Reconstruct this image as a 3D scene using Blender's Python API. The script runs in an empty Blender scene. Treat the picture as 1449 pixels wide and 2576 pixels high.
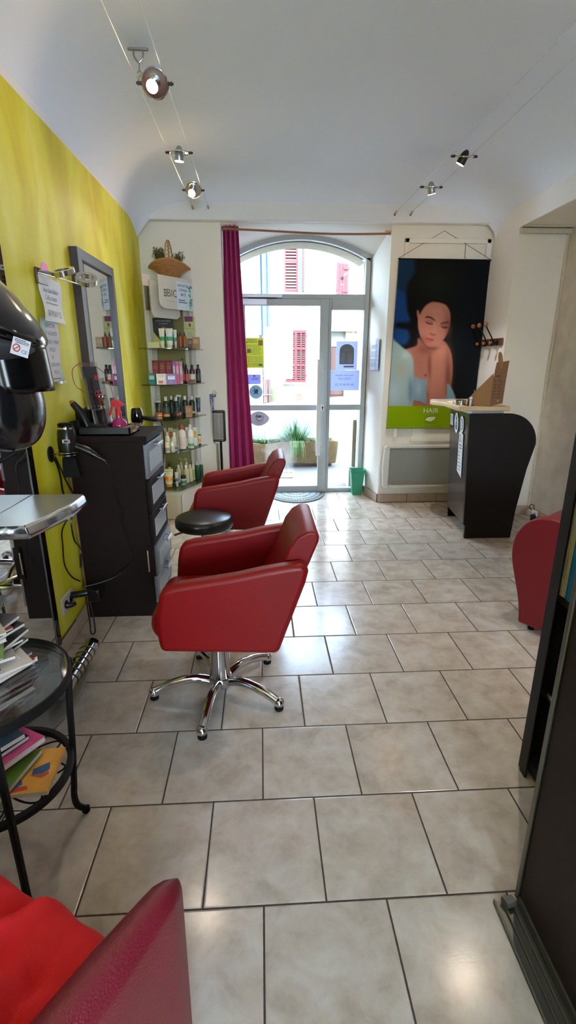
import bpy, math, random
import numpy as np
from mathutils import Vector, Matrix
random.seed(7)
SC = bpy.context.scene
COL = SC.collection
PI = math.pi
def rad(a): return math.radians(a)
def lin(c):
    return tuple(((v/255)/12.92 if v/255 <= .04045 else ((v/255+.055)/1.055)**2.4) for v in c)
# ------------------------------------------------------------------ materials
MATS = {}
def mat(name, col, rough=.5, metal=0., var=.05, scale=9., bump=0., bscale=80., spec=.5, emit=None, es=1., coat=0., trans=0.):
    if name in MATS: return MATS[name]
    m = bpy.data.materials.new(name); m.use_nodes = True
    nt = m.node_tree; N = nt.nodes; L = nt.links
    p = N['Principled BSDF']
    c = lin(col)
    tc = N.new('ShaderNodeTexCoord')
    nz = N.new('ShaderNodeTexNoise'); nz.inputs['Scale'].default_value = scale; nz.inputs['Detail'].default_value = 4
    L.new(tc.outputs['Object'], nz.inputs['Vector'])
    mx = N.new('ShaderNodeMix'); mx.data_type = 'RGBA'
    mx.inputs[6].default_value = (*[v*(1-var) for v in c], 1); mx.inputs[7].default_value = (*[min(1, v*(1+var)) for v in c], 1)
    L.new(nz.outputs['Fac'], mx.inputs[0]); L.new(mx.outputs[2], p.inputs['Base Color'])
    p.inputs['Roughness'].default_value = rough; p.inputs['Metallic'].default_value = metal
    p.inputs['Specular IOR Level'].default_value = spec
    if coat: p.inputs['Coat Weight'].default_value = coat; p.inputs['Coat Roughness'].default_value = .1
    if trans: p.inputs['Transmission Weight'].default_value = trans
    if bump:
        n2 = N.new('ShaderNodeTexNoise'); n2.inputs['Scale'].default_value = bscale; n2.inputs['Detail'].default_value = 3
        L.new(tc.outputs['Object'], n2.inputs['Vector'])
        b = N.new('ShaderNodeBump'); b.inputs['Strength'].default_value = bump; b.inputs['Distance'].default_value = .004
        L.new(n2.outputs['Fac'], b.inputs['Height']); L.new(b.outputs[0], p.inputs['Normal'])
    if emit:
        p.inputs['Emission Color'].default_value = (*lin(emit), 1); p.inputs['Emission Strength'].default_value = es
    MATS[name] = m
    return m
def glassmat(name, tint=(1, 1, 1), gloss=.08, rough=0.):
    if name in MATS: return MATS[name]
    m = bpy.data.materials.new(name); m.use_nodes = True
    nt = m.node_tree; N = nt.nodes; L = nt.links; N.clear()
    out = N.new('ShaderNodeOutputMaterial'); t = N.new('ShaderNodeBsdfTransparent'); t.inputs[0].default_value = (*tint, 1)
    g = N.new('ShaderNodeBsdfGlossy'); g.inputs['Roughness'].default_value = rough
    f = N.new('ShaderNodeLayerWeight'); f.inputs['Blend'].default_value = .15
    mm = N.new('ShaderNodeMath'); mm.operation = 'MULTIPLY_ADD'; mm.inputs[1].default_value = .6; mm.inputs[2].default_value = gloss
    mm.use_clamp = True
    mx = N.new('ShaderNodeMixShader')
    L.new(f.outputs['Fresnel'], mm.inputs[0]); L.new(mm.outputs[0], mx.inputs[0])
    L.new(t.outputs[0], mx.inputs[1]); L.new(g.outputs[0], mx.inputs[2]); L.new(mx.outputs[0], out.inputs[0])
    MATS[name] = m
    return m
def vcolmat(name, rough=.7):
    m = bpy.data.materials.new(name); m.use_nodes = True
    N = m.node_tree.nodes; L = m.node_tree.links
    a = N.new('ShaderNodeVertexColor'); a.layer_name = 'Col'
    L.new(a.outputs['Color'], N['Principled BSDF'].inputs['Base Color'])
    N['Principled BSDF'].inputs['Roughness'].default_value = rough
    N['Principled BSDF'].inputs['Specular IOR Level'].default_value = .12
    return m
# ------------------------------------------------------------------ mesh builder
def frame(o, x, y):
    x = Vector(x).normalized(); y = Vector(y); y = (y - x*y.dot(x)).normalized(); z = x.cross(y)
    return Matrix(((x.x, y.x, z.x, o[0]), (x.y, y.y, z.y, o[1]), (x.z, y.z, z.z, o[2]), (0, 0, 0, 1)))
def T(x, y, z): return Matrix.Translation((x, y, z))
def RX(a): return Matrix.Rotation(rad(a), 4, 'X')
def RY(a): return Matrix.Rotation(rad(a), 4, 'Y')
def RZ(a): return Matrix.Rotation(rad(a), 4, 'Z')
_txt = {}
def text_mesh(s, size, shear=0., align='CENTER', bold=0.):
    k = (s, shear, align, bold)
    if k not in _txt:
        cu = bpy.data.curves.new('t', 'FONT'); cu.body = s; cu.size = 1; cu.align_x = align; cu.align_y = 'CENTER'; cu.shear = shear
        cu.offset = bold; cu.resolution_u = 3
        ob = bpy.data.objects.new('t', cu); COL.objects.link(ob); bpy.context.view_layer.update()
        me = bpy.data.meshes.new_from_object(ob.evaluated_get(bpy.context.evaluated_depsgraph_get()))
        _txt[k] = ([v.co.copy() for v in me.vertices], [tuple(p.vertices) for p in me.polygons])
        bpy.data.objects.remove(ob); bpy.data.curves.remove(cu); bpy.data.meshes.remove(me)
    V, F = _txt[k]
    return [v*size for v in V], F
class MB:
    def __init__(s): s.v = []; s.f = []; s.m = []; s.col = None
    def add(s, V, F, mi=0, M=None):
        b = len(s.v)
        s.v += [(M @ Vector(p)) if M is not None else Vector(p) for p in V]
        s.f += [tuple(i+b for i in f) for f in F]; s.m += [mi]*len(F)
        return s
    def bx(s, x0, x1, y0, y1, z0, z1, mi=0, M=None):
        V = [(x, y, z) for z in (z0, z1) for y in (y0, y1) for x in (x0, x1)]
        return s.add(V, [(0, 2, 3, 1), (4, 5, 7, 6), (0, 1, 5, 4), (2, 6, 7, 3), (0, 4, 6, 2), (1, 3, 7, 5)], mi, M)
    def box(s, c, d, mi=0, M=None):
        return s.bx(c[0]-d[0]/2, c[0]+d[0]/2, c[1]-d[1]/2, c[1]+d[1]/2, c[2]-d[2]/2, c[2]+d[2]/2, mi, M)
    def prism(s, pts, z0, z1, mi=0, M=None):
        n = len(pts)
        a = sum(pts[i][0]*pts[(i+1) % n][1]-pts[(i+1) % n][0]*pts[i][1] for i in range(n))
        if a < 0: pts = pts[::-1]
        V = [(x, y, z0) for x, y in pts]+[(x, y, z1) for x, y in pts]
        F = [tuple(range(n))[::-1], tuple(range(n, 2*n))]+[(i, (i+1) % n, n+(i+1) % n, n+i) for i in range(n)]
        return s.add(V, F, mi, M)
    def poly(s, pts, mi=0, M=None):
        return s.add([(p[0], p[1], p[2] if len(p) > 2 else 0) for p in pts], [tuple(range(len(pts)))], mi, M)
    def grid(s, fn, nu, nv, mi=0, M=None, cu=False, cv=False):
        V = [fn(i/(nu if cu else nu-1), j/(nv if cv else nv-1)) for j in range(nv) for i in range(nu)]
        F = []
        for j in range(nv if cv else nv-1):
            for i in range(nu if cu else nu-1):
                i2 = (i+1) % nu; j2 = (j+1) % nv
                F.append((j*nu+i, j*nu+i2, j2*nu+i2, j2*nu+i))
        return s.add(V, F, mi, M)
    def tube(s, P, r, n=8, mi=0, M=None, closed=False, cap=True, sx=1.):
        P = [Vector(p) for p in P]; k = len(P)
        rr = r if isinstance(r, (list, tuple)) else [r]*k
        V = []; up = None
        for i in range(k):
            a = P[i-1] if (i > 0 or closed) else P[i]; b = P[(i+1) % k] if (i < k-1 or closed) else P[i]
            t = (b-a).normalized()
            if up is None:
                up = Vector((0, 0, 1)) if abs(t.z) < .9 else Vector((1, 0, 0))
            up = (up-t*up.dot(t)).normalized(); w = t.cross(up)
            for j in range(n):
                an = 2*PI*j/n
                V.append(P[i]+(up*math.cos(an)*sx+w*math.sin(an))*rr[i])
        F = []
        for i in range(k if closed else k-1):
            for j in range(n):
                F.append((i*n+j, i*n+(j+1) % n, ((i+1) % k)*n+(j+1) % n, ((i+1) % k)*n+j))
        if cap and not closed:
            F.append(tuple(range(n))[::-1]); F.append(tuple(range((k-1)*n, k*n)))
        return s.add(V, F, mi, M)
    def lathe(s, pr, n=20, mi=0, M=None, sx=1., sy=1.):
        V = [(r*math.cos(2*PI*j/n)*sx, r*math.sin(2*PI*j/n)*sy, z) for r, z in pr for j in range(n)]
        F = [(i*n+j, i*n+(j+1) % n, (i+1)*n+(j+1) % n, (i+1)*n+j) for i in range(len(pr)-1) for j in range(n)]
        F.append(tuple(range(n))[::-1]); F.append(tuple(range((len(pr)-1)*n, len(pr)*n)))
        return s.add(V, F, mi, M)
    def ring(s, c, R, r, n=40, k=8, mi=0, M=None, a0=0, a1=360):
        full = abs(a1-a0) >= 360
        P = [(c[0]+R*math.cos(rad(a0+(a1-a0)*i/n)), c[1]+R*math.sin(rad(a0+(a1-a0)*i/n)), c[2]) for i in range(n if full else n+1)]
        return s.tube(P, r, k, mi, M, closed=full)
    def sph(s, c, r, n=16, mi=0, M=None):
        rx, ry, rz = (r, r, r) if not isinstance(r, (tuple, list)) else r
        def fn(u, v):
            a = 2*PI*u; b = PI*(v-.5)*.998
            return (c[0]+rx*math.cos(a)*math.cos(b), c[1]+ry*math.sin(a)*math.cos(b), c[2]+rz*math.sin(b))
        return s.grid(fn, n, n//2+1, mi, M, cu=True)
    def text(s, t, size, M, mi=0, shear=0., align='CENTER', bold=0., sx=1.):
        V, F = text_mesh(t, size, shear, align, bold)
        return s.add([(p.x*sx, p.y, 0) for p in V], F, mi, M)
    def lines(s, x0, x1, y0, y1, n, M, mi=0, h=.5, seed=1):
        rn = random.Random(seed)
        for i in range(n):
            y = y1-(y1-y0)*(i+.5)/n; hh = (y1-y0)/n*h/2; w = (x1-x0); a = x0+rn.random()*w*.12; b = x1-rn.random()*w*.3
            x = a
            while x < b:
                q = min(b, x+w*(.05+.1*rn.random())); s.poly([(x, y-hh), (q, y-hh), (q, y+hh), (x, y+hh)], mi, M); x = q+w*.02
        return s
    def build(s, name, mats, parent=None, smooth=40, bevel=0., seg=3, sub=0, world=True, origin='base', solid=0.):
        if not isinstance(mats, (list, tuple)): mats = [mats]
        me = bpy.data.meshes.new(name)
        off = Vector((0, 0, 0))
        if parent is None and origin == 'base' and s.v:
            xs = [p.x for p in s.v]; ys = [p.y for p in s.v]; zs = [p.z for p in s.v]
            off = Vector(((min(xs)+max(xs))/2, (min(ys)+max(ys))/2, min(zs)))
        inv = None
        if parent is not None and world:
            W = parent.matrix_basis.copy(); q = parent
            while q.parent is not None: q = q.parent; W = q.matrix_basis @ W
            inv = W.inverted()
        V = [(inv @ p) if inv is not None else (p-off) for p in s.v]
        me.from_pydata([tuple(p) for p in V], [], s.f)
        for m in mats: me.materials.append(m)
        me.polygons.foreach_set('material_index', s.m)
        if smooth:
            me.polygons.foreach_set('use_smooth', [True]*len(s.f)); me.update()
            try: me.set_sharp_from_angle(angle=rad(smooth))
            except Exception: pass
        me.update()
        o = bpy.data.objects.new(name, me); COL.objects.link(o); o.location = off
        if parent is not None: o.parent = parent
        if solid:
            d = o.modifiers.new('s', 'SOLIDIFY'); d.thickness = solid; d.offset = 0
        if bevel:
            b = o.modifiers.new('b', 'BEVEL'); b.width = bevel; b.segments = seg; b.limit_method = 'ANGLE'; b.angle_limit = rad(35)
            b.harden_normals = False
        if sub:
            d = o.modifiers.new('u', 'SUBSURF'); d.levels = sub; d.render_levels = sub
        return o
def tag(o, label, cat, group=None):
    o['label'] = label; o['category'] = cat
    if group: o['group'] = group
    return o
def thing(name, label, cat, loc=(0, 0, 0), rz=0., group=None):
    o = bpy.data.objects.new(name, None); COL.objects.link(o); o.location = loc; o.rotation_euler = (0, 0, rad(rz))
    o.matrix_basis = T(*loc) @ RZ(rz)
    return tag(o, label, cat, group)
def struct(o): o['kind'] = 'structure'; return o
def dup(root, loc, rz, label, group=None):
    r = root.copy(); COL.objects.link(r); r.location = loc; r.rotation_euler = (0, 0, rad(rz)); r['label'] = label
    if group: r['group'] = group
    for ch in root.children:
        c = ch.copy(); COL.objects.link(c); c.parent = r
        for g in ch.children:
            d = g.copy(); COL.objects.link(d); d.parent = c
    return r
def cat_rom(P, n=8, closed=False):
    P = [Vector(p) for p in P]; out = []; k = len(P)
    for i in range(k if closed else k-1):
        a = P[(i-1) % k] if (closed or i > 0) else P[0]; b = P[i]; c = P[(i+1) % k]; d = P[(i+2) % k] if (closed or i < k-2) else P[-1]
        for j in range(n):
            t = j/n
            out.append(.5*((2*b)+(c-a)*t+(2*a-5*b+4*c-d)*t*t+(3*b-a-3*c+d)*t**3))
    if not closed: out.append(P[-1])
    return out
# common materials
WHITE = mat('white_paint', (234, 233, 236), .75, var=.04, scale=2.5, bump=.12, bscale=30)
CHROME = mat('polished_chrome', (205, 205, 208), .1, 1., var=.02)
STEEL = mat('brushed_steel', (170, 172, 176), .28, 1., var=.03)
BLACKP = mat('black_plastic', (16, 16, 18), .3, var=.1)
BLACKM = mat('black_matt', (12, 11, 12), .7, var=.1, spec=.2)
GLOSSK = mat('gloss_black_plastic', (12, 12, 15), .12, var=.05, coat=.5)
DWOOD = mat('dark_wood_veneer', (30, 19, 16), .65, var=.25, scale=14, bump=.05, bscale=60, spec=.15)
RED = mat('red_leatherette', (128, 3, 9), .42, var=.08, scale=5, bump=.1, bscale=350, spec=.35)
PAPER = mat('white_paper', (226, 228, 236), .6, var=.02)
INK = mat('dark_ink', (62, 66, 80), .6)
FRAMEP = mat('grey_white_lacquer', (168, 176, 178), .35, var=.03)
WIRE = mat('steel_wire', (190, 185, 178), .3, .8)
GLASS = glassmat('clear_glass', (.96, .98, .98), .03)
GGLASS = glassmat('green_tint_glass', (.80, .88, .84), .08)
MIRROR = mat('mirror_silver', (226, 230, 230), .02, 1., var=.005)
SKYS = 7.0; SUNS = .5; EXPO = 2.75; KSPOT = .36; KPAN = .1
# ------------------------------------------------------------------ setting
def floor_mat():
    m = bpy.data.materials.new('ceramic_tile_floor'); m.use_nodes = True
    nt = m.node_tree; N = nt.nodes; L = nt.links; p = N['Principled BSDF']
    def mth(op, a, b=None, c=None):
        n = N.new('ShaderNodeMath'); n.operation = op
        for i, v in enumerate((a, b, c)):
            if v is None: continue
            if isinstance(v, (int, float)): n.inputs[i].default_value = v
            else: L.new(v, n.inputs[i])
        return n.outputs[0]
    tc = N.new('ShaderNodeTexCoord'); sp = N.new('ShaderNodeSeparateXYZ'); L.new(tc.outputs['Object'], sp.inputs[0])
    X, Y = sp.outputs[0], sp.outputs[1]
    ct, st = math.cos(.00492), math.sin(.00492); s = .3456
    u = mth('ADD', mth('MULTIPLY', X, ct), mth('MULTIPLY', Y, st)); v = mth('SUBTRACT', mth('MULTIPLY', Y, ct), mth('MULTIPLY', X, st))
    vv = mth('DIVIDE', mth('SUBTRACT', v, 1.3273), s); row = mth('FLOOR', vv); fv = mth('FRACT', vv)
    odd = mth('FLOORED_MODULO', row, 2.)
    off = mth('MULTIPLY_ADD', odd, .176, -.0135)
    uu = mth('DIVIDE', mth('SUBTRACT', u, off), s); colm = mth('FLOOR', uu); fu = mth('FRACT', uu)
    du = mth('MINIMUM', fu, mth('SUBTRACT', 1., fu)); dv = mth('MINIMUM', fv, mth('SUBTRACT', 1., fv)); d = mth('MULTIPLY', mth('MINIMUM', du, dv), s)
    wn = N.new('ShaderNodeTexWhiteNoise'); wn.noise_dimensions = '2D'
    cb = N.new('ShaderNodeCombineXYZ'); L.new(row, cb.inputs[0]); L.new(colm, cb.inputs[1]); L.new(cb.outputs[0], wn.inputs['Vector'])
    sc = N.new('ShaderNodeVectorMath'); sc.operation = 'SCALE'; sc.inputs['Scale'].default_value = 9.; L.new(wn.outputs['Color'], sc.inputs[0])
    ad = N.new('ShaderNodeVectorMath'); ad.operation = 'ADD'; L.new(tc.outputs['Object'], ad.inputs[0]); L.new(sc.outputs[0], ad.inputs[1])
    n1 = N.new('ShaderNodeTexNoise'); n1.inputs['Scale'].default_value = 10; n1.inputs['Detail'].default_value = 7; n1.inputs['Roughness'].default_value = .62; n1.inputs['Distortion'].default_value = .35
    L.new(ad.outputs[0], n1.inputs['Vector'])
    r = N.new('ShaderNodeValToRGB'); L.new(n1.outputs['Fac'], r.inputs[0])
    e = r.color_ramp.elements; e[0].position = .3; e[0].color = (*lin((173, 158, 144)), 1); e[1].position = .68; e[1].color = (*lin((206, 197, 186)), 1)
    k = e.new(.5); k.color = (*lin((193, 180, 167)), 1)
    vary = mth('MULTIPLY_ADD', wn.outputs['Value'], .12, .92)
    vs = N.new('ShaderNodeVectorMath'); vs.operation = 'SCALE'; L.new(r.outputs[0], vs.inputs[0]); L.new(vary, vs.inputs['Scale'])
    ng = N.new('ShaderNodeTexNoise'); ng.inputs['Scale'].default_value = 60; L.new(tc.outputs['Object'], ng.inputs['Vector'])
    dj = mth('ADD', d, mth('MULTIPLY', mth('SUBTRACT', ng.outputs['Fac'], .5), .0012))
    g = N.new('ShaderNodeMapRange'); g.inputs['From Min'].default_value = .0022; g.inputs['From Max'].default_value = .0034; L.new(dj, g.inputs['Value'])
    mx = N.new('ShaderNodeMix'); mx.data_type = 'RGBA'; L.new(g.outputs[0], mx.inputs[0]); mx.inputs[6].default_value = (*lin((66, 54, 48)), 1); L.new(vs.outputs[0], mx.inputs[7])
    L.new(mx.outputs[2], p.inputs['Base Color'])
    rg = N.new('ShaderNodeMapRange'); rg.inputs['To Min'].default_value = .85; rg.inputs['To Max'].default_value = .13; L.new(g.outputs[0], rg.inputs['Value'])
    ra = mth('ADD', rg.outputs[0], mth('MULTIPLY', n1.outputs['Fac'], .1))
    L.new(ra, p.inputs['Roughness']); p.inputs['Specular IOR Level'].default_value = .6
    h = N.new('ShaderNodeMapRange'); h.inputs['From Min'].default_value = .001; h.inputs['From Max'].default_value = .007; h.interpolation_type = 'SMOOTHSTEP'; L.new(d, h.inputs['Value'])
    n3 = N.new('ShaderNodeTexNoise'); n3.inputs['Scale'].default_value = 190; n3.inputs['Detail'].default_value = 2; L.new(tc.outputs['Object'], n3.inputs['Vector'])
    hh = mth('ADD', h.outputs[0], mth('MULTIPLY', n3.outputs['Fac'], .09))
    b = N.new('ShaderNodeBump'); b.inputs['Strength'].default_value = .45; b.inputs['Distance'].default_value = .0022; L.new(hh, b.inputs['Height']); L.new(b.outputs[0], p.inputs['Normal'])
    return m
YF = 5.0; YD = 5.5            # front wall face, glazed door plane
b = MB(); b.add([(-1.4, -3.4, 0), (3.2, -3.4, 0), (3.2, 5.6, 0), (-1.4, 5.6, 0), (-1.4, -3.4, -.1), (3.2, -3.4, -.1), (3.2, 5.6, -.1), (-1.4, 5.6, -.1)],
    [(0, 1, 2, 3), (7, 6, 5, 4), (0, 4, 5, 1), (1, 5, 6, 2), (2, 6, 7, 3), (3, 7, 4, 0)])
struct(b.build('floor', floor_mat(), origin=None, smooth=0))
# yellow wall
def yellow():
    m = bpy.data.materials.new('lime_yellow_limewash'); m.use_nodes = True
    nt = m.node_tree; N = nt.nodes; L = nt.links; p = N['Principled BSDF']
    tc = N.new('ShaderNodeTexCoord'); mp = N.new('ShaderNodeMapping'); mp.inputs['Scale'].default_value = (1, 1.2, .45); L.new(tc.outputs['Object'], mp.inputs[0])
    n = N.new('ShaderNodeTexNoise'); n.inputs['Scale'].default_value = 2.6; n.inputs['Detail'].default_value = 5; n.inputs['Distortion'].default_value = .7; L.new(mp.outputs[0], n.inputs['Vector'])
    r = N.new('ShaderNodeValToRGB'); L.new(n.outputs['Fac'], r.inputs[0]); e = r.color_ramp.elements
    e[0].position = .33; e[0].color = (*lin((206, 188, 20)), 1); e[1].position = .66; e[1].color = (*lin((232, 226, 96)), 1)
    k = e.new(.5); k.color = (*lin((222, 214, 44)), 1)
    L.new(r.outputs[0], p.inputs['Base Color']); p.inputs['Roughness'].default_value = .6
    n2 = N.new('ShaderNodeTexNoise'); n2.inputs['Scale'].default_value = 14; n2.inputs['Detail'].default_value = 6; L.new(tc.outputs['Object'], n2.inputs['Vector'])
    b = N.new('ShaderNodeBump'); b.inputs['Strength'].default_value = .25; b.inputs['Distance'].default_value = .01; L.new(n2.outputs['Fac'], b.inputs['Height']); L.new(b.outputs[0], p.inputs['Normal'])
    return m
def wx(y): return -1.05-.05*(max(y, 2.)-2.)/3.        # the left wall drifts outwards
b = MB(); ys = [-3.4, 0, 2, 3, 4, 5.0]
def wt(y): return 2.535+.016*max(0, y)
for a, c in zip(ys[:-1], ys[1:]):
    b.add([(wx(a), a, 0), (wx(c), c, 0), (wx(c), c, wt(c)), (wx(a), a, wt(a))], [(0, 1, 2, 3)], 0)
    b.add([(wx(a), a, wt(a)), (wx(c), c, wt(c)), (wx(c), c, 3.1), (wx(a), a, 3.1)], [(0, 1, 2, 3)], 1)
b.bx(-1.4, -1.16, -3.4, 5.0, 0, 3.1, 1)
struct(b.build('wall_left', [yellow(), WHITE], origin=None, smooth=0))
# front wall with the arched recess
OL, OR = -.36, 1.206; ZT = 2.64
CREAM = mat('cream_wall_paint', (236, 231, 222), .75, var=.04, scale=2, bump=.15, bscale=25)
b = MB()
b.bx(-1.4, OL, YF, YD+.06, 0, 3.1); b.bx(OR, 2.9, YF, YD+.06, 0, 3.1); b.bx(OL, OR, YF, YD+.06, ZT+.14, 3.1)
FC = (.405, 1.225); FR = 1.43     # arch centre (x, z) and radius
def archz(x, R=FR): return FC[1]+math.sqrt(max(0, R*R-(x-FC[0])**2))
FL_, FR_ = -.31, 1.12
n = 24
def rec(u, v):
    xa = FL_+(FR_-FL_)*u; xb = OL+(OR-OL)*u
    za = archz(xa); t = v**1.5
    return (xa+(xb-xa)*v, YD+.02-(YD+.02-YF)*v, za+(ZT-za)*t)
b.grid(rec, 25, 9)
for xa, xb, s in ((FL_, OL, 1), (FR_, OR, -1)):
    za = archz(xa)
    b.add([(xa, YD+.02, 0), (xb, YF, 0), (xb, YF, ZT), (xa, YD+.02, za)], [(0, 1, 2, 3)])
b.add([(OL, YF, ZT), (OR, YF, ZT), (OR, YF, ZT+.2), (OL, YF, ZT+.2)], [(0, 1, 2, 3)])
struct(b.build('wall_front', CREAM, origin=None, smooth=40))
# band above, slightly proud of the wall
b = MB(); b.bx(-1.1, 2.2, 4.925, 5.0, 2.64, 3.0)
struct(b.build('trim_1', WHITE, origin=None, bevel=.012))
# ceiling with rounded coves
def cz(x, y):
    z = 2.93
    def c(d, r, h):
        t = min(1, max(0, 1-d/r)); return h*(1-math.sqrt(max(0, 1-t*t)))
    dl = x+1.06+.05*max(0, y-2)/3; dr = 2.17-x; df = 4.93-y
    return max(2.5, z-c(dl, .52, .38)-c(dr, .5, .3)-c(df, .34, .17))
b = MB(); xs = [-1.12+3.3*(.5-.5*math.cos(PI*i/48)) for i in range(49)]; yy = [4.94-8.3*(i/60)**1.9 for i in range(61)]
b.grid(lambda u, v: (xs[round(u*48)], yy[round(v*60)], cz(xs[round(u*48)], yy[round(v*60)])), 49, 61)
b.bx(-1.4, 3.2, -3.4, 5.6, 3.05, 3.15)
CEIL = mat('ceiling_white', (230, 236, 250), .8, var=.03, scale=1.2, bump=.05, bscale=8)
struct(b.build('ceiling', CEIL, origin=None, smooth=60))
# right side: return, pier, alcove, lintel
STUCCO = mat('grey_beige_stucco', (200, 190, 178), .8, var=.3, scale=7, bump=.6, bscale=38)
SHADEW = mat('shaded_wall_beige', (226, 216, 202), .8, var=.04, scale=3, bump=.12, bscale=30)  # pier face and soffit: shade on the wall put into a darker colour
b = MB()
b.bx(2.16, 2.9, 4.51, 5.05, 0, 3.1, 0)
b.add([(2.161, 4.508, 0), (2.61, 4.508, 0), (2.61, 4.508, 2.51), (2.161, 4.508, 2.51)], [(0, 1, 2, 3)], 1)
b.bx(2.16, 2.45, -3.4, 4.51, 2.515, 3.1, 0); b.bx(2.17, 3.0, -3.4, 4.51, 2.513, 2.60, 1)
b.add([(2.6, 4.51, 0), (2.7, -3.4, 0), (2.7, -3.4, 2.55), (2.6, 4.51, 2.55)], [(0, 1, 2, 3)], 2)
b.bx(2.72, 2.9, -3.4, 4.51, 0, 2.6, 2)
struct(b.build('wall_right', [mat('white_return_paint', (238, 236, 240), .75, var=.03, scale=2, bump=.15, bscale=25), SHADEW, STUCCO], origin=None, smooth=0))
b = MB(); b.tube(cat_rom([(2.594, 4.5, 0), (2.592, 4.498, .8), (2.588, 4.5, 1.3), (2.592, 4.498, 1.9), (2.59, 4.5, 2.49)], 6), .012, 6)
b.bx(2.17, 2.6, 4.47, 4.505, 2.468, 2.505); b.bx(2.17, 2.56, 4.40, 4.42, 2.50, 2.512)
struct(b.build('trim_2', mat('cracked_plaster_edge', (196, 186, 166), .8, var=.2, scale=30, bump=.4), origin=None))
# back of the room, with an added window that lets in fill daylight
b = MB(); b.bx(-1.4, 3.2, -3.6, -3.4, 0, .9); b.bx(-1.4, 3.2, -3.6, -3.4, 2.4, 3.1); b.bx(-1.4, 0, -3.6, -3.4, .9, 2.4); b.bx(1.9, 3.2, -3.6, -3.4, .9, 2.4)
struct(b.build('wall_back', WHITE, origin=None, smooth=0))
b = MB()
for x0, x1, z0, z1 in ((0, 1.9, .9, .95), (0, 1.9, 2.35, 2.4), (0, .05, .95, 2.35), (1.85, 1.9, .95, 2.35), (.925, .975, .95, 2.35)): b.bx(x0, x1, -3.5, -3.44, z0, z1)
wf = struct(b.build('fill_window_1', FRAMEP, origin=None, smooth=0)); b = MB(); b.bx(.05, 1.85, -3.475, -3.47, .95, 2.35); b.build('pane', GLASS, wf, smooth=0)
# tile skirting
SK = mat('beige_skirting_tile', (186, 166, 148), .35, var=.14, scale=16)
def skirting(name, runs):
    b = MB()
    for (x0, y0, x1, y1) in runs:
        L_ = math.hypot(x1-x0, y1-y0); k = max(1, round(L_/.33)); dx, dy = (x1-x0)/L_, (y1-y0)/L_
        M = frame((x0, y0, 0), (dx, dy, 0), (-dy, dx, 0))
        for i in range(k): b.bx(L_*i/k+.002, L_*(i+1)/k-.002, -.011, 0, .004, .092+.003*((i*7) % 3-1), 0, M)
        b.bx(0, L_, -.009, 0, 0, .09, 1, M)
    return struct(b.build(name, [SK, mat('dark_grout', (78, 66, 58), .8)], origin=None, bevel=.002, seg=1, smooth=0))
skirting('baseboard_left', [(-1.04, -3.3, -1.044, 2.1), (-1.044, 2.1, -1.088, 4.9)])
skirting('baseboard_front', [(OR, YF, 2.16, YF), (-1.09, YF, OL-.02, YF), (FR_-.005, YD-.06, OR, YF)])
skirting('baseboard_right', [(2.16, 5.0, 2.16, 4.51), (2.16, 4.505, 2.59, 4.505), (2.585, 4.5, 2.655, 1.)])
# blocked window trim behind the banner
b = MB()
for x0, x1, z0, z1 in ((1.33, 2.15, 2.49, 2.53), (1.33, 1.37, .70, 2.53), (2.10, 2.14, .70, 2.53), (1.51, 2.14, .655, .70)): b.bx(x0, x1, 4.975, 5.0, z0, z1)
b.bx(1.53, 2.14, 4.985, 5.0, .70, .79)
struct(b.build('trim_3', CREAM, origin=None, bevel=.004))
# exterior facade thickness with the arched opening
ST = mat('pale_stone_reveal', (150, 138, 118), .8, var=.18, scale=18, bump=.5, bscale=30)
b = MB()
xl, xr = -.26, 1.075; zs = 2.40
def az2(x): return 1.20+math.sqrt(1.405**2-(x-.405)**2)
xs2 = [xl+(xr-xl)*i/20 for i in range(21)]
y0, y1 = YD+.06, YD+.36
outline = [(x, az2(x)) for x in xs2]
for (xa, za), (xb, zb) in zip(outline[:-1], outline[1:]):
    b.add([(xa, y0, za), (xb, y0, zb), (xb, y0, 4), (xa, y0, 4), (xa, y1, za), (xb, y1, zb), (xb, y1, 4), (xa, y1, 4)], [(0, 1, 2, 3), (7, 6, 5, 4), (0, 4, 5, 1)])
b.bx(-5, xl, y0, y1, -.1, 4); b.bx(xr, 6, y0, y1, -.1, 4); b.bx(-5, 6, y0, y1, 4, 6)
b.bx(xr-.075, xr+.02, y0+.06, y1+.05, -.05, .25); b.bx(xr-.04, xr+.02, y0+.1, y1, .25, .80)
struct(b.build('wall_exterior', ST, origin=None, smooth=30))
# ------------------------------------------------------------------ glazed door with arched head (structure)
D = MB(); yA, yB = YD-.035, YD+.03
def bar(x0, x1, z0, z1, ya=yA, yb=yB, m=D): m.bx(x0, x1, ya, yb, z0, z1)
# arched outer frame
def archring(m, R0, R1, x0, x1, ya, yb, n=28):
    for i in range(n):
        xa = x0+(x1-x0)*i/n; xb = x0+(x1-x0)*(i+1)/n
        f = lambda x, R: FC[1]+math.sqrt(max(0, R*R-(x-FC[0])**2))
        V = [(xa, ya, f(xa, R0)), (xb, ya, f(xb, R0)), (xb, ya, f(xb, R1)), (xa, ya, f(xa, R1)), (xa, yb, f(xa, R0)), (xb, yb, f(xb, R0)), (xb, yb, f(xb, R1)), (xa, yb, f(xa, R1))]
        m.add(V, [(0, 1, 2, 3), (7, 6, 5, 4), (0, 4, 5, 1), (3, 2, 6, 7)])
archring(D, FR-.045, FR+.02, FL_, FR_, yA, yB)
bar(FL_, FL_+.05, 0, archz(FL_+.05)); bar(FR_-.048, FR_, 0, archz(FR_)-.01)
bar(FL_+.05, FR_-.048, 2.062, 2.108); bar(.703, .733, 0, 2.065)
bar(.733, FR_-.048, .932, .99); bar(.733, FR_-.048, 1.96, 2.065); bar(.733, FR_-.048, 0, .045); 
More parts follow.
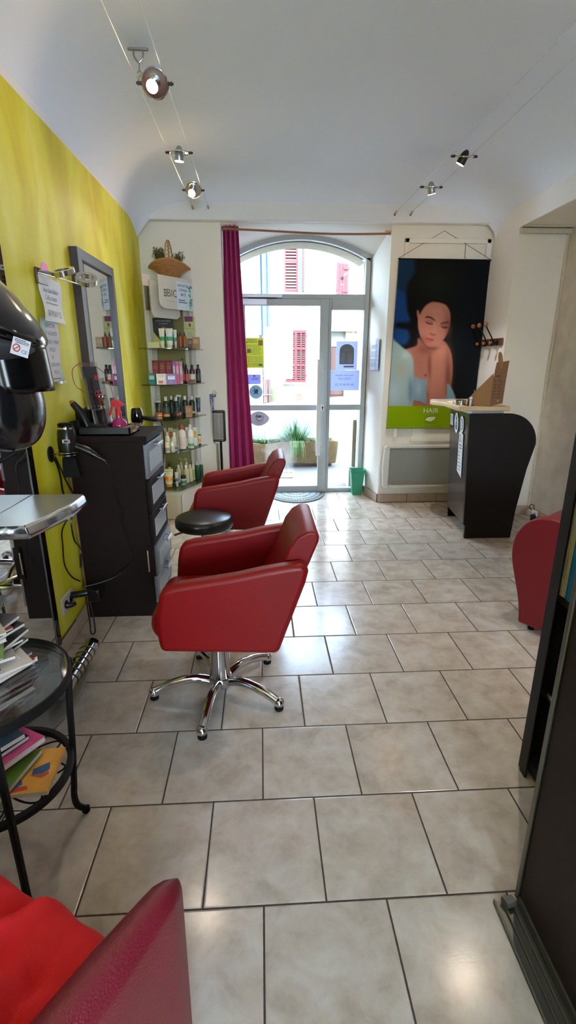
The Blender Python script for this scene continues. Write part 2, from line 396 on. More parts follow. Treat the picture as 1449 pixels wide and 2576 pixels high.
b2 = struct(D.build('door_1', FRAMEP, origin=None, bevel=.004, smooth=30))
g = MB(); g.bx(.733, 1.072, YD, YD+.006, .045, .932); g.bx(.733, 1.072, YD, YD+.006, .99, 1.96)
g.build('side_pane', GLASS, b2, smooth=0)
g = MB(); pts = [(FL_+.05, 2.108), (FR_-.048, 2.108)]+[(x, archz(x, FR-.045)) for x in [FR_-.048-(FR_-FL_-.098)*i/24 for i in range(25)]]
g.prism(pts, 0, .006, 0, frame((0, YD+.006, 0), (1, 0, 0), (0, 0, 1))); g.build('arched_pane', GLASS, b2, smooth=0)
lf = MB(); ya, yb = YD-.055, YD+.0
for x0, x1, z0, z1 in ((.608, .70, .004, 2.06), (-.258, -.17, .004, 2.06), (-.17, .608, 1.995, 2.06), (-.17, .608, .004, .078), (-.17, .608, .932, .99)): lf.bx(x0, x1, ya, yb, z0, z1)
leaf = lf.build('door_leaf', FRAMEP, b2, bevel=.004, smooth=30)
g = MB(); g.bx(-.17, .608, YD-.03, YD-.024, .078, .932); g.bx(-.17, .608, YD-.03, YD-.024, .99, 1.995); g.build('leaf_pane', GLASS, leaf, smooth=0)
h = MB(); WH = mat('white_lacquer', (216, 220, 222), .35)
h.bx(.578, .622, YD-.155, YD-.12, .445, 1.465); h.tube([(.60, YD-.13, 1.37), (.665, YD-.055, 1.37)], .008); h.tube([(.60, YD-.13, .56), (.665, YD-.055, .56)], .008)
h.build('pull_handle', WH, leaf, bevel=.008)
h = MB(); h.bx(.632, .668, YD-.063, YD-.055, .925, .995); h.lathe([(.009, 0), (.009, .012)], 12, 1, T(.65, YD-.063, .965) @ RX(90)); h.bx(.646, .654, YD-.066, YD-.055, .935, .965, 1)
h.build('lock', [WH, BLACKM], leaf, bevel=.002)
h = MB(); h.bx(-.2, .055, YD-.10, YD-.055, 2.0, 2.055); h.bx(-.2, .215, YD-.062, YD-.035, 2.07, 2.10); h.bx(-.14, .16, YD-.07, YD-.06, 2.062, 2.068, 1)
h.build('door_closer', [mat('satin_alloy', (186, 184, 190), .35, .6), BLACKM], leaf, bevel=.003)
h = MB(); h.tube([(FL_+.1, YD-.05, 2.19), (FL_+.1, YD-.05, 2.2)], .005)
# ------------------------------------------------------------------ street outside
def translucent(name, col, f=.45):
    m = bpy.data.materials.new(name); m.use_nodes = True; nt = m.node_tree; N = nt.nodes; L = nt.links
    p = N['Principled BSDF']; p.inputs['Roughness'].default_value = .6
    t = N.new('ShaderNodeBsdfTranslucent'); mx = N.new('ShaderNodeMixShader'); mx.inputs[0].default_value = f
    nz = N.new('ShaderNodeTexNoise'); nz.inputs['Scale'].default_value = 6; c = lin(col); cm = N.new('ShaderNodeMix'); cm.data_type = 'RGBA'
    cm.inputs[6].default_value = (*[v*.96 for v in c], 1); cm.inputs[7].default_value = (*c, 1); L.new(nz.outputs['Fac'], cm.inputs[0])
    L.new(cm.outputs[2], p.inputs['Base Color']); L.new(cm.outputs[2], t.inputs[0])
    L.new(p.outputs[0], mx.inputs[1]); L.new(t.outputs[0], mx.inputs[2]); L.new(mx.outputs[0], N['Material Output'].inputs[0])
    return m
def facade_mat():
    m = mat('weathered_white_render', (172, 170, 164), .9, var=.03, scale=2)
    nt = m.node_tree; N = nt.nodes; L = nt.links; p = N['Principled BSDF']; src = p.inputs['Base Color'].links[0].from_socket
    tc = N.new('ShaderNodeTexCoord'); n = N.new('ShaderNodeTexNoise'); n.inputs['Scale'].default_value = 2.2; n.inputs['Detail'].default_value = 6; L.new(tc.outputs['Object'], n.inputs['Vector'])
    sp = N.new('ShaderNodeSeparateXYZ'); L.new(tc.outputs['Object'], sp.inputs[0])
    mr = N.new('ShaderNodeMapRange'); mr.inputs['From Min'].default_value = .55; mr.inputs['From Max'].default_value = 1.25; mr.inputs['To Min'].default_value = .42; mr.inputs['To Max'].default_value = -.1; L.new(sp.outputs[2], mr.inputs['Value'])
    a = N.new('ShaderNodeMath'); a.operation = 'ADD'; L.new(mr.outputs[0], a.inputs[0]); L.new(n.outputs['Fac'], a.inputs[1])
    r = N.new('ShaderNodeValToRGB'); e = r.color_ramp.elements; e[0].position = .58; e[0].color = (0, 0, 0, 1); e[1].position = .85; e[1].color = (1, 1, 1, 1); L.new(a.outputs[0], r.inputs[0])
    mx = N.new('ShaderNodeMix'); mx.data_type = 'RGBA'; L.new(r.outputs[0], mx.inputs[0]); L.new(src, mx.inputs[6]); mx.inputs[7].default_value = (*lin((84, 90, 66)), 1)
    L.new(mx.outputs[2], p.inputs['Base Color']); return m
def stone_mat():
    m = mat('rough_cast_stone', (112, 102, 84), .9, var=.12, scale=5, bump=.8, bscale=14)
    nt = m.node_tree; N = nt.nodes; L = nt.links; p = N['Principled BSDF']; src = p.inputs['Base Color'].links[0].from_socket
    tc = N.new('ShaderNodeTexCoord'); v = N.new('ShaderNodeTexVoronoi'); v.feature = 'DISTANCE_TO_EDGE'; v.inputs['Scale'].default_value = 4.5; L.new(tc.outputs['Object'], v.inputs['Vector'])
    r = N.new('ShaderNodeMapRange'); r.inputs['From Max'].default_value = .035; r.inputs['To Min'].default_value = .45; L.new(v.outputs['Distance'], r.inputs['Value'])
    s = N.new('ShaderNodeVectorMath'); s.operation = 'SCALE'; L.new(src, s.inputs[0]); L.new(r.outputs[0], s.inputs['Scale']); L.new(s.outputs[0], p.inputs['Base Color']); return m
YB = 13.0
def gz(x, y): return 0 if y < 8.07 else (y-8.07)/4.93*(.40+.055*x)+.0
b = MB(); b.grid(lambda u, v: (-6+14*u, 5.6+2.47*v, 0-.0*v), 3, 3); b.bx(-6, 8, 7.97, 8.09, -.1, .004, 1)
PEB = mat('pebble_pavement', (80, 75, 71), .85, var=.35, scale=90, bump=.4, bscale=120)
struct(b.build('pavement', [PEB, mat('pale_kerb_stone', (130, 124, 116), .8, var=.1)], origin=None, smooth=0))
b = MB(); b.grid(lambda u, v: (-6+14*u, 8.07+5.2*v, gz(-6+14*u, 8.07+5.2*v)-.03+.03*v), 9, 9)
struct(b.build('road', mat('pale_asphalt', (60, 66, 76), .8, var=.1, scale=3, bump=.3, bscale=150), origin=None))
b = MB(); b.grid(lambda u, v: (-6+14*u, 12.15+1.2*v, gz(-6+14*u, 12.15+1.2*v)+.02), 9, 3)
struct(b.build('sidewalk', mat('opposite_kerb', (116, 116, 114), .8, var=.06), origin=None))
b = MB(); b.bx(-.08, 1.74, YB, YB+.4, -.5, 5.4); b.bx(1.74, 2.42, YB, YB+.4, 2.16, 5.4); b.bx(2.42, 8, YB, YB+.4, -.5, 5.4); b.bx(1.74, 2.45, YB+.35, YB+.4, 0, 2.2)
b.bx(1.72, 2.5, YB-.03, YB, 2.16, 2.42, 1)
fac = struct(b.build('wall_opposite', [facade_mat(), mat('sandstone_lintel', (220, 208, 176), .8, var=.1)], origin=None, smooth=0))
b = MB(); b.bx(-7, -.09, YB-.12, YB+.3, -.5, 5.3)
struct(b.build('wall_neighbour', stone_mat(), origin=None, smooth=0))
SHR = mat('faded_red_paint', (74, 7, 16), .6, var=.12, scale=22)
def louver(b, x0, x1, z0, z1, y, cols, rows, st=.035, sl=.045):
    b.bx(x0, x0+st, y-.04, y, z0, z1); b.bx(x1-st, x1, y-.04, y, z0, z1)
    cw = (x1-x0-st)/cols
    for c in range(1, cols): b.bx(x0+cw*c, x0+cw*c+st, y-.04, y, z0, z1)
    rh = (z1-z0-st*1.6)/rows
    for r in range(rows+1): b.bx(x0+st*.9, x1-st*.9, y-.038, y-.002, z0+rh*r, z0+rh*r+st*1.6)
    for c in range(cols):
        for r in range(rows):
            za = z0+rh*r+st*1.6; zb = z0+rh*(r+1); k = max(2, int((zb-za)/sl))
            for i in range(k):
                z = za+(zb-za)*(i+.5)/k; M = T(0, y-.02, z) @ RX(-35)
                b.bx(x0+cw*c+st*.95, x0+cw*(c+1)+.002, -.024, .024, -.004, .004, 0, M)
    return b
t = thing('shutter', 'pair of closed red louvred shutters above the sill across the street', 'shutter', (.84, YB, .93))
for x0, x1 in ((.585, .842), (.845, 1.102)):
    b = MB(); louver(b, x0, x1, .931, 2.18, YB-.02, 2, 3, .03, .042); b.build('shutter_leaf', SHR, t, smooth=0)
for z in (1.07, 2.02):
    for xa, xb in ((.57, .60), (1.09, 1.125)): MB().bx(xa, xb, YB-.05, YB-.01, z, z+.04).build('hinge', SHR, t, smooth=0)
b = MB(); b.bx(.5, 1.14, YB-.09, YB, .885, .925); tag(b.build('window_sill', mat('pale_sill_stone', (222, 214, 198), .8)), 'pale stone sill under the closed red louvred shutters', 'sill')
t = thing('shutter', 'tall red louvred shutters standing ajar high on the white house', 'shutter', (.8, YB, 3.05))
b = MB(); louver(b, .555, .878, 3.055, 4.4, YB-.07, 1, 2, .035, .062); b.build('shutter_leaf', SHR, t, smooth=0)
b = MB(); louver(b, 0, .33, 3.055, 4.4, 0, 1, 2, .035, .062); b.v = [frame((1.02, YB-.30, 0), (.06, 1, 0), (0, 0, 1)) @ Vector((p.x, p.z, p.y)) for p in b.v]
b.build('shutter_leaf', SHR, t, smooth=0)
b = MB(); b.bx(.86, 1.0, YB-.01, YB, 3.05, 4.4, 0); b.build('window_glass', mat('grey_window', (90, 96, 104), .3), t, smooth=0)
b = MB(); b.bx(.50, 1.05, YB-.1, YB, 3.0, 3.035); b.build('sill', mat('pale_sill_stone', (222, 214, 198)), t, smooth=0)
t = thing('shutter', 'small red plank shutter with a round hole beside the tall ajar shutters', 'shutter', (1.97, YB, 3.0))
b = MB(); w = (2.118-1.83)/4
for i in range(4): b.bx(1.83+w*i+.003, 1.83+w*(i+1)-.003, YB-.05, YB-.015, 3.0, 3.72-.012*i)
b.bx(1.83, 2.118, YB-.035, YB-.01, 3.0, 3.68)
b.build('shutter_leaf', SHR, t, smooth=0)
MB().bx(1.98, 2.14, YB-.075, YB-.05, 3.06, 3.10).build('hinge_strap', SHR, t, smooth=0); MB().bx(2.0, 2.14, YB-.075, YB-.05, 3.56, 3.60).build('hinge_strap', SHR, t, smooth=0)
b = MB(); b.lathe([(.036, 0), (.036, .006)], 16, 0, T(1.965, YB-.056, 3.37) @ RX(90)); b.prism([(.0, -.03), (.05, .02), (.07, .07), (.02, .035), (-.01, -.01)], 0, .004, 1, frame((2.02, YB-.052, 3.44), (1, 0, 0), (0, 0, 1)))
b.build('cut_out', [BLACKM, mat('chipped_white', (236, 234, 228))], t, smooth=0)
# cellar vent
t = thing('cellar_vent', 'small square barred cellar vent at the foot of the white house', 'vent', (.935, YB, .46))
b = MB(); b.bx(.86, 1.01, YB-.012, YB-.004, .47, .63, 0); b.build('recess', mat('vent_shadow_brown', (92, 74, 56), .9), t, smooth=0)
b = MB(); b.bx(.84, 1.03, YB-.03, YB-.004, .62, .65); b.bx(.84, .865, YB-.03, YB-.004, .46, .62); b.bx(1.005, 1.03, YB-.03, YB-.004, .46, .62); b.build('frame', mat('stone_vent_frame', (190, 176, 140), .9, var=.15), t, smooth=0)
b = MB()
for z in (.51, .55, .59): b.bx(.865, 1.0, YB-.02, YB-.012, z, z+.012)
b.build('grille', mat('rusty_bar', (120, 110, 100), .7), t, smooth=0)
# pipes
BL = mat('pale_blue_zinc', (58, 80, 112), .5, .2, var=.08); BR = mat('rusty_brown_pipe', (70, 50, 46), .6, var=.2)
for i, (x, r, zc, lab) in enumerate(((.065, .07, 1.2, 'wide downpipe, pale blue above and rusty brown below, by the stone house'), (.175, .035, 1.95, 'narrow downpipe turning brown at mid height, next to the wide downpipe'))):
    t = thing('downpipe', lab, 'pipe', (x, YB-.08, .42))
    b = MB(); b.tube([(x, YB-.1, zc), (x, YB-.1, 5.4)], r, 10); b.build('upper_pipe', BL, t)
    b = MB(); b.tube([(x, YB-.1, .42), (x, YB-.1, zc)], r*.9, 10); b.build('lower_pipe', BR, t)
    for z in (.62, 1.08, 1.8, 2.9, 4.2): MB().ring((x, YB-.1, z), r+.004, .012, 12, 5).build('collar', mat('pipe_collar', (110, 112, 120), .5, .4), t)
b = MB(); b.tube(cat_rom([(-.06, YB-.14, 5.3), (-.05, YB-.14, 3), (-.04, YB-.14, 2.06)], 5), .045, 6); tag(b.build('cable_duct', mat('dark_cable_bundle', (66, 70, 78), .8, var=.3, scale=20)), 'dark vertical bundle of cables between the two houses', 'cable')
b = MB(); b.bx(-.085, .0, YB-.15, YB-.12, .4, 1.42); tag(b.build('cover_strip', mat('white_strip', (232, 234, 240), .6)), 'white vertical cover strip low on the corner of the stone house', 'strip')
# street lantern
t = thing('street_lantern', 'thin black street lantern bracket high on the white house', 'lantern', (.29, YB-.3, 4.05))
b = MB()
for a in range(4):
    c, s = math.cos(a*PI/2+.5), math.sin(a*PI/2+.5); b.tube([(.29+.05*c, YB-.3+.05*s, 4.08), (.29+.10*c, YB-.3+.10*s, 4.3)], .007, 4)
b.ring((.29, YB-.3, 4.08), .05, .008, 12, 4); b.ring((.29, YB-.3, 4.3), .1, .008, 12, 4); b.sph((.29, YB-.3, 4.04), .018, 8); b.build('cage', BLACKM, t)
b = MB(); b.tube(cat_rom([(.29, YB, 4.5), (.29, YB-.2, 4.5), (.29, YB-.3, 4.42), (.29, YB-.3, 4.3)], 4), .012, 5); b.build('bracket', BLACKM, t)
b = MB(); b.tube(cat_rom([(1.66, YB-.02, 2.84), (1.9, YB-.02, 2.83), (2.12, YB-.02, 2.80), (2.25, YB-.02, 2.66), (2.29, YB-.02, 2.45), (2.3, YB-.02, 2.1), (2.42, YB-.02, 2.06), (2.6, YB-.02, 2.07)], 6), .012, 5)
tag(b.build('wall_cable', mat('grey_conduit', (120, 120, 116), .7)), 'grey cable looping over the lintel of the brown door', 'cable')
# brown door across the street
t = thing('house_door', 'brown panelled house door under a sandstone lintel across the street', 'door', (1.95, YB+.2, .5))
BRD = mat('brown_door_paint', (58, 32, 26), .6, var=.15, scale=14)
b = MB(); b.bx(1.74, 2.12, YB+.16, YB+.2, .52, 1.8); b.bx(1.77, 2.08, YB+.14, YB+.16, .6, 1.0); b.bx(1.77, 2.08, YB+.14, YB+.16, 1.1, 1.6); b.build('panel', BRD, t, smooth=0)
b = MB(); b.bx(1.74, 2.12, YB+.16, YB+.2, 1.84, 2.15); b.bx(1.74, 2.12, YB+.14, YB+.2, 1.8, 1.84); b.build('transom', mat('dusty_transom', (112, 112, 104), .5), t, smooth=0)
b = MB(); b.bx(2.12, 2.44, YB+.05, YB+.34, .5, 2.17); b.build('jamb', mat('pale_stone_jamb', (130, 122, 96), .8, var=.1), t, smooth=0)  # pale stone jamb in one even tone
b = MB(); b.bx(1.7, 2.5, YB-.25, YB-.002, .38, .52); tag(b.build('door_step', mat('worn_door_step', (196, 190, 176), .8)), 'worn stone step in front of the brown house door', 'step')
# stone trough with plants
rn = random.Random(3)
def rough(b, amp, f=9.):
    from mathutils import noise
    for i, p in enumerate(b.v):
        q = noise.noise_vector(Vector(p)*f); b.v[i] = Vector(p)+q*amp
t = thing('stone_trough', 'long weathered stone trough planter on the pavement outside the door', 'planter', (.4, 7.05, 0))
b = MB()
def trough(u, v):
    # closed ring section: outer side, rim, inner side
    L0, L1 = -.30, 1.045
    a = 2*PI*u; x = (L0+L1)/2+(L1-L0)/2*max(-1, min(1, 1.25*math.cos(a))); y = 7.05+.21*max(-1, min(1, 1.6*math.sin(a)))
    z = [.06, .06, .2, .34, .365, .36, .27, .27][v]; k = [0, .97, 1., 1.01, .99, .88, .85, 0][v]
    return ((x-.37)*k+.37 if v not in (4, 5, 6) else .37+(x-.37)*(1-(1-k)*.4), (y-7.05)*k+7.05, z-.03*math.sin(max(0, min(1, (.2-x)/.4))*PI)*(z > .3))
b.grid(lambda u, v: trough(u, round(v*7)), 72, 8, cu=True); rough(b, .012, 7)
PIT = mat('pitted_limestone', (112, 92, 62), .9, var=.3, scale=22, bump=1., bscale=45)
b.build('basin', PIT, t, smooth=50)
for x in (.0, .93):
    b = MB(); b.bx(x-.05, x+.05, 6.93, 7.17, 0, .075); b.build('foot', PIT, t, bevel=.01)
b = MB(); b.lathe([(.016, 0), (.018, .006)], 10, 0, T(.475, 6.835, .165) @ RX(90)); b.build('drain_hole', BLACKM, t)
b = MB(); b.bx(-.25, 1.0, 6.88, 7.2, .27, .31); b.build('soil', mat('dark_soil', (60, 46, 34), .95), t, smooth=0)
GR = [mat('grass_blade_green', (40, 88, 32), .5, var=.3, scale=12), mat('pale_straw_blade', (96, 116, 62), .5, var=.2)]
def blade(b, p, d, L_, w, droop, mi, k=6):
    d = Vector(d).normalized(); side = d.cross(Vector((0, 0, 1))); side = side.normalized() if side.length > .01 else Vector((1, 0, 0)); P = Vector(p); V = []
    for i in range(k+1):
        ww = w*(1-(i/k)**2)+.0004; V += [P-side*ww, P+side*ww]; P = P+d*(L_/k); d = (d+Vector((0, 0, -droop/k))).normalized()
    b.add(V, [(2*i, 2*i+1, 2*i+3, 2*i+2) for i in range(k)], mi)
b = MB()
for i in range(520):
    a = rn.random()*2*PI; r = rn.random()**.5*.09; lean = .15+.9*rn.random()
    blade(b, (.44+r*math.cos(a)*1.5, 6.98+r*math.sin(a)*.8, .29), (math.cos(a)*lean, math.sin(a)*lean*.7, 1.), .24+.25*rn.random(), .0035, .6+1.4*rn.random(), 0 if rn.random() < .85 else 1)
for i in range(70):
    blade(b, (.36+.2*rn.random(), 6.9, .36), (-.1+.3*rn.random(), -1, .35), .22+.2*rn.random(), .0035, 4.5, 1 if rn.random() < .6 else 0)
tag(b.build('ornamental_grass', GR, smooth=0), 'spiky green grass clump spilling over the middle of the trough', 'grass')
b = MB()
for i in range(420):
    x = -.25+.5*rn.random(); y = 6.93+.18*rn.random(); z = .29; h_ = .05+.11*rn.random()
    blade(b, (x, y, z), (rn.random()-.5, rn.random()-.7, 1.), h_, .004, 1.2, 0, 3)
    for q in range(2):
        a = rn.random()*6.28; blade(b, (x+.02*rn.random(), y, z+h_*.8), (math.cos(a), math.sin(a), .3), .02, .006, .5, 0, 2)
for i in range(14):
    x = -.2+.25*rn.random(); zt = .36+.16*rn.random(); b.tube([(x, 6.98, .3), (x+.02, 6.97, zt)], .0015, 3)
    for q in range(7):
        a = rn.random()*6.28; blade(b, (x+.02, 6.97, zt-.02*q*.6), (math.cos(a), math.sin(a), .4), .022, .008, .5, 0, 2)
tag(b.build('leafy_plant', [mat('fresh_leaf_green', (56, 102, 30), .5, var=.3, scale=14)], smooth=0), 'low leafy green plant at the curtain end of the trough', 'plant')
b = MB()
for i in range(200):
    x = .66+.3*rn.random(); y = 6.93+.15*rn.random(); blade(b, (x, y, .30), (rn.random()-.5, rn.random()-.6, 1.), .05+.06*rn.random(), .004, 1.2, 0, 3)
tag(b.build('low_grass', [MATS['fresh_leaf_green']], smooth=0), 'short green grass at the end of the trough behind the door handle', 'grass')
b = MB()
for i in range(9): b.bx(.13+.026*i, .145+.026*i, 6.18, 6.5, .001, .012)
b.bx(.12, .37, 6.17, 6.19, .001, .012); b.bx(.12, .37, 6.49, 6.51, .001, .012)
tag(b.build('drain_grate', mat('rusty_red_iron', (128, 96, 84), .8), smooth=0), 'small rusty drain grate set in the pebbled pavement', 'grate')
# notices stuck on the outside of the glass (their writing faces the street)
def outer(x, z, y): return frame((x, y, z), (-1, 0, 0), (0, 0, 1))
YP = YD-.0215; YQ = YD+.0085
YEL = translucent('yellow_paper', (196, 196, 44)); LAV = translucent('lilac_white_paper', (196, 202, 232)); 
t = MB(); M = outer(-.10, 1.53, YP); t.bx(-.115, .115, -.152, .152, 0, .0008, 0, M); Mi = outer(-.10, 1.53, YP-.0012)
t.lines(-.06, .10, .10, .142, 2, Mi, 1, .5, 2); t.lines(-.10, .10, -.02, .085, 7, Mi, 1, .35, 3); t.lines(-.10, .10, -.14, -.03, 7, Mi, 1, .35, 4)
t.poly([(-.105, .075), (-.06, .075), (-.06, .13), (-.105, .13)], 2, Mi); t.poly([(.02, .0), (.06, .0), (.06, .04), (.02, .04)], 3, Mi); t.poly([(-.10, -.135), (-.06, -.135), (-.06, -.11), (-.10, -.11)], 3, Mi)
tag(t.build('notice', [YEL, mat('olive_ink', (110, 106, 30)), mat('brown_print', (150, 104, 30)), mat('grey_green_print', (96, 104, 60))], smooth=0, origin=None), 'yellow notice on the door glass beside the purple curtain', 'notice')
t = MB(); t.bx(-.07, .07, -.05, .05, 0, .0008, 0, outer(-.09, 1.26, YP)); Mi = outer(-.09, 1.26, YP-.0012); t.lines(-.05, .05, -.01, .02, 2, Mi, 1, .45, 5); t.lathe([(.012, 0), (.012, .0003)], 12, 1, outer(-.09, 1.295, YP-.0014)); t.poly([(-.07, -.01), (-.06, .0), (-.06, .05), (-.07, .05)], 2, Mi)
tag(t.build('notice', [translucent('lilac_paper', (168, 172, 216)), mat('slate_ink', (84, 92, 130)), YEL], smooth=0, origin=None), 'small lilac notice on the glass below the yellow one', 'notice')
t = MB(); M = outer(-.075, 1.128, YP); t.lathe([(.072, 0), (.072, .0008)], 32, 0, M); Mi = outer(-.075, 1.128, YP-.0012)
t.prism([(.02*math.cos(i*PI/6)+.0, .026*math.sin(i*PI/6)+.006) for i in range(12)], 0, .0003, 1, Mi @ RZ(30))
for a, l in ((60, .05), (130, .034), (235, .04), (300, .036), (10, .03)):
    t.prism([(.012, -.004), (l, -.002), (l+.004, .006), (.014, .006)], 0, .0003, 1, Mi @ T(0, .006, 0) @ RZ(a))
tag(t.build('round_sticker', [translucent('blue_grey_film', (140, 168, 180)), mat('navy_print', (52, 74, 104))], smooth=0, origin=None), 'round blue-grey sticker with a dark turtle shape on the door glass', 'sticker')
t = MB(); Mx = outer(-.05, .84, YP)
pts = [(-.115*math.cos(a)*1.0, .078*math.sin(a)*(1-.25*math.cos(a)**2)) for a in [i*2*PI/40 for i in range(40)]]
t.prism(pts, 0, .0008, 0, Mx); Mi = outer(-.05, .84, YP-.0012)
t.ring((-.01, .018, 0), .04, .003, 24, 4, 1, Mi, 160, 400); t.poly([(-.03, .012), (.018, .012), (.024, .035), (-.036, .035)], 2, Mi); t.tube([(.0, .035, 0), (.012, .06, 0)], .002, 4, 2, Mi)
t.text('Commerce', .022, Mi @ T(-.0, -.035, .0), 1); t.text('Engagé', .02, Mi @ T(-.0, -.056, .0), 3)
tag(t.build('oval_sticker', [translucent('grey_film', (176, 172, 176)), mat('slate_green_print', (86, 106, 102)), mat('pale_basket_print', (120, 132, 134)), mat('rose_print', (190, 84, 100))], smooth=0, origin=None), 'pointed oval sticker with a basket and the word Commerce low on the glass', 'sticker')
t = MB(); M = outer(.91, 1.50, YQ); t.bx(-.115, .115, -.145, .15, 0, .0008, 0, M); Mi = outer(.91, 1.50, YQ-.0012); pts = [(-.078, -.085), (.078, -.085), (.078, .06)]+[(.078*math.cos(a), .06+.062*math.sin(a)) for a in [i*PI/12 for i in range(13)]]+[(-.078, .06)]
t.poly(pts[:2]+pts[3:-1], 1, Mi); Mk = outer(.91, 1.50, YQ-.0016); t.text('HORAIRES', .014, Mk @ T(0, .062, 0), 0); t.lines(-.065, -.005, -.07, .03, 6, Mk, 0, .4, 8); t.lines(.02, .068, -.07, .03, 6, Mk, 0, .4, 9); t.poly([(-.08, -.118), (.03, -.118), (.03, -.10), (-.08, -.10)], 1, Mi)
tag(t.build('notice', [LAV, mat('slate_grey_print', (108, 112, 122))], smooth=0, origin=None), 'sheet with a dark arched price board taped to the narrow side pane', 'notice')
t = MB(); t.bx(-.158, .158, -.105, .108, 0, .0008, 0, outer(.898, 1.245, YQ+.001)); Mi = outer(.898, 1.245, YQ-.0004)
t.text('Votre Saint Ablaine', .026, Mi @ T(0, .055, 0), 1, .35); t.text('Coiffure mixte', .026, Mi @ T(0, .024, 0), 1, .35); t.poly([(-.06, .006), (.07, .006), (.07, .008), (-.06, .008)], 1, Mi); t.text('06 99 06 91 25', .034, Mi @ T(0, -.045, 0), 1, .3)
for sx, sy in ((1, 1), (1, -1), (-1, 1), (-1, -1)): t.ring((sx*.125, sy*.075, 0), .02, .0008, 8, 3, 1, Mi, 0 if sx*sy > 0 else 90, 90 if sx*sy > 0 else 180)
tag(t.build('notice', [LAV, INK], smooth=0, origin=None), 'wide white notice with a phone number at the foot of the side pane papers', 'notice')
# ------------------------------------------------------------------ salon chairs
def rbox(b, x0, x1, y0, y1, z0, z1, r, mi=0, M=None, n=5):
    # rounded box from a superellipsoid-like spherified cube
    cx, cy, cz_ = (x0+x1)/2, (y0+y1)/2, (z0+z1)/2; hx, hy, hz = (x1-x0)/2, (y1-y0)/2, (z1-z0)/2
    r = min(r, hx, hy, hz)
    def ax(h):
        a = [-h+r*(1-math.cos(PI/2*i/n)) for i in range(n+1)]
        return a+[-v for v in a[::-1]]
    for (A, B, C_, s) in ((0, 1, 2, 1), (0, 1, 2, -1), (1, 2, 0, 1), (1, 2, 0, -1), (2, 0, 1, 1), (2, 0, 1, -1)):
        h = (hx, hy, hz); ua, ub = ax(h[A]), ax(h[B]); V = []
        for vb in ub:
            for va in ua:
                p = [0, 0, 0]; p[A] = va; p[B] = vb; p[C_] = s*h[C_]
                c = [max(-h[i]+r, min(h[i]-r, p[i])) for i in range(3)]
                d = Vector([p[i]-c[i] for i in range(3)])
                if d.length > 1e-9: d = d.normalized()*r
                V.append((cx+c[0]+d.x, cy+c[1]+d.y, cz_+c[2]+d.z))
        k = len(ua); F = []
        for j in range(len(ub)-1):
            for i in range(k-1):
                q = (j*k+i, j*k+i+1, (j+1)*k+i+1, (j+1)*k+i); F.append(q if s > 0 else q[::-1])
        b.add(V, F, mi, M)
    return b
XZ = lambda y: frame((0, y, 0), (1, 0, 0), (0, 0, 1))     # local x->X, y->Z, extrusion towards -Y
ARM = [(-.195, .378), (-.206, .46), (-.196, .56), (-.183, .625), (-.160, .645), (-.12, .657), (0, .675), (.11, .692), (.2, .712), (.30, .728), (.345, .733), (.366, .722), (.372, .70), (.362, .655), (.258, .356)]
def make_chair(name, label, loc, rz, group=None):
    t = thing(name, label, 'salon chair', loc, rz, group)
    for s in (-1, 1):
        b = MB(); b.prism(ARM, -.034, .034, 0, XZ(s*.235)); b.build('arm_panel', RED, t, world=False, bevel=.022, seg=5, smooth=60)
    b = MB(); rbox(b, -.252, .16, -.203, .203, .365, .512, .07); b.build('seat', RED, t, world=False, smooth=70)
    b = MB(); b.prism([(-.17, .36), (.24, .36), (.352, .66), (.345, .70), (.29, .70), (.20, .44), (-.17, .40)], -.203, .203, 0, XZ(0)); b.build('shell', RED, t, world=False, bevel=.01, smooth=50)
    b = MB(); b.prism([(.20, .40), (.165, .44), (.19, .52), (.245, .64), (.285, .72), (.305, .775), (.335, .815), (.375, .838), (.405, .835), (.418, .818), (.415, .795), (.378, .70), (.30, .55), (.27, .42)], -.198, .198, 0, XZ(0)); b.build('backrest', RED, t, world=False, bevel=.02, seg=5, smooth=60)
    b = MB(); b.tube([(.155+.0, y, .50+.0) for y in (-.1, .1)], .001, 4)
    b = MB(); b.lathe([(.046, .075), (.048, .085), (.046, .10), (.046, .34), (.06, .365), (.06, .372)], 28); b.build('column', CHROME, t, world=False)
    b = MB(); b.lathe([(.03, .03), (.052, .04), (.055, .07), (.05, .085), (.02, .088)], 24); b.build('hub', CHROME, t, world=False)
    for k in range(5):
        a = rad(-100+72*k-rz); c, s = math.cos(a), math.sin(a)
        b = MB(); P = cat_rom([(.03*c, .03*s, .058), (.12*c, .12*s, .082), (.22*c, .22*s, .066), (.295*c, .295*s, .034)], 5)
        b.tube(P, [.022-.003*i/len(P) for i in range(len(P))], 12); b.sph((.297*c, .297*s, .033), (.024, .024, .023), 14)
        lg = b.build('base_leg', CHROME, t, world=False)
        b = MB(); b.lathe([(.019, 0), (.02, .01), (.017, .016)], 14, 0, T(.297*c, .297*s, 0)); b.build('glide', BLACKM, lg, world=False)
    return t
chair1 = make_chair('salon_chair', 'red leatherette salon chair with chrome star base, nearest the dark chest of drawers', (-.212, 1.925, 0), 0, None)
c2 = dup(chair1, (-.272, 3.375, 0), 0, 'red leatherette salon chair beyond the black stool, by the purple curtain'); 
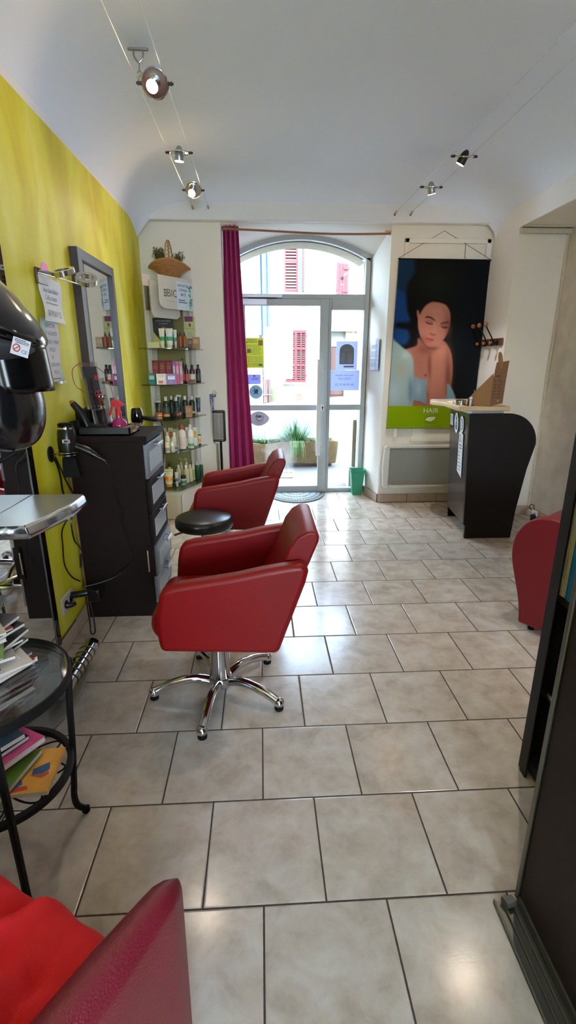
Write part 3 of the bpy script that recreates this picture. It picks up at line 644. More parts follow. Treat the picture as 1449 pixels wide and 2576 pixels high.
# stool
t = thing('stool', 'round black padded stool with chrome column between the two red chairs', 'stool', (-.368, 2.86, 0))
b = MB(); b.lathe([(.146, .478), (.167, .483), (.176, .495), (.177, .523), (.171, .541), (.155, .549), (.075, .554), (0, .556)], 48); b.build('seat', mat('black_vinyl', (20, 21, 23), .32, var=.1, bump=.05, bscale=200), t, world=False, smooth=50)
b = MB(); b.lathe([(.026, .08), (.026, .43), (.045, .46), (.115, .479)], 20); b.build('column', CHROME, t, world=False)
b = MB(); b.tube([(-.05, -.02, .472), (-.13, -.05, .462), (-.175, -.07, .452)], .006, 8); b.build('height_lever', BLACKP, t, world=False)
for k in range(5):
    a = rad(20+72*k); c, s = math.cos(a), math.sin(a); b = MB(); b.tube([(0, 0, .10), (.12*c, .12*s, .09), (.235*c, .235*s, .065)], [.018, .015, .012], 8); lg = b.build('base_leg', CHROME, t, world=False)
    b = MB(); b.lathe([(.026, -.009), (.026, .009)], 14, 0, T(.235*c, .235*s, .028) @ RX(90) @ RY(20*k)); b.build('castor', BLACKP, lg, world=False)
# ------------------------------------------------------------------ chest of drawers
X1 = -.63; Xb = -1.045
t = thing('chest_of_drawers', 'tall dark wood chest of drawers with frosted panels and silver handles', 'chest of drawers', (-.84, 2.85, 0))
b = MB(); b.bx(Xb, X1-.02, 2.64, 3.07, 0, 1.035); b.build('body', DWOOD, t, bevel=.002)
b = MB(); b.bx(Xb, X1+.01, 2.63, 3.08, 1.035, 1.068); b.build('top', DWOOD, t, bevel=.002)
FROST = mat('frosted_grey_panel', (176, 182, 186), .45, var=.03); SHEEN = mat('sheen_silver_front', (116, 116, 122), .4, .3, var=.05); HND = mat('brushed_handle', (190, 192, 198), .3, .9)
zs_ = [1.022, .825, .632, .44, .255, .07]
for i in range(5):
    z1, z0 = zs_[i]-.004, zs_[i+1]+.004; ex = .0 if i != 3 else .012
    y0, y1 = 2.655, 3.065
    dr = MB(); dr.bx(X1-.02, X1+ex, y0, y1, z0, z1)
    dm = DWOOD if i in (1, 2) else SHEEN  # reflection on the other fronts is put into a silver colour
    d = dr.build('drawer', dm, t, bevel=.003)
    b = MB(); b.bx(X1+ex-.001, X1+ex+.003, y0+.05, y1-.05, z0+.035, z1-.045); b.build('frosted_panel', FROST, d, bevel=.002)
    b = MB(); b.bx(X1+ex+.02, X1+ex+.032, 2.83, 2.95, z1-.037, z1-.015); b.bx(X1+ex, X1+ex+.022, 2.84, 2.848, z1-.03, z1-.02); b.bx(X1+ex, X1+ex+.022, 2.932, 2.94, z1-.03, z1-.02); b.build('handle', HND, d, bevel=.003)
b = MB(); b.bx(X1-.045, X1-.002, 2.628, 2.642, .26, .45); b.bx(X1-.04, X1-.034, 2.624, 2.63, .29, .42, 1); b.build('edge_strip', [DWOOD, mat('bare_chipboard', (190, 160, 130), .8)], t)
b = MB(); b.bx(Xb-.0, Xb+.006, 2.632, 2.64, 0, .98); b.build('back_edge', mat('raw_board_edge', (150, 100, 76), .8), t)
# things on the chest
ZT_ = 1.069
t = thing('tray', 'shallow open dark tray on the near edge of the chest of drawers', 'tray', (-.845, 2.76, ZT_))
b = MB(); x0, x1, y0, y1 = -.985, -.71, 2.66, 2.86
b.bx(x0, x1, y0, y1, ZT_, ZT_+.008); b.bx(x0, x1, y0, y0+.008, ZT_, ZT_+.04); b.bx(x0, x1, y1-.008, y1, ZT_, ZT_+.04); b.bx(x0, x0+.008, y0, y1, ZT_, ZT_+.04); b.bx(x1-.008, x1, y0, y1, ZT_, ZT_+.04)
b.build('box', mat('tray_black', (20, 17, 17), .5), t); 
b = MB(); b.bx(x0+.008, x1-.008, y0+.008, y1-.008, ZT_+.008, ZT_+.012); b.build('lining', mat('tan_lining', (150, 132, 100), .8), t, smooth=0)
def brush(label, p0, p1, r, L_, group=None):
    t = thing('hair_brush', label, 'hair brush', p0, 0, group)
    P0 = Vector(p0); P1 = Vector(p1); d = (P1-P0).normalized()
    b = MB(); b.tube([P0, P0+d*L_*.5], r*.55, 10); b.build('barrel', mat('brush_black', (24, 22, 22), .5), t)
    b = MB(); up = Vector((0, 0, 1)); w = d.cross(up).normalized(); up = w.cross(d)
    for i in range(11):
        for j in range(10):
            a = 2*PI*j/10+i*.3; q = P0+d*L_*.5*(i+.5)/11; n_ = up*math.cos(a)+w*math.sin(a)
            b.tube([q+n_*r*.4, q+n_*r], .0009, 3)
    b.build('bristles', mat('bristle_dark', (50, 46, 42), .6), t, smooth=0)
    b = MB(); b.tube([P0+d*L_*.5, P0+d*L_*.6, P0+d*L_*.95, P0+d*L_], [r*.35, r*.3, r*.4, r*.2], 8); b.build('handle', mat('brush_handle', (46, 38, 34), .4), t)
brush('round black hair brush lying in the dark tray', (-.95, 2.74, 1.115), (-.75, 2.70, 1.092), .021, .22)
b = MB(); b.grid(lambda u, v: (-.80+.10*u+.01*math.sin(v*7), 2.69+.11*v, 1.084+.02*math.sin(u*PI)*(.5+.5*math.sin(v*5+u*3))+.012*v), 14, 14)
tag(b.build('cloth', mat('tan_suede_cloth', (168, 118, 82), .9, bump=.3), solid=.003), 'crumpled tan cloth in the tray below the pink spray bottle', 'cloth')
b = MB(); b.prism([(0, 0), (.012, .002), (.06, .07), (.075, .11), (.055, .14), (.035, .128), (.04, .105), (-.01, .01)], -.014, .014, 0, frame((-.96, 2.72, 1.08), (-.35, 0, 1), (-.9, .15, .3)))
# clipper leaning on a black stand
t = thing('hair_clipper', 'black hair clipper with a gold blade leaning up behind the tray', 'hair clipper', (-1.0, 2.78, ZT_))
P = [Vector((-.958, 2.74, 1.105)), Vector((-.975, 2.75, 1.15)), Vector((-1.0, 2.755, 1.195)), Vector((-1.028, 2.755, 1.232))]
b = MB(); b.tube(cat_rom(P, 4), [.016, .017, .019, .021, .022, .023, .023, .022, .021, .020, .019, .018, .017], 12); b.build('body', BLACKP, t)
b = MB(); b.tube([Vector((-1.028, 2.755, 1.232)), Vector((-1.036, 2.755, 1.245))], [.016, .012], 8); b.build('blade', mat('gold_blade', (190, 140, 50), .3, .8), t)
t = thing('charging_stand', 'black boxy charging stand behind the clipper on the chest', 'charging stand', (-.99, 2.87, ZT_))
b = MB(); rbox(b, -1.04, -.90, 2.80, 2.93, ZT_, 1.19, .008); rbox(b, -1.045, -.985, 2.70, 2.80, ZT_, 1.14, .01); b.build('block', BLACKM, t)
b = MB(); b.lathe([(.018, 1.19), (.018, 1.20), (.008, 1.205)], 14, 0, T(-.985, 2.86, 0)); b.build('cap', BLACKP, t)
# clear comb holder with combs and scissors
t = thing('comb_holder', 'tilted clear plastic holder with a dark backing card, beside the spray bottle', 'holder', (-.93, 2.95, ZT_))
M = frame((-.915, 2.84, ZT_+.02), (.62, .75, 0), (-.17, .05, 1))
CL = glassmat('clear_acrylic', (.82, .84, .86), .14, .1)
b = MB(); rbox(b, -.055, .055, 0, .36, -.012, -.006, .003, 0, M); b.build('back_sheet', CL, t)
b = MB(); b.bx(-.042, .042, .02, .335, -.006, -.002, 0, M); b.text('THE CONCEPT', .014, M @ T(0, .20, -.0005), 1); b.text('BARBER', .013, M @ T(-.005, .178, -.0005), 1); b.poly([(.018, .262), (.038, .262), (.038, .288), (.018, .288)], 2, M @ T(0, 0, -.0005)); b.lines(-.035, .03, .06, .13, 4, M @ T(0, 0, -.0005), 1, .3)
b.build('backing_card', [mat('charcoal_card', (54, 54, 60), .5), mat('silver_print', (176, 176, 182), .5), mat('red_print', (190, 40, 40), .5)], t, smooth=0)
b = MB()
for s in (-.056, .054): b.bx(s-.003, s+.003, 0, .27, -.012, .03, 0, M)
b.bx(-.055, .055, 0, .10, .028, .032, 0, M); b.build('front_pocket', CL, t, smooth=0)
for i, (x, c, l, lab) in enumerate(((-.03, (44, 42, 60), .25, 'dark violet comb at the wall side of the clear holder'), (-.012, (24, 24, 28), .27, 'black tail comb in the clear holder'))):
    b = MB(); b.bx(x-.006, x+.006, .01, l, .004+.006*i, .007+.006*i, 0, M)
    for k in range(26): b.bx(x+.006, x+.016, .05+.006*k, .0525+.006*k, .004+.006*i, .007+.006*i, 0, M)
    tag(b.build('comb', mat('comb_plastic_%d' % i, c, .35), smooth=0), lab, 'comb')
for i, (x, lab) in enumerate(((.012, 'silver scissors with a red handle ring in the clear holder'), (.033, 'second silver scissors, pushed lower into the clear holder'))):
    t2 = thing('scissors', lab, 'scissors', tuple(M @ Vector((x, .05, .012))))
    b = MB(); b.tube([M @ Vector((x, .02-.01*i, .012)), M @ Vector((x+.004, .12, .014))], [.002, .005], 6); b.tube([M @ Vector((x+.006, .02, .012)), M @ Vector((x, .12, .014))], [.002, .005], 6); b.build('blades', CHROME, t2)
    b = MB()
    for s in (-1, 1): b.tube([M @ Vector((x+.002, .12, .014)), M @ Vector((x+s*.008, .175-.02*i, .016))], .003, 6); b.ring((x+s*.010, .188-.02*i, .016), .011, .003, 14, 6, 0, M)
    b.build('handle', mat('scissor_red', (170, 30, 36), .4) if i == 0 else CHROME, t2)
b = MB(); b.tube(cat_rom([(-1.0, 2.9, 1.20), (-1.0, 2.9, 1.27), (-1.035, 2.85, 1.32), (-1.035, 2.83, 1.40), (-.99, 2.83, 1.435), (-.93, 2.84, 1.43), (-.885, 2.9, 1.38), (-.86, 2.92, 1.28), (-.85, 2.92, 1.18)], 6), .0016, 5)
tag(b.build('extension_cable', mat('red_cord', (170, 30, 34), .5), origin='base'), 'thin red cord looping behind the clear comb holder', 'cord')
# spray bottle
t = thing('spray_bottle', 'round pink spray bottle with a red trigger head on the chest', 'spray bottle', (-.81, 2.83, ZT_))
PINK = mat('clear_pink_plastic', (224, 60, 130), .1, var=.05, trans=.5); RDP = mat('red_plastic', (205, 26, 36), .35)
b = MB(); b.lathe([(.03, 0), (.04, .006), (.043, .03), (.038, .055), (.022, .07), (.014, .078), (.013, .09)], 24, 0, T(-.81, 2.83, ZT_)); b.build('bottle', PINK, t)
b = MB(); b.lathe([(.016, .085), (.017, .105), (.012, .112), (.011, .13)], 14, 0, T(-.81, 2.83, ZT_)); b.prism([(-.038, .16), (-.03, .172), (-.01, .178), (.012, .168), (.038, .148), (.030, .140), (.012, .140), (.010, .125), (-.012, .125), (-.016, .145)], -.010, .010, 0, frame((-.81, 2.83, ZT_), (1, 0, 0), (0, 0, 1)))
b.tube(cat_rom([(-.84, 2.83, ZT_+.155), (-.847, 2.83, ZT_+.12), (-.862, 2.83, ZT_+.09)], 4), .006, 8); b.build('trigger_head', RDP, t, bevel=.002)
# wall mirror beyond the chest
t = thing('wall_mirror', 'tall mirror in a wide dark frame on the yellow wall above the chest', 'mirror', (-1.05, 3.43, 1.0))
XM = -1.052
y0, y1, z0, z1 = 3.09, 3.79, 1.0, 2.06
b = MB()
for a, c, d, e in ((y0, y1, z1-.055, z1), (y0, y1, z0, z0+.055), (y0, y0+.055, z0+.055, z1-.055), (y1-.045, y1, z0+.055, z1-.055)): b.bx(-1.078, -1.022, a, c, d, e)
b.build('frame', mat('shaded_dark_frame', (66, 58, 62), .4, var=.1), t, smooth=0)  # dark frame colour also holds the shade of its side face
b = MB(); b.add([(-1.022, y0+.055, z0+.055), (-1.036, y0+.115, z0+.06), (-1.036, y0+.115, z1-.06), (-1.022, y0+.055, z1-.055)], [(0, 1, 2, 3)]); b.build('inner_bevel', mat('lilac_grey_bevel', (142, 138, 156), .35), t, smooth=0)
b = MB(); b.bx(-1.062, -1.040, y0+.05, y1-.04, z0+.05, z1-.05); b.build('mirror_glass', MIRROR, t, smooth=0)
b = MB(); b.bx(-1.041, -1.036, y0+.115, y0+.128, z0+.06, z1-.062); b.build('glass_edge', mat('dark_green_glass_edge', (20, 58, 56), .1), t, smooth=0)
# ------------------------------------------------------------------ left wall fittings
XW = -1.058
# two taped papers, hanging from the lamp bracket
def sheet(name, y0, y1, z0, z1, x, curl, mats, label, cat, extra):
    sf = lambda u, v: x+.008+curl*(math.sin(PI*u)*-.3+(1-v)**2*.9)*(.6+.4*u)+.006*math.sin(v*6+u*3)
    b = MB(); b.grid(lambda u, v: (x+curl*(math.sin(PI*u)*-.3+(1-v)**2*.9)*(.6+.4*u)+.006*math.sin(v*6+u*3), y0+(y1-y0)*u, z0+(z1-z0)*v), 12, 14, 0)
    b.v = [Vector((p.x+.008, p.y, p.z)) for p in b.v]
    M = frame((x+.008+curl*.75, (y0+y1)/2, (z0+z1)/2), (0, 1, 0), (0, 0, 1)); k0 = len(b.v); extra(b, M); xm = M.translation.x
    for i in range(k0, len(b.v)): p = b.v[i]; b.v[i] = Vector((sf((p.y-y0)/(y1-y0), (p.z-z0)/(z1-z0))+.0012+(p.x-xm), p.y, p.z))
    return tag(b.build(name, mats, smooth=60), label, cat)
def ex1(b, M):
    b.text('Votre Saint Ablaine', .030, M @ T(0, .045, 0), 1, .35, sx=.66); b.text('Coiffure mixte', .032, M @ T(0, .012, 0), 1, .35, sx=.7); b.poly([(-.075, -.014), (.075, -.014), (.075, -.011), (-.075, -.011)], 1, M); b.text('06 99 06 91 25', .042, M @ T(.0, -.062, 0), 1, .3, sx=.72)
sheet('paper_notice', 2.575, 2.825, 1.635, 1.835, -1.052, .008, [PAPER, mat('notice_ink', (74, 74, 86), .6)], 'white notice with a phone number taped under the ring lamp', 'notice', ex1)
def ex2(b, M):
    for i, s in enumerate(('FERMETURE', 'P/ VACANCES', 'DU MARDI 11 MARS', 'INCLUS', 'AU', 'LUNDI 24 MARS', 'INCLUS')): b.text(s, .026, M @ T(.01*(i % 2), .118-.036*i-(.004 if i > 1 else 0), 0), 1, sx=.72)
    b.poly([(-.08, .15), (-.095, .15), (-.08, .06), (-.04, .1), (-.03, .15)], 2, M @ T(0, 0, -.0004)); b.poly([(.05, -.14), (.09, -.14), (.09, -.05), (.06, -.08)], 2, M @ T(0, 0, -.0004)); b.lines(-.08, .08, -.138, -.128, 1, M, 1)
sheet('paper_notice', 2.545, 2.735, 1.35, 1.645, -1.058, .004, [mat('warm_paper', (220, 218, 222), .6), MATS['notice_ink'], mat('aqua_wash', (186, 216, 210), .6)], 'long holiday closing notice with pale green corners, under the phone number notice', 'notice', ex2)
b = MB(); b.bx(-1.054, -1.04, 2.66, 2.73, 1.337, 1.356); tag(b.build('clip', glassmat('frosted_clip', (.8, .82, .84), .2, .2)), 'small clear clip at the foot of the closing notice', 'clip')
# wall lamp with two rings
t = thing('wall_lamp', 'chrome wall lamp with two ring heads above the notices', 'lamp', (-1.05, 2.6, 1.82))
b = MB(); b.bx(-1.058, -1.045, 2.57, 2.71, 1.80, 1.87); b.build('back_plate', mat('dark_bronze_plate', (96, 84, 70), .35, .5), t, bevel=.003)
b = MB()
for s in (-.012, .0, .012): b.tube([(-1.04, 2.58+s, 1.845), (-.885, 2.63+s, 1.806)], .003, 6)
b.tube([(-1.05, 2.60, 1.855), (-1.0, 2.62, 1.85)], .008, 8); b.tube([(-.90, 2.64, 1.83), (-.87, 2.65, 1.82)], .006, 8); b.build('arm', CHROME, t)
for (cx, cy, cz_, rx, ry) in ((-.948, 2.63, 1.856, 20, -8), (-.850, 2.66, 1.829, 34, 14)):
    M = T(cx, cy, cz_) @ RX(rx) @ RY(ry); b = MB()
    R0, R1, h = (.036, .056, .012) if cx < -.9 else (.032, .050, .013); n = 36
    pr = [(R1, -h), (R1+.001, h), (R0, h), (R0, -h)]
    V = [(r*math.cos(2*PI*j/n), r*math.sin(2*PI*j/n), z) for r, z in pr for j in range(n)]
    b.add(V, [(i*n+j, i*n+(j+1) % n, ((i+1) % 4)*n+(j+1) % n, ((i+1) % 4)*n+j) for i in range(4) for j in range(n)], 0, M)
    b.build('ring_head', mat('satin_chrome_ring', (200, 198, 190), .18, .95), t, bevel=.001)
b = MB(); b.prism([(-.018, 0), (.018, 0), (.014, .03), (.004, .042), (-.01, .036)], -.012, .012, 0, frame((-1.03, 2.62, 1.856), (.9, .3, 0), (0, 0, 1)))
tag(b.build('plastic_cap', mat('pink_glow_plastic', (236, 130, 176), .4), bevel=.003), 'small pink plastic cap sitting on the lamp bracket', 'cap')
# hair dryers
def dryer(name, label, M, k=1., sticker=False):
    t = thing(name, label, 'hair dryer', tuple(M.translation))
    MK = M @ Matrix.Scale(k, 4)
    b = MB(); b.lathe([(.030, -.04), (.044, -.035), (.05, 0), (.0505, .04), (.046, .085), (.041, .10), (.040, .115)], 28, 0, MK); b.build('barrel', BLACKP, t)
    b = MB(); b.lathe([(.0415, .098), (.0415, .108)], 28, 0, MK); b.build('trim_band', CHROME, t)
    b = MB(); b.lathe([(.036, .112), (.037, .128), (.030, .132), (0, .132)], 28, 0, MK)
    for i in range(20):
        a = 2*PI*i/20; b.box((.037*math.cos(a), .037*math.sin(a), .12), (.004, .004, .016), 0, MK)
    b.build('rear_grille', BLACKM, t)
    return t, MK
Md = T(-.983, 2.5, 1.035) @ RX(-3)
t, MK = dryer('hair_dryer', 'black salon hair dryer hanging nose down in the wall ring by the chest', Md, .92)
b = MB(); b.lathe([(.034, -.06), (.034, -.038)], 24, 0, MK); b.prism([(-.034, -.06), (.034, -.06), (.058, -.165), (-.040, -.165)], -.013, .013, 0, MK @ frame((0, 0, 0), (1, 0, 0), (0, 0, 1))); b.build('nozzle', BLACKM, t, bevel=.003)
b = MB(); P = [(-.945, 2.5, 1.04), (-.905, 2.5, 1.025), (-.872, 2.5, 1.006), (-.835, 2.5, .98)]
b.tube(cat_rom(P, 5), [.019]*4+[.020]*6+[.018]*3+[.013]*3, 12); b.tube([(-.835, 2.5, .98), (-.805, 2.5, .963)], [.011, .006], 10); b.build('handle', BLACKP, t)
b = MB(); b.bx(-.028, .012, -.002, .0, .028, .046, 0, MK @ T(.022, -.0505, 0)); b.bx(-.02, .0, -.003, -.0005, .031, .043, 1, MK @ T(.022, -.0505, 0)); b.bx(.0, .010, -.0032, -.0005, .03, .044, 2, MK @ T(.022, -.0505, 0)); b.build('rating_label', [PAPER, INK, mat('rose_label', (206, 120, 120), .5)], t, smooth=0)
b = MB(); b.tube(cat_rom([(-.805, 2.5, .963), (-.79, 2.5, .93), (-.785, 2.51, .84), (-.765, 2.52, .74), (-.755, 2.54, .68), (-.775, 2.56, .60), (-.765, 2.57, .52), (-.748, 2.58, .415), (-.775, 2.58, .34), (-.85, 2.56, .29), (-.93, 2.53, .27), (-1.0, 2.5, .265)], 6), .0035, 6)
b.build('power_cord', BLACKP, t)
t = thing('dryer_holder', 'chrome ring holder on the yellow wall carrying the hanging hair dryer', 'holder', (-1.05, 2.46, 1.01))
b = MB(); b.lathe([(.032, 0), (.032, .006), (.02, .01), (0, .011)], 20, 0, frame((-1.056, 2.455, 1.008), (0, 1, 0), (0, 0, 1)), 1., 1.25); b.build('wall_plate', BLACKP, t)
b = MB()
for z in (1.0, 1.012): b.ring((-.983, 2.5, z), .050, .003, 32, 6, 0, None, 0, 360)
b.tube([(-1.05, 2.455, 1.006), (-1.03, 2.47, 1.006)], .004, 6); b.build('ring', CHROME, t)
b = MB(); b.tube(cat_rom([(-1.045, 2.46, .99), (-1.04, 2.48, .95), (-1.04, 2.50, .88), (-1.045, 2.515, .80), (-1.04, 2.545, .75)], 5), .005, 6)
b.tube(cat_rom([(-1.04, 2.47, .995), (-1.03, 2.49, .93), (-1.035, 2.56, .835), (-1.03, 2.63, .735), (-1.035, 2.60, .70), (-1.04, 2.54, .66), (-1.04, 2.43, .62), (-1.04, 2.41, .54), (-1.04, 2.40, .44), (-1.035, 2.45, .35), (-1.03, 2.54, .28)], 6), .004, 6)
b.tube(cat_rom([(-1.03, 2.56, .66), (-1.035, 2.54, .62), (-1.035, 2.55, .52), (-1.035, 2.6, .47), (-1.03, 2.61, .44)], 5), .004, 6); b.tube(cat_rom([(-1.03, 2.6, .42), (-1.03, 2.585, .37), (-1.03, 2.575, .35)], 4), .006, 6)
b.tube(cat_rom([(-.99, 2.49, .25), (-.985, 2.48, .15), (-.975, 2.46, .06), (-.968, 2.44, .012), (-.95, 2.45, .012), (-.955, 2.47, .08), (-.975, 2.5, .2)], 5), .004, 6)
tag(b.build('cable', BLACKP, origin='base'), 'tangle of black cables running down the yellow wall to the socket', 'cable')
t = thing('wall_socket', 'white double wall socket low on the yellow wall', 'socket', (XW, 2.39, .22))
b = MB(); b.bx(-1.058, -1.046, 2.325, 2.475, .185, .275); b.build('plate', mat('socket_white', (206, 200, 196), .4), t, bevel=.003)
b = MB()
for y in (2.365, 2.435): b.lathe([(.022, 0), (.022, .002)], 18, 0, frame((-1.047, y, .23), (0, 1, 0), (0, 0, 1)))
b.build('socket_well', BLACKM, t)
b = MB(); b.tube([(-1.044, 2.365, .225), (-1.02, 2.37, .225), (-1.0, 2.38, .228)], [.018, .014, .008], 12); tag(b.build('plug', BLACKP), 'small round black plug in the lower end of the wall socket', 'plug')
b = MB(); b.tube([(-1.044, 2.44, .245), (-.98, 2.45, .25), (-.93, 2.47, .25)], [.019, .018, .016], 12); rbox(b, -.965, -.90, 2.44, 2.51, .20, .27, .01); tag(b.build('plug_adapter', BLACKP), 'bulky black plug adapter standing out from the wall socket', 'plug')
# second dryer on the far station
Md = T(-.802, 3.2, 1.105)
t = thing('hair_dryer', 'compact black hair dryer standing nose down in a ring past the chest', 'hair dryer', (-.8, 3.2, 1.08))
b = MB(); b.lathe([(.036, 0), (.040, .02), (.039, .05), (.033, .085), (.026, .092), (0, .093)], 26, 0, T(-.802, 3.2, 1.075)); b.build('barrel', GLOSSK, t)
b = MB(); b.tube([(-.77, 3.2, 1.104), (-.74, 3.2, 1.100), (-.70, 3.2, 1.096), (-.672, 3.2, 1.094)], [.013, .016, .017, .015], 12); b.build('handle', BLACKP, t)
b = MB(); b.tube(cat_rom([(-.672, 3.2, 1.094), (-.655, 3.2, 1.08), (-.646, 3.2, 1.03), (-.643, 3.2, .95), (-.66, 3.2, .8)], 6), .004, 6); b.build('power_cord', BLACKP, t)
t = thing('dryer_holder', 'chrome spiral dryer holder beyond the chest of drawers', 'holder', (-.83, 3.2, 1.05))
b = MB(); b.ring((-.81, 3.2, 1.072), .048, .003, 30, 6); b.ring((-.81, 3.2, 1.062), .04, .003, 30, 6); b.tube([(-.86, 3.2, 1.072), (-1.03, 3.2, 1.07)], .004, 6); b.lathe([(.02, 1.05), (.02, 1.06)], 12, 0, T(-.8, 3.2, 0)); b.build('ring', CHROME, t)
b = MB(); b.ring((-.88, 3.2, 1.09), .016, .003, 14, 5, 0, T(-.88, 3.2, 1.09) @ RX(90) @ T(.88, -3.2, -1.09)); b.tube([(-1.045, 3.2, 1.07), (-1.03, 3.2, 1.07)], .02, 10); b.build('wall_mount', BLACKP, t)
# ------------------------------------------------------------------ near styling station: mirror, shelf, footrest
t = thing('station_mirror', 'tall mirror with a bevelled border painted in its dark reflection on the yellow wall, left of the socket', 'mirror', (-1.03, 1.5, .09))
b = MB(); b.bx(-1.045, -1.022, .55, 2.15, .1, 1.98); b.build('mirror_glass', MIRROR, t, smooth=0)
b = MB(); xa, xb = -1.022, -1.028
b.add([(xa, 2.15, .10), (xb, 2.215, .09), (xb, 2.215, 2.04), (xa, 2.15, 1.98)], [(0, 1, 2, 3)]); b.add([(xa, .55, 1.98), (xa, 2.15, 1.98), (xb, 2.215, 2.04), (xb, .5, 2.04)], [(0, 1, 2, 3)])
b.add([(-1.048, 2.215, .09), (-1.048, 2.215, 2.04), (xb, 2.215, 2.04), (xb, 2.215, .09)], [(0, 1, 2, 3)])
b.build('cut_border', mat('dark_reflection_border', (12, 12, 14), .06, spec=.6), t, smooth=0)  # dark reflection in the mirror bevel put into a flat black colour
b = MB(); b.bx(-1.021, -1.019, 2.147, 2.150, .1, 1.98); b.build('border_line', mat('pale_glass_line', (140, 138, 136), .2), t, smooth=0)
t = thing('station_shelf', 'silver styling shelf with a curved front rising from the mirror, beside the dryer', 'shelf', (-.92, 1.9, .85))
pts = [(-1.02, 1.69), (-.86, 1.70)]+[(-.86+.062*math.sin(PI*.62*k/8), 1.70+.43*k/8) for k in range(1, 8)]+[(-.80, 2.135), (-.845, 2.14), (-1.02, 2.14)]
b = MB(); b.prism(pts, .868, .887); b.build('top', mat('satin_aluminium_top', (176, 178, 176), .32, .55, var=.03), t, bevel=.002, smooth=30)
edge = [(-1.02, 1.69)]+[pts[1]]+pts[1:-2]
def eb(u, v):
    k = u*(len(pts)-3); i = min(int(k), len(pts)-4); f = k-i; p = pts[i+1]; q = pts[min(i+2, len(pts)-3)] if i+2 < len(pts) else pts[i+1]; x = p[0]+(q[0]-p[0])*f; y = p[1]+(q[1]-p[1])*f
    return (x+.001+.012*v, y-.002*v, .8885-.05*v)
b.grid(eb, 30, 4); b.add([(-1.02, 1.688, .888), (-.861, 1.698, .888), (-.848, 1.694, .838), (-1.02, 1.684, .838)], [(0, 1, 2, 3)])
b = MB(); b.grid(eb, 30, 4); b.add([(-1.02, 1.688, .888), (-.859, 1.698, .8885), (-.847, 1.698, .8385), (-1.02, 1.684, .838)], [(0, 1, 2, 3)]); b.build('front_band', mat('polished_band', (205, 208, 212), .14, .95), t, smooth=30, solid=.003)
# footrest
t = thing('footrest', 'chrome ribbed footrest bar on a curved glass floor plate under the mirror', 'footrest', (-.93, 1.95, 0))
pl = [(-1.02, 1.64), (-.95, 1.62), (-.885, 1.655), (-.855, 1.75), (-.84, 1.89), (-.848, 2.0), (-.868, 2.09), (-.90, 2.16), (-.935, 2.195), (-1.02, 2.195)]
b = MB(); b.prism(pl, .012, .02); b.build('floor_plate', mat('grey_steel_plate', (150, 148, 144), .25, .35), t, bevel=.002)
b = MB(); A = Vector((-.905, 1.855, .09)); B = Vector((-.905, 2.235, .09))
A = Vector((-.872, 1.79, .105)); B = Vector((-.868, 2.185, .105))
def half(u, v):
    a = rad(-60+210*u); p = A.lerp(B, v); r = .030; return (p.x+r*math.cos(a)*1.2, p.y, p.z+r*math.sin(a))
b.grid(half, 16, 12); b.build('bar', mat('mirror_chrome', (196, 198, 204), .12, 1.), t, solid=.002)
b = MB()
for v in (.26, .37, .48, .59, .70, .81): 
    p = A.lerp(B, v); b.tube([(p.x+.033*1.2*math.cos(rad(-60+210*i/12)), p.y, p.z+.033*math.sin(rad(-60+210*i/12))) for i in range(13)], .0022, 5)
b.build('rib', mat('rubber_rib', (96, 84, 62), .5), t)
b = MB(); b.tube([(-.89, 2.12, .095), (-.93, 2.12, .016)], .012, 8); b.tube([(-.89, 1.90, .095), (-.93, 1.90, .016)], .012, 8); b.bx(-.96, -.90, 1.86, 2.16, .018, .026); b.build('bracket', STEEL, t)
# ------------------------------------------------------------------ hood dryer at the left edge
t = thing('hood_dryer', 'large glossy black hood dryer hanging at the left edge over the styling shelf', 'hood dryer', (-.82, 1.45, 1.2))
def inflate(b, prof, y0, hd, n=15, pw=.5, mi=0):
    P = [(p.x, p.y) for p in cat_rom([(x, z, 0) for x, z in prof], 4, True)]; cx = sum(p[0] for p in P)/len(P); cz2 = sum(p[1] for p in P)/len(P)
    def f(u, v):
        i = round(u*len(P)) % len(P); t_ = (2*v-1)*.995; k = (1-t_*t_)**pw; return (cx+(P[i][0]-cx)*k, y0+hd*t_, cz2+(P[i][1]-cz2)*k)
    return b.grid(f, len(P), n, mi, cu=True)
b = MB(); inflate(b, [(-1.0, 1.50), (-.98, 1.66), (-.90, 1.735), (-.80, 1.72), (-.73, 1.665), (-.685, 1.608), (-.645, 1.552), (-.622, 1.495), (-.66, 1.475), (-.74, 1.51), (-.86, 1.55)], 1.5, .17, 19, .42); b.build('hood_shell', GLOSSK, t, smooth=80)
b = MB(); inflate(b, [(-.98, 1.47), (-.93, 1.60), (-.84, 1.615), (-.74, 1.57), (-.67, 1.515), (-.628, 1.482), (-.65, 1.455), (-.70, 1.44), (-.82, 1.44)], 1.47, .15, 19, .42); b.build('grey_band', mat('matt_charcoal_band', (52, 53, 60), .42), t, smooth=80)
b = MB()
def visor(u, v):
    y = 1.38+.24*u; x = -.624+.010*v-.085*abs(2*u-1)**2.2; return (x, y, 1.492-.125*v)
b.grid(visor, 14, 8); b.grid(lambda u, v: (-.614-.06*u-.085*abs(2*v-1)**2.2, 1.38+.24*v, 1.368+.02*u), 6, 14); b.grid(lambda u, v: (-.708-.05*u+.01*v, 1.38, 1.49-.122*v+.01*u), 6, 8)
b.build('visor', mat('smoked_black_visor', (7, 7, 9), .22, spec=.4), t, solid=.004)
b = MB(); inflate(b, [(-.99, 1.42), (-.94, 1.50), (-.80, 1.50), (-.70, 1.46), (-.665, 1.41), (-.652, 1.35), (-.652, 1.295), (-.662, 1.25), (-.686, 1.212), (-.732, 1.194), (-.772, 1.202), (-.785, 1.26), (-.81, 1.33), (-.87, 1.38)], 1.49, .14, 19, .4); b.build('inner_hood', mat('black_ribbed_housing', (18, 18, 22), .2, coat=.3), t, smooth=80)
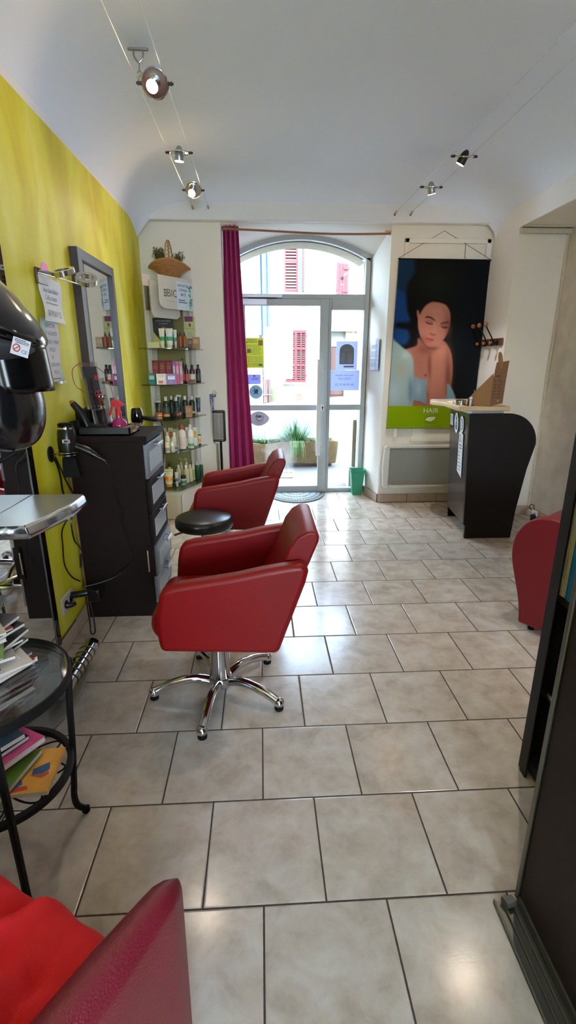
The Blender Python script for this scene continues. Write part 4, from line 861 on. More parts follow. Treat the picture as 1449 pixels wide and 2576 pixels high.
b = MB(); b.tube(cat_rom([(-.72, 1.45, 1.195), (-.76, 1.43, 1.175), (-.82, 1.42, 1.172), (-.95, 1.42, 1.19)], 5), .008, 8); b.build('handle_bar', BLACKM, t)
b = MB(); nrm = Vector((.62, -.78, -.1)).normalized(); Ml = frame((-.636, 1.394, 1.484), Vector((.56, .83, -.30)), Vector((.25, .1, 1)))
b.bx(-.024, .024, -.022, .022, 0, .001, 0, Ml); b.ring((-.011, -.004, .0016), .009, .0014, 20, 4, 2, Ml); b.tube([(-.017, -.010, .0016), (-.005, .002, .0016)], .0012, 4, 2, Ml); b.text('CE', .013, Ml @ T(.011, -.010, .0015), 1); b.lines(-.02, .02, .008, .020, 3, Ml @ T(0, 0, .0012), 1)
b.build('warning_label', [PAPER, INK, mat('warning_red', (190, 60, 60), .5)], t, smooth=0)
b = MB(); b.tube([(-1.04, 1.5, 1.75), (-.98, 1.47, 1.72), (-.91, 1.44, 1.70)], .02, 10); b.bx(-1.056, -1.03, 1.44, 1.56, 1.68, 1.82); b.build('wall_arm', STEEL, t)
# ------------------------------------------------------------------ round glass table with magazines
TC = (-.785, 1.19)
IRON = mat('black_wrought_iron', (15, 14, 15), .55, var=.15, spec=.22)
t = thing('side_table', 'round glass-topped table of black iron with a lower shelf, beside the footrest', 'table', (TC[0], TC[1], 0))
b = MB(); b.lathe([(.252, .535), (.262, .54), (.262, .55), (.250, .553), (.244, .553), (.242, .545), (.245, .537)], 72, 0, T(TC[0], TC[1], 0))
b2 = MB(); V = []
n = 72
for r, z in ((.219, .574), (.226, .574), (.226, .606), (.219, .606)): V += [(TC[0]+r*math.cos(2*PI*j/n), TC[1]+r*math.sin(2*PI*j/n), z) for j in range(n)]
b2.add(V, [(i*n+j, i*n+(j+1) % n, ((i+1) % 4)*n+(j+1) % n, ((i+1) % 4)*n+j) for i in range(4) for j in range(n)]); b2.build('top_ring', IRON, t, bevel=.002)
b = MB(); b.lathe([(.217, .597), (.2185, .599), (.2185, .603), (.217, .605)], 72, 0, T(TC[0], TC[1], 0)); b.build('glass_top', glassmat('table_glass', (.93, .96, .97), .13), t, smooth=30)
b2 = MB(); V = []
for r, z in ((.178, .270), (.196, .270), (.196, .290), (.178, .290)): V += [(TC[0]+r*math.cos(2*PI*j/n), TC[1]+r*math.sin(2*PI*j/n), z) for j in range(n)]
b2.add(V, [(i*n+j, i*n+(j+1) % n, ((i+1) % 4)*n+(j+1) % n, ((i+1) % 4)*n+j) for i in range(4) for j in range(n)]); b2.build('lower_ring', IRON, t, bevel=.002)
b = MB()
for k in range(9):
    a = rad(40*k+8); c, s = math.cos(a), math.sin(a); P = []
    for u in (0, .15, .35, .6, .85, 1, .85, .6, .35, .15):
        pass
    for i in range(20):
        q = i/20*2*PI; rr = .095-.08*math.cos(q); w = .03*math.sin(q)*(1 if rr > .0 else 1); P.append((TC[0]+rr*c-w*s, TC[1]+rr*s+w*c, .281))
    b.tube(P, .0028, 6, closed=True)
b.sph((TC[0], TC[1], .281), .018, 10); b.build('flower_lattice', IRON, t)
for k, a in enumerate((34, -57, 124, 214)):
    c, s = math.cos(rad(a)), math.sin(rad(a)); P = cat_rom([(TC[0]+r*c, TC[1]+r*s, z) for r, z in ((.224, .59), (.208, .43), (.198, .280), (.186, .15), (.180, .09), (.186, .045), (.212, .014))], 5)
    b = MB(); b.tube(P, [.0105]*len(P), 8); b.tube([P[-2], P[-1]], [.012, .013], 8); b.sph((TC[0]+.208*c, TC[1]+.208*s, .011), (.014, .014, .011), 8); b.build('leg', IRON, t)
def booklet(name, label, cat, c, w, d, h, rz, tilt, cover, group=None, art=None, pages=(214, 206, 192), rx=0.):
    M = T(*c) @ RZ(rz) @ RY(tilt) @ RX(rx); b = MB()
    b.bx(-w/2+.001, w/2-.002, -d/2+.001, d/2-.001, -h/2+.0006, h/2-.0006, 1, M); b.bx(-w/2, w/2, -d/2, d/2, h/2-.0006, h/2, 0, M); b.bx(-w/2, w/2, -d/2, d/2, -h/2, -h/2+.0006, 0, M); b.bx(-w/2-.0006, -w/2+.001, -d/2, d/2, -h/2, h/2, 0, M)
    mats = [cover, mat('pages_%d' % pages[0], pages, .8, var=.1, scale=90)]
    if art:
        for poly, col in art:
            mats.append(mat('print_%d_%d_%d' % col, col, .45, var=.1)); b.poly([(x*w, y*d, h/2+.0003+.00004*len(mats)) for x, y in poly], len(mats)-1, M)
    return tag(b.build(name, mats, smooth=0), label, cat, group)
def cov(r, g, b_): return mat('cover_%d_%d_%d' % (r, g, b_), (r, g, b_), .4, var=.25, scale=24)
rm = random.Random(12)
specs = [((90, 40, 34), 'thick dark red magazine at the bottom of the pile'), ((170, 26, 30), 'bright red magazine low in the pile'), ((60, 60, 70), 'dark magazine with curled pale pages low in the pile'), ((196, 186, 176), 'pale printed magazine jutting out furthest to the chair side'), ((70, 60, 52), 'brown magazine under a pale curled one'), ((150, 142, 136), 'grey magazine in the lower middle of the pile'), ((50, 52, 50), 'black and white magazine in the middle of the pile'), ((44, 48, 44), 'dark green-black magazine above the white ones'),
 ((112, 138, 66), 'lime green magazine sticking out of the middle'), ((190, 160, 160), 'pinkish magazine bent over the pile edge'), ((40, 36, 40), 'black magazine above the lime green one'), ((150, 60, 60), 'thin red-edged magazine in the upper middle'), ((70, 66, 70), 'dark grey magazine in the upper pile'), ((200, 190, 160), 'cream magazine in the upper pile'), ((60, 64, 66), 'charcoal magazine third from the top'), ((206, 196, 182), 'pale beige magazine second from the top'), ((66, 68, 66), 'dark magazine just under the orange one'), ((206, 120, 92), 'orange and white magazine on top of the pile')]
z = .607
offs = [(.0, .02, 12), (.005, .01, 4), (-.01, .02, 9), (.02, .0, -6), (-.03, .03, 24), (-.02, .02, -14), (-.035, .03, 10), (-.02, .02, 30), (-.015, -.005, -24), (-.06, .01, 2), (-.03, .03, 18), (-.05, .03, 4), (-.04, .02, 28), (-.035, .01, -10), (-.03, .02, -24), (-.035, .025, -28), (-.03, .02, -34), (-.045, .04, -22)]
for i, (c, lab) in enumerate(specs):
    h = (.016, .008, .009, .006, .008, .009, .008, .01, .004, .012, .009, .005, .010, .006, .008, .005, .007, .006)[i]
    z += h/2+.0012; o = offs[i]
    booklet('magazine', lab, 'magazine', (TC[0]-.036+o[0], TC[1]+.045+o[1], z), .19, .24, h, o[2]+50, 0, cov(*c), 'magazines piled on the glass table', [([(-.4, -.3), (.4, -.35), (.35, .1), (-.3, .2)], (214, 208, 202)), ([(-.3, -.42), (.1, -.42), (.1, -.35), (-.3, -.35)], (70, 66, 66))] if i in (3, 15, 17) else None)
    z += h/2
# children's books on the lower shelf
zl = .292
booklet('picture_book', 'large orange picture book with blue shapes on the lower table shelf', 'book', (-.705, 1.18, zl+.008), .17, .165, .012, 4, 0, cov(224, 158, 66), 'books on the lower table shelf',
        [([(-.1, .5), (-.5, .5), (-.5, -.2), (-.2, .0)], (96, 150, 60)), ([(.1, .02), (.33, .16), (.38, .0), (.3, -.1), (.12, -.12)], (48, 92, 130)), ([(.08, -.12), (.34, -.08), (.36, -.02), (.40, -.12), (.3, -.2)], (190, 90, 60)), ([(-.22, -.28), (-.02, -.2), (.04, -.3), (-.05, -.38), (-.2, -.36)], (52, 96, 150)), ([(-.2, -.38), (.12, -.34), (.16, -.42), (-.12, -.48)], (190, 70, 60)), ([(-.12, .1), (.05, .2), (.0, .08)], (210, 60, 30)), ([(-.5, -.5), (-.34, -.5), (-.3, .0), (-.5, -.1)], (110, 70, 44)), ([(-.1, .3), (.0, .45), (.08, .42), (-.04, .28)], (226, 214, 190))])
booklet('picture_book', 'green and yellow paperback with a bar code patch, over the orange book', 'book', (-.765, 1.165, zl+.026), .13, .18, .016, -12, -2, cov(86, 124, 48), 'books on the lower table shelf', [([(-.4, -.5), (.4, -.5), (.2, -.2), (-.4, -.3)], (204, 200, 60)), ([(.0, -.42), (.32, -.40), (.34, -.18), (.02, -.2)], (214, 220, 150))])
booklet('picture_book', 'pink and blue comic book leaning over the green paperback', 'book', (-.80, 1.205, zl+.056), .17, .21, .018, -32, -6, cov(222, 84, 136), 'books on the lower table shelf', [([(-.5, -.5), (.5, -.5), (.42, -.15), (-.1, .05), (-.5, -.1)], (140, 178, 206)), ([(.0, -.05), (.2, .05), (.1, .15), (-.05, .12)], (60, 36, 44))])
booklet('picture_book', 'dark brown hardback standing on its edge behind the pink comic', 'book', (-.80, 1.265, zl+.125), .15, .19, .016, -30, -62, cov(70, 48, 44), 'books on the lower table shelf', [([(-.2, -.2), (.2, -.2), (.25, .2), (-.15, .2)], (110, 92, 78))])
booklet('picture_book', 'slate blue book with yellow letters at the left of the lower shelf', 'book', (-.865, 1.19, zl+.085), .19, .24, .014, -38, -8, cov(66, 84, 98), 'books on the lower table shelf', [([(.2, -.4), (.36, -.36), (.34, -.28), (.18, -.3)], (220, 190, 50))])
booklet('picture_book', 'dark hardback under the slate blue book', 'book', (-.85, 1.20, zl+.066), .18, .22, .012, -34, -8, cov(46, 30, 30), 'books on the lower table shelf')
# ------------------------------------------------------------------ foreground armchair
BUR = mat('burgundy_grained_leatherette', (112, 22, 36), .38, var=.15, scale=7, bump=.35, bscale=260)
t = thing('armchair', 'burgundy leatherette armchair with a bright red seat cover in the near corner', 'armchair', (-.45, .45, 0))
A0 = Vector((-.160, .632, 0)); dv = Vector((-.577, -.817, 0)).normalized(); nv = Vector((dv.y*-1, dv.x, 0)).normalized()
if nv.y > 0: nv = -nv            # towards the camera side
def armf(u, v):
    # v along the arm, u around the section
    s = v*.52; c = A0+dv*s; top = .612-.02*s; w = .024+.014*min(1, s/.15); a = 2*PI*u
    x = math.cos(a); y = math.sin(a)
    if y >= 0: z = top-w+y*w; off = x*w
    else: z = top-w+y*(top-w-.06); off = x*w*(1-.35*min(1, -y*1.2))+.018*(-y)*0
    k = 1.
    if v < .08: k = math.sin(PI/2*min(1, (v+.012)/.092))**.6
    return tuple(c+nv*off*k+Vector((0, 0, z-(1-k)*.03*(y >= 0))))
b = MB(); b.grid(armf, 32, 30, cu=True); b.poly([armf(i/32, 0) for i in range(32)]); b.build('arm', BUR, t, smooth=60)
b = MB(); Q = []
cen = Vector((-.52, .30, 0)); ou = Vector((-dv.y, dv.x, 0)); M = frame(A0+dv*.03-ou*.03, dv, ou)
rbox(b, .15, .50, -.46, 0, .10, .42, .03, 0, M); b.build('seat_base', BUR, t)
b = MB(); b.prism([(.46, .1), (.56, .1), (.60, .80), (.53, .80)], 0, .5, 0, M @ frame((0, 0, 0), (1, 0, 0), (0, 0, 1)) @ T(0, 0, 0)); b.build('backrest', BUR, t, bevel=.02)
b = MB()
for s in (0.06, .44):
    for q in (-.04, -.42): b.tube([M @ Vector((s, q, 0)), M @ Vector((s, q, .11))], .014, 8)
b.build('leg', CHROME, t)
from mathutils import noise as MN
def clothf(u, v):
    q = -.012-.47*u; s = .035+.20*max(0, -q-.1)+.45*v
    z = .474+.030*MN.noise(Vector((s*9, q*7, 1.)))+.034*abs(MN.noise(Vector((s*5+3, q*11, 4.))))-.10*max(0, 1-v/.10)**2+.012
    z -= .035*math.exp(-((q+.055)/.022)**2)*(.4+.6*v); z += .02*math.exp(-((q+.16+.35*s)/.018)**2)-.028*math.exp(-((q+.20+.35*s)/.02)**2)-.022*math.exp(-((q+.10-.5*(s-.2))/.016)**2)*(s > .15)
    z += .022*math.exp(-((s-.20-.5*(-q-.1))/.03)**2)*math.exp(-((-q-.15)/.12)**2)
    return tuple(M @ Vector((s, q, z)))
b = MB(); b.grid(clothf, 50, 56); o = b.build('seat_cover', mat('bright_red_cotton', (214, 22, 28), .85, var=.1, scale=10, bump=.4, bscale=420), t, smooth=180, solid=.012)
# ------------------------------------------------------------------ dark red armchair at the right
DR = mat('dark_red_leatherette', (122, 16, 32), .45, var=.1, scale=6, bump=.1, bscale=300)
t = thing('armchair', 'dark red tub armchair with a rounded end beside the black bookcase', 'armchair', (1.7, 2.4, 0))
a0 = (1.427, 2.394, 0); Mp = frame(a0, (.606, -.796, 0), (0, 0, 1))
pr = [(-.008, .035), (-.018, .12), (-.036, .20), (-.066, .297), (-.090, .38), (-.099, .45), (-.092, .527), (-.070, .58), (-.036, .625), (.01, .655), (.06, .668), (.11, .668), (.20, .655), (.30, .63), (.36, .58), (.36, .035)]
pr = [(p.x, p.y) for p in cat_rom([(x, z, 0) for x, z in pr[:14]], 4)]+[(.36, .58), (.36, .035)]
b = MB(); b.prism(pr, -.07, 0, 0, Mp); b.build('side_panel', DR, t, bevel=.012, seg=4, smooth=60)
b = MB(); b.prism([(x*.97+.01, max(.05, z*.985)) for x, z in pr], -.52, -.07, 0, Mp); b.build('roll_back', DR, t, bevel=.01, smooth=60)
b = MB(); b.prism([(.34, .04), (.7, .04), (.72, .40), (.34, .42)], -.50, -.07, 0, Mp); b.build('seat', DR, t, bevel=.03, seg=4)
b = MB(); b.prism(pr, -.59, -.52, 0, Mp); b.build('side_panel', DR, t, bevel=.012, seg=4, smooth=60)
b = MB()
for s in (.02, .6):
    for q in (-.05, -.53): b.bx(s, s+.04, q-.02, q+.02, 0, .05, 0, Mp @ frame((0, 0, 0), (1, 0, 0), (0, 0, -1)) if False else None) if False else b.tube([Mp @ Vector((s+.03, 0, q)), Mp @ Vector((s+.03, .05, q))], .018, 8)
b.build('foot', BLACKM, t)
# ------------------------------------------------------------------ black bookcase and sliding door on the right
BK = mat('black_ash_veneer', (30, 30, 40), .55, var=.2, scale=20, spec=.25)
t = thing('bookcase', 'black open bookcase at the right edge, behind the sliding cupboard door', 'bookcase', (1.1, 1.2, 0))
b = MB(); b.bx(.936, 1.24, 1.414, 1.43, 0, 2.1); b.build('end_panel', BK, t, bevel=.001); MB().bx(.93, .936, 1.372, 1.41, 0, 2.1).build('front_stile', BK, t, bevel=.001)
b = MB(); b.bx(.93, 1.24, .66, .70, 0, 2.1); b.build('end_panel', BK, t)
for z in (.0, .335, .689, 1.12, 1.5, 2.06):
    b = MB(); b.bx(.953, 1.24, .70, 1.413, z+.01, z+.03+(.03 if z == 0 else 0)); b.build('shelf_board', BK, t)
b = MB(); b.bx(1.241, 1.25, .66, 1.43, 0, 2.1); b.build('back_panel', mat('black_back', (14, 14, 16), .7), t)
b = MB(); b.bx(.952, .960, .71, 1.34, .07, .33); b.build('lower_door', BK, t)
b = MB(); b.tube([(.955, 1.365, .365), (.955, 1.31, .360)], .006, 6); b.build('shelf_pin', STEEL, t)
y = 1.4125
for w, h, c, lab, x in ((.014, .36, (244, 232, 204), 'cream book at the far end of the bookcase shelf', .957), (.010, .355, (246, 236, 212), 'second cream book with small capitals on its spine', .958), (.008, .35, (230, 214, 188), 'thin beige book next to the two cream ones', .959), (.008, .34, (70, 50, 60), 'thin plum coloured book between beige and blue', .961), (.022, .345, (30, 130, 205), 'bright blue book on the bookcase shelf', .957), (.024, .34, (18, 20, 26), 'black book beside the bright blue one', .957), (.03, .33, (30, 30, 36), 'dark book nearest the sliding door', .957)):
    b = MB(); b.bx(x, x+.21, y-w, y, .72, .72+h); b.bx(x+.004, x+.205, y-w+.0015, y-.0015, .722, .72+h+.0005, 1)
    if c[0] == 246: b.text('CREAZIONI', .008, frame((x-.0004, y-w/2, .72+h*.86), (0, 0, -1), (0, -1, 0)), 2)
    tag(b.build('book', [cov(*c), mat('pages_214', (214, 206, 192), .8), INK], smooth=0), lab, 'book', 'books on the bookcase shelf'); y -= w+.0012
t = thing('sliding_door', 'tall dark brown sliding cupboard door with an aluminium edge, nearest on the right', 'sliding door', (.7, .2, .02))
DB = mat('dark_brown_melamine', (32, 21, 20), .55, var=.25, scale=16, spec=.25, bump=.08, bscale=90)
b = MB(); b.bx(.690, .703, -.6, .948, .035, 2.42); b.build('panel', DB, t, smooth=0)
ALU = mat('grey_aluminium_profile', (112, 110, 102), .38, .8, var=.08)
b = MB(); b.bx(.687, .706, .952, .966, .018, 2.43); b.bx(.684, .688, .949, .963, .018, 2.43); b.build('edge_profile', ALU, t, bevel=.0015)
b = MB(); b.bx(.684, .706, -.6, .946, .015, .035); b.build('bottom_profile', ALU, t)
b = MB(); b.prism([(.64, .955), (.672, .957), (.678, .935), (.65, .93)], .012, .03); b.build('corner_cap', mat('grey_cap', (92, 90, 82), .4, .5), t, bevel=.003)
b = MB()
b.bx(.622, .712, -.7, .957, .0, .006)
for x in (.622, .645, .668, .69, .708): b.bx(x, x+.004, -.7, .957, .0, .016)
tag(b.build('door_track', ALU, bevel=.001), 'ribbed aluminium floor track under the dark sliding door', 'track')
b = MB(); b.bx(.72, .735, -.7, .64, .0, 2.42); b.bx(.72, 1.3, -.72, -.70, 0, 2.42); tag(b.build('cupboard_carcass', BK, smooth=0), 'dark cupboard carcass behind the sliding door', 'cupboard')
b = MB(); b.bx(.60, .75, -.7, 1.0, 2.43, 2.50); tag(b.build('top_track', ALU), 'aluminium header rail above the sliding door', 'rail')
# ------------------------------------------------------------------ reception counter
t = thing('reception_counter', 'dark reception counter with a rounded corner and a pale wooden top', 'counter', (1.95, 4.18, 0))
CN = mat('espresso_laminate', (20, 13, 13), .5, var=.2, scale=12, spec=.25)
b = MB(); arc = [(1.70, 0), (1.697, .12), (1.682, .12), (1.632, 1.05), (1.96, 1.05)]+[(1.96+.245*math.sin(a), .805+.245*math.cos(a)) for a in [PI/2*i/10 for i in range(1, 11)]]+[(2.16, .6), (2.115, .25), (2.10, 0)]
b.prism(arc, -.025, 0, 0, frame((0, 3.85, 0), (1, 0, 0), (0, 0, 1))); b.build('end_panel', CN, t, bevel=.002, smooth=40)
b = MB(); b.add([(1.684, 3.872, .12), (1.634, 3.872, 1.045), (1.722, 4.50, 1.045), (1.782, 4.50, .10), (1.698, 3.872, .12), (1.648, 3.872, 1.045), (1.735, 4.50, 1.045), (1.79, 4.50, .10)], [(0, 3, 2, 1), (4, 5, 6, 7), (0, 1, 5, 4), (1, 2, 6, 5), (2, 3, 7, 6), (3, 0, 4, 7)]); fr = b.build('front_panel', mat('glossy_espresso_front', (62, 54, 54), .22, var=.1, scale=8), t)
b = MB(); b.prism([(1.79, 0), (2.08, 0), (2.08, 1.045), (1.735, 1.045)], 0, .02, 0, frame((0, 4.50, 0), (1, 0, 0), (0, 0, 1))); b.build('far_panel', CN, t)
b = MB(); b.bx(1.78, 2.06, 3.875, 4.48, .62, .64); b.bx(1.72, 2.06, 3.875, 4.48, .98, 1.0); b.build('shelf_board', CN, t)
b = MB(); b.bx(1.66, 1.92, 3.88, 4.46, 1.045, 1.068); b.build('spacer', STEEL, t)
WD = mat('pale_birch_top', (214, 186, 144), .4, var=.12, scale=6)
b = MB(); P = [(1.96, 3.86), (1.60, 3.855), (1.56, 3.88), (1.545, 3.93), (1.575, 4.15), (1.583, 4.31), (1.555, 4.36), (1.525, 4.42), (1.53, 4.52), (1.58, 4.62), (1.66, 4.67), (1.96, 4.67)]
b.prism(P, 1.068, 1.106); b.build('worktop', WD, t, bevel=.008, seg=3)
ZC = 1.107
# stickers on the counter front (the face towards the door side)
Mf = frame((1.7375, 4.2, 0), (-.148, -1, 0), (-.0575, .0, 1)) @ T(0, 0, .0025)
def fs(y): return 4.2-y
GRN = mat('green_print', (52, 120, 84), .5); DKI = mat('black_print', (40, 44, 44), .5); ORG = mat('orange_print', (220, 120, 60), .5)
b = MB(); b.bx(fs(4.47), fs(4.37), .895, .995, 0, .001, 0, Mf); b.lines(fs(4.46), fs(4.38), .905, .985, 6, Mf @ T(0, 0, .0013), 1, .4)
tag(b.build('price_card', [PAPER, INK], smooth=0), 'small white card on the counter front, closest to the banner', 'card')
b = MB(); Ms = Mf @ T(fs(4.235), .935, 0); b.lathe([(.070, 0), (.070, .001)], 32, 0, Ms, 1, 1.25); b.tube([(-.02, -.02, .0016), (.0, .03, .0016), (.02, .06, .0016)], .003, 4, 1, Ms); b.tube([(-.04, -.03, .0016), (.01, -.06, .0016), (.03, .02, .0016)], .003, 4, 1, Ms); b.ring((.0, .045, .0016), .02, .002, 14, 4, 2, Ms); b.lines(-.03, .045, -.05, .0, 3, Ms @ T(0, 0, .0014), 1)
tag(b.build('round_sticker', [PAPER, DKI, GRN], smooth=0), 'large oval white sticker with black strokes on the counter front', 'sticker')
b = MB(); Ms = Mf @ T(fs(4.04), .945, 0); b.lathe([(.066, 0), (.066, .001)], 32, 0, Ms, 1, 1.05); b.ring((0, 0, .0016), .044, .003, 24, 4, 2, Ms); b.text('ECO', .028, Ms @ T(0, .012, .0014), 2); b.text('SALON', .02, Ms @ T(0, -.012, .0014), 2); b.poly([(-.008, -.05), (.008, -.05), (.008, -.036), (-.008, -.036)], 3, Ms @ T(0, 0, .0014))
tag(b.build('round_sticker', [PAPER, DKI, GRN, ORG], smooth=0), 'smaller oval sticker with green letters near the counter corner', 'sticker')
b = MB(); M2 = Mf @ T(fs(4.07), .69, 0); b.prism([(-.075, -.16), (.06, -.19), (.085, -.19), (.095, .17), (.085, .18), (-.03, .19), (-.045, .17)], 0, .0012, 0, M2)
Mi = M2 @ T(0, 0, .0014); b.ring((-.005, .135, 0), .03, .003, 20, 4, 2, Mi); b.poly([(.03, .12), (.05, .12), (.05, .10), (.03, .10)], 3, Mi); b.lines(-.03, .075, .04, .09, 2, Mi, 1, .5, 3)
for i in range(6): b.lines(-.055, .02+.01*i, .02-.03*i-.012, .02-.03*i, 1, Mi, 1, .6, i)
b.poly([(.04, -.175), (.075, -.175), (.075, -.168), (.04, -.168)], 3, Mi)
tag(b.build('leaflet', [PAPER, DKI, GRN, ORG], smooth=0), 'long white leaflet with green emblem and text lines on the counter front', 'leaflet')
# on the worktop
b = MB(); b.bx(1.56, 1.80, 4.42, 4.62, ZC, ZC+.002, 0, None); b.lines(1.57, 1.79, 4.43, 4.61, 8, T(0, 0, ZC+.0024), 1, .35)
tag(b.build('leaflet', [PAPER, INK], smooth=0), 'printed sheet lying flat at the far end of the birch top', 'leaflet')
b = MB(); b.bx(1.62, 1.76, 4.20, 4.32, ZC, ZC+.006, 0, T(0, 0, 0)); b.bx(1.62, 1.72, 4.20, 4.28, ZC+.006, ZC+.012, 1); tag(b.build('card_stack', [mat('cream_card', (226, 214, 176), .6), PAPER], smooth=0), 'few cream cards behind the round tin', 'cards')
t = thing('round_tin', 'flat round silver tin on the birch counter top', 'tin', (1.622, 4.04, ZC))
b = MB(); b.lathe([(.046, 0), (.046, .026)], 30, 0, T(1.622, 4.04, ZC)); b.build('body', STEEL, t)
b = MB(); b.lathe([(.048, .018), (.048, .034), (.044, .036), (0, .036)], 30, 0, T(1.622, 4.04, ZC)); b.build('lid', CHROME, t)
b = MB(); b.bx(1.62, 1.68, 3.90, 3.96, ZC, ZC+.006); b.bx(1.64, 1.66, 3.92, 3.95, ZC+.006, ZC+.055); tag(b.build('card_reader_stand', BLACKP, bevel=.002), 'small black stand between the tin and the cardboard display', 'stand')
b = MB(); b.lathe([(.008, 0), (.009, .05), (.012, .052), (.012, .068), (.006, .07)], 14, 0, T(1.648, 3.90, ZC+.001)); tag(b.build('small_bottle', PAPER), 'tiny white bottle tucked against the cardboard display', 'bottle')
# cardboard display box
KR = mat('brown_cardboard', (164, 122, 84), .8, var=.08, scale=20, bump=.1, bscale=120); KR2 = mat('brown_cardboard_back', (150, 108, 78), .8, var=.08, scale=20)
t = thing('cardboard_display', 'brown cardboard counter display with a punched tab, full of sachets', 'display', (1.8, 4.0, ZC))
Mb = frame((1.665, 3.950, ZC+.001), (.812, -.584, 0), (.584, .812, 0))       # x along the near side, y away, z up
b = MB(); 
for yy in (0, .13): b.prism([(0, 0), (.155, 0), (.155, .252), (0, .075)], 0, .003, 0, Mb @ frame((0, yy+.003, 0), (1, 0, 0), (0, 0, 1)))
b.bx(0, .003, 0, .133, 0, .075, 0, Mb); b.bx(0, .155, 0, .133, 0, .003, 0, Mb); b.build('tray_box', KR, t, smooth=0)
Mk = frame((1.7915, 3.858, ZC+.001), (.786, .618, 0), (0, 0, 1))
b = MB(); bk = [(0, 0), (.20, .012), (.212, .20), (.228, .345), (.13, .335), (.122, .30), (.10, .286), (.07, .296), (.06, .335), (.03, .33), (.014, .27)]
b.prism(bk, -.003, 0, 0, Mk)
Mi = Mk @ T(0, 0, .0006); b.lines(.03, .14, .22, .235, 1, Mi, 1, .8, 1); b.lines(.02, .07, .05, .20, 6, Mi, 1, .3, 2); b.lines(.09, .15, .05, .20, 6, Mi, 1, .3, 3)
for x, zz in ((.025, .20), (.095, .20), (.025, .145), (.095, .15), (.02, .09)): b.lathe([(.006, 0), (.006, .0004)], 10, 1, Mi @ T(x, zz, 0))
b.bx(.10, .113, .03, .045, 0, .0004, 2, Mi); b.bx(.122, .132, .03, .045, 0, .0004, 2, Mi)
b.build('back_panel', [KR2, mat('brown_print_ink', (104, 72, 52), .8), mat('pale_print', (206, 190, 170), .8)], t, smooth=0)
b = MB(); b.prism([(-.02, 0), (.022, .0), (.034, .03), (.036, .08), (.024, .10), (-.004, .10), (-.018, .075), (-.026, .03)], 0, .003, 0, Mk @ T(.09, .290, .004) @ Matrix.Scale(1.2, 4) @ RX(-14)); b.build('hanging_tab', KR, t, smooth=0)
for i, (x, c, h, lab) in enumerate(((.018, (226, 228, 230), .12, 'white sachet with a blue top at the front of the cardboard display'), (.045, (120, 92, 66), .125, 'brown sachet behind the white one in the display'), (.068, (214, 206, 196), .145, 'pale printed sachet in the middle of the display'), (.092, (104, 78, 58), .175, 'dark brown sachet in the middle of the display'), (.115, (124, 96, 70), .195, 'brown sachet second from the back of the display'), (.136, (134, 104, 76), .212, 'brown sachet right against the back of the display'))):
    b = MB(); b.bx(x, x+.006, .012+.012*(i % 2), .118, .006, h, 0, Mb @ T(0, 0, 0)); b.bx(x-.0005, x+.0065, .012+.012*(i % 2), .118, h-.02, h, 1, Mb)
    b.bx(x-.001, x, .03, .10, h*.45, h*.7, 2, Mb)
    tag(b.build('sachet', [cov(*c), mat('sachet_top_%d' % i, (60, 120, 190) if i == 0 else tuple(int(v*.8) for v in c), .5), mat('dark_sachet_print', (60, 50, 44), .6)], smooth=0, bevel=.001), lab, 'sachet', 'sachets in the cardboard display')
b = MB(); b.bx(2.60, 2.64, 4.2, 4.3, .06, .13); 
t = thing('power_strip', 'white socket with a black plug on the skirting behind the counter', 'socket', (2.55, 4.3, .02))
b = MB(); b.bx(2.50, 2.56, 4.26, 4.34, .05, .10); b.build('body', mat('socket_white', (206, 200, 196)), t, bevel=.004)
b = MB(); b.tube([(2.51, 4.24, .05), (2.52, 4.27, .06)], .025, 12); b.tube(cat_rom([(2.52, 4.3, .10), (2.5, 4.32, .14), (2.55, 4.33, .14), (2.56, 4.33, .02)], 5), .004, 6); b.tube([(2.53, 4.31, 0), (2.53, 4.31, .06)], .01, 6); b.build('plug', BLACKP, t)
# ------------------------------------------------------------------ radiator, hooks, bin, mat, sign
t = thing('radiator', 'white framed glass panel heater under the banner', 'radiator', (1.6, 4.95, .17))
RW = mat('radiator_white', (208, 206, 202), .35)
b = MB(); x0, x1, z0, z1 = 1.272, 1.97, .175, .622
for a, c, d, e in ((x0, x1, z1-.028, z1), (x0, x1, z0, z0+.032), (x1-.03, x1, z0, z1)): b.bx(a, c, 4.915, 4.99, d, e)
b.build('frame', RW, t, bevel=.006)
b = MB(); b.prism([(1.238, z1-.02), (1.26, z1+.002), (1.29, z1+.002), (1.29, z0-.004), (1.255, z0-.004), (1.238, z0+.02), (1.226, (z0+z1)/2)], -.085, 0, 0, frame((0, 4.905, 0), (1, 0, 0), (0, 0, 1))); b.build('end_cap', RW, t, bevel=.008, seg=3)
b = MB(); b.bx(x0+.01, x1-.02, 4.925, 4.935, z0+.03, z1-.026, 0); b.bx(x0+.06, x1-.02, 4.921, 4.925, z0+.036, z0+.07, 1)
b.build('heating_panel', [mat('grey_glass_panel', (146, 148, 144), .2, var=.06, scale=6), mat('dusty_grille', (140, 132, 122), .6, var=.3, scale=80)], t, smooth=0)
t = thing('coat_rack', 'wooden coat rack with three black double hooks beside the banner', 'coat rack', (2.155, 4.72, 1.6))
OAK = mat('dark_oak', (92, 62, 44), .5, var=.3, scale=14); KNOB = mat('turned_brown_knob', (128, 74, 46), .35, var=.2)
b = MB(); rbox(b, 2.138, 2.16, 4.535, 4.97, 1.585, 1.648, .01); b.build('board', OAK, t)
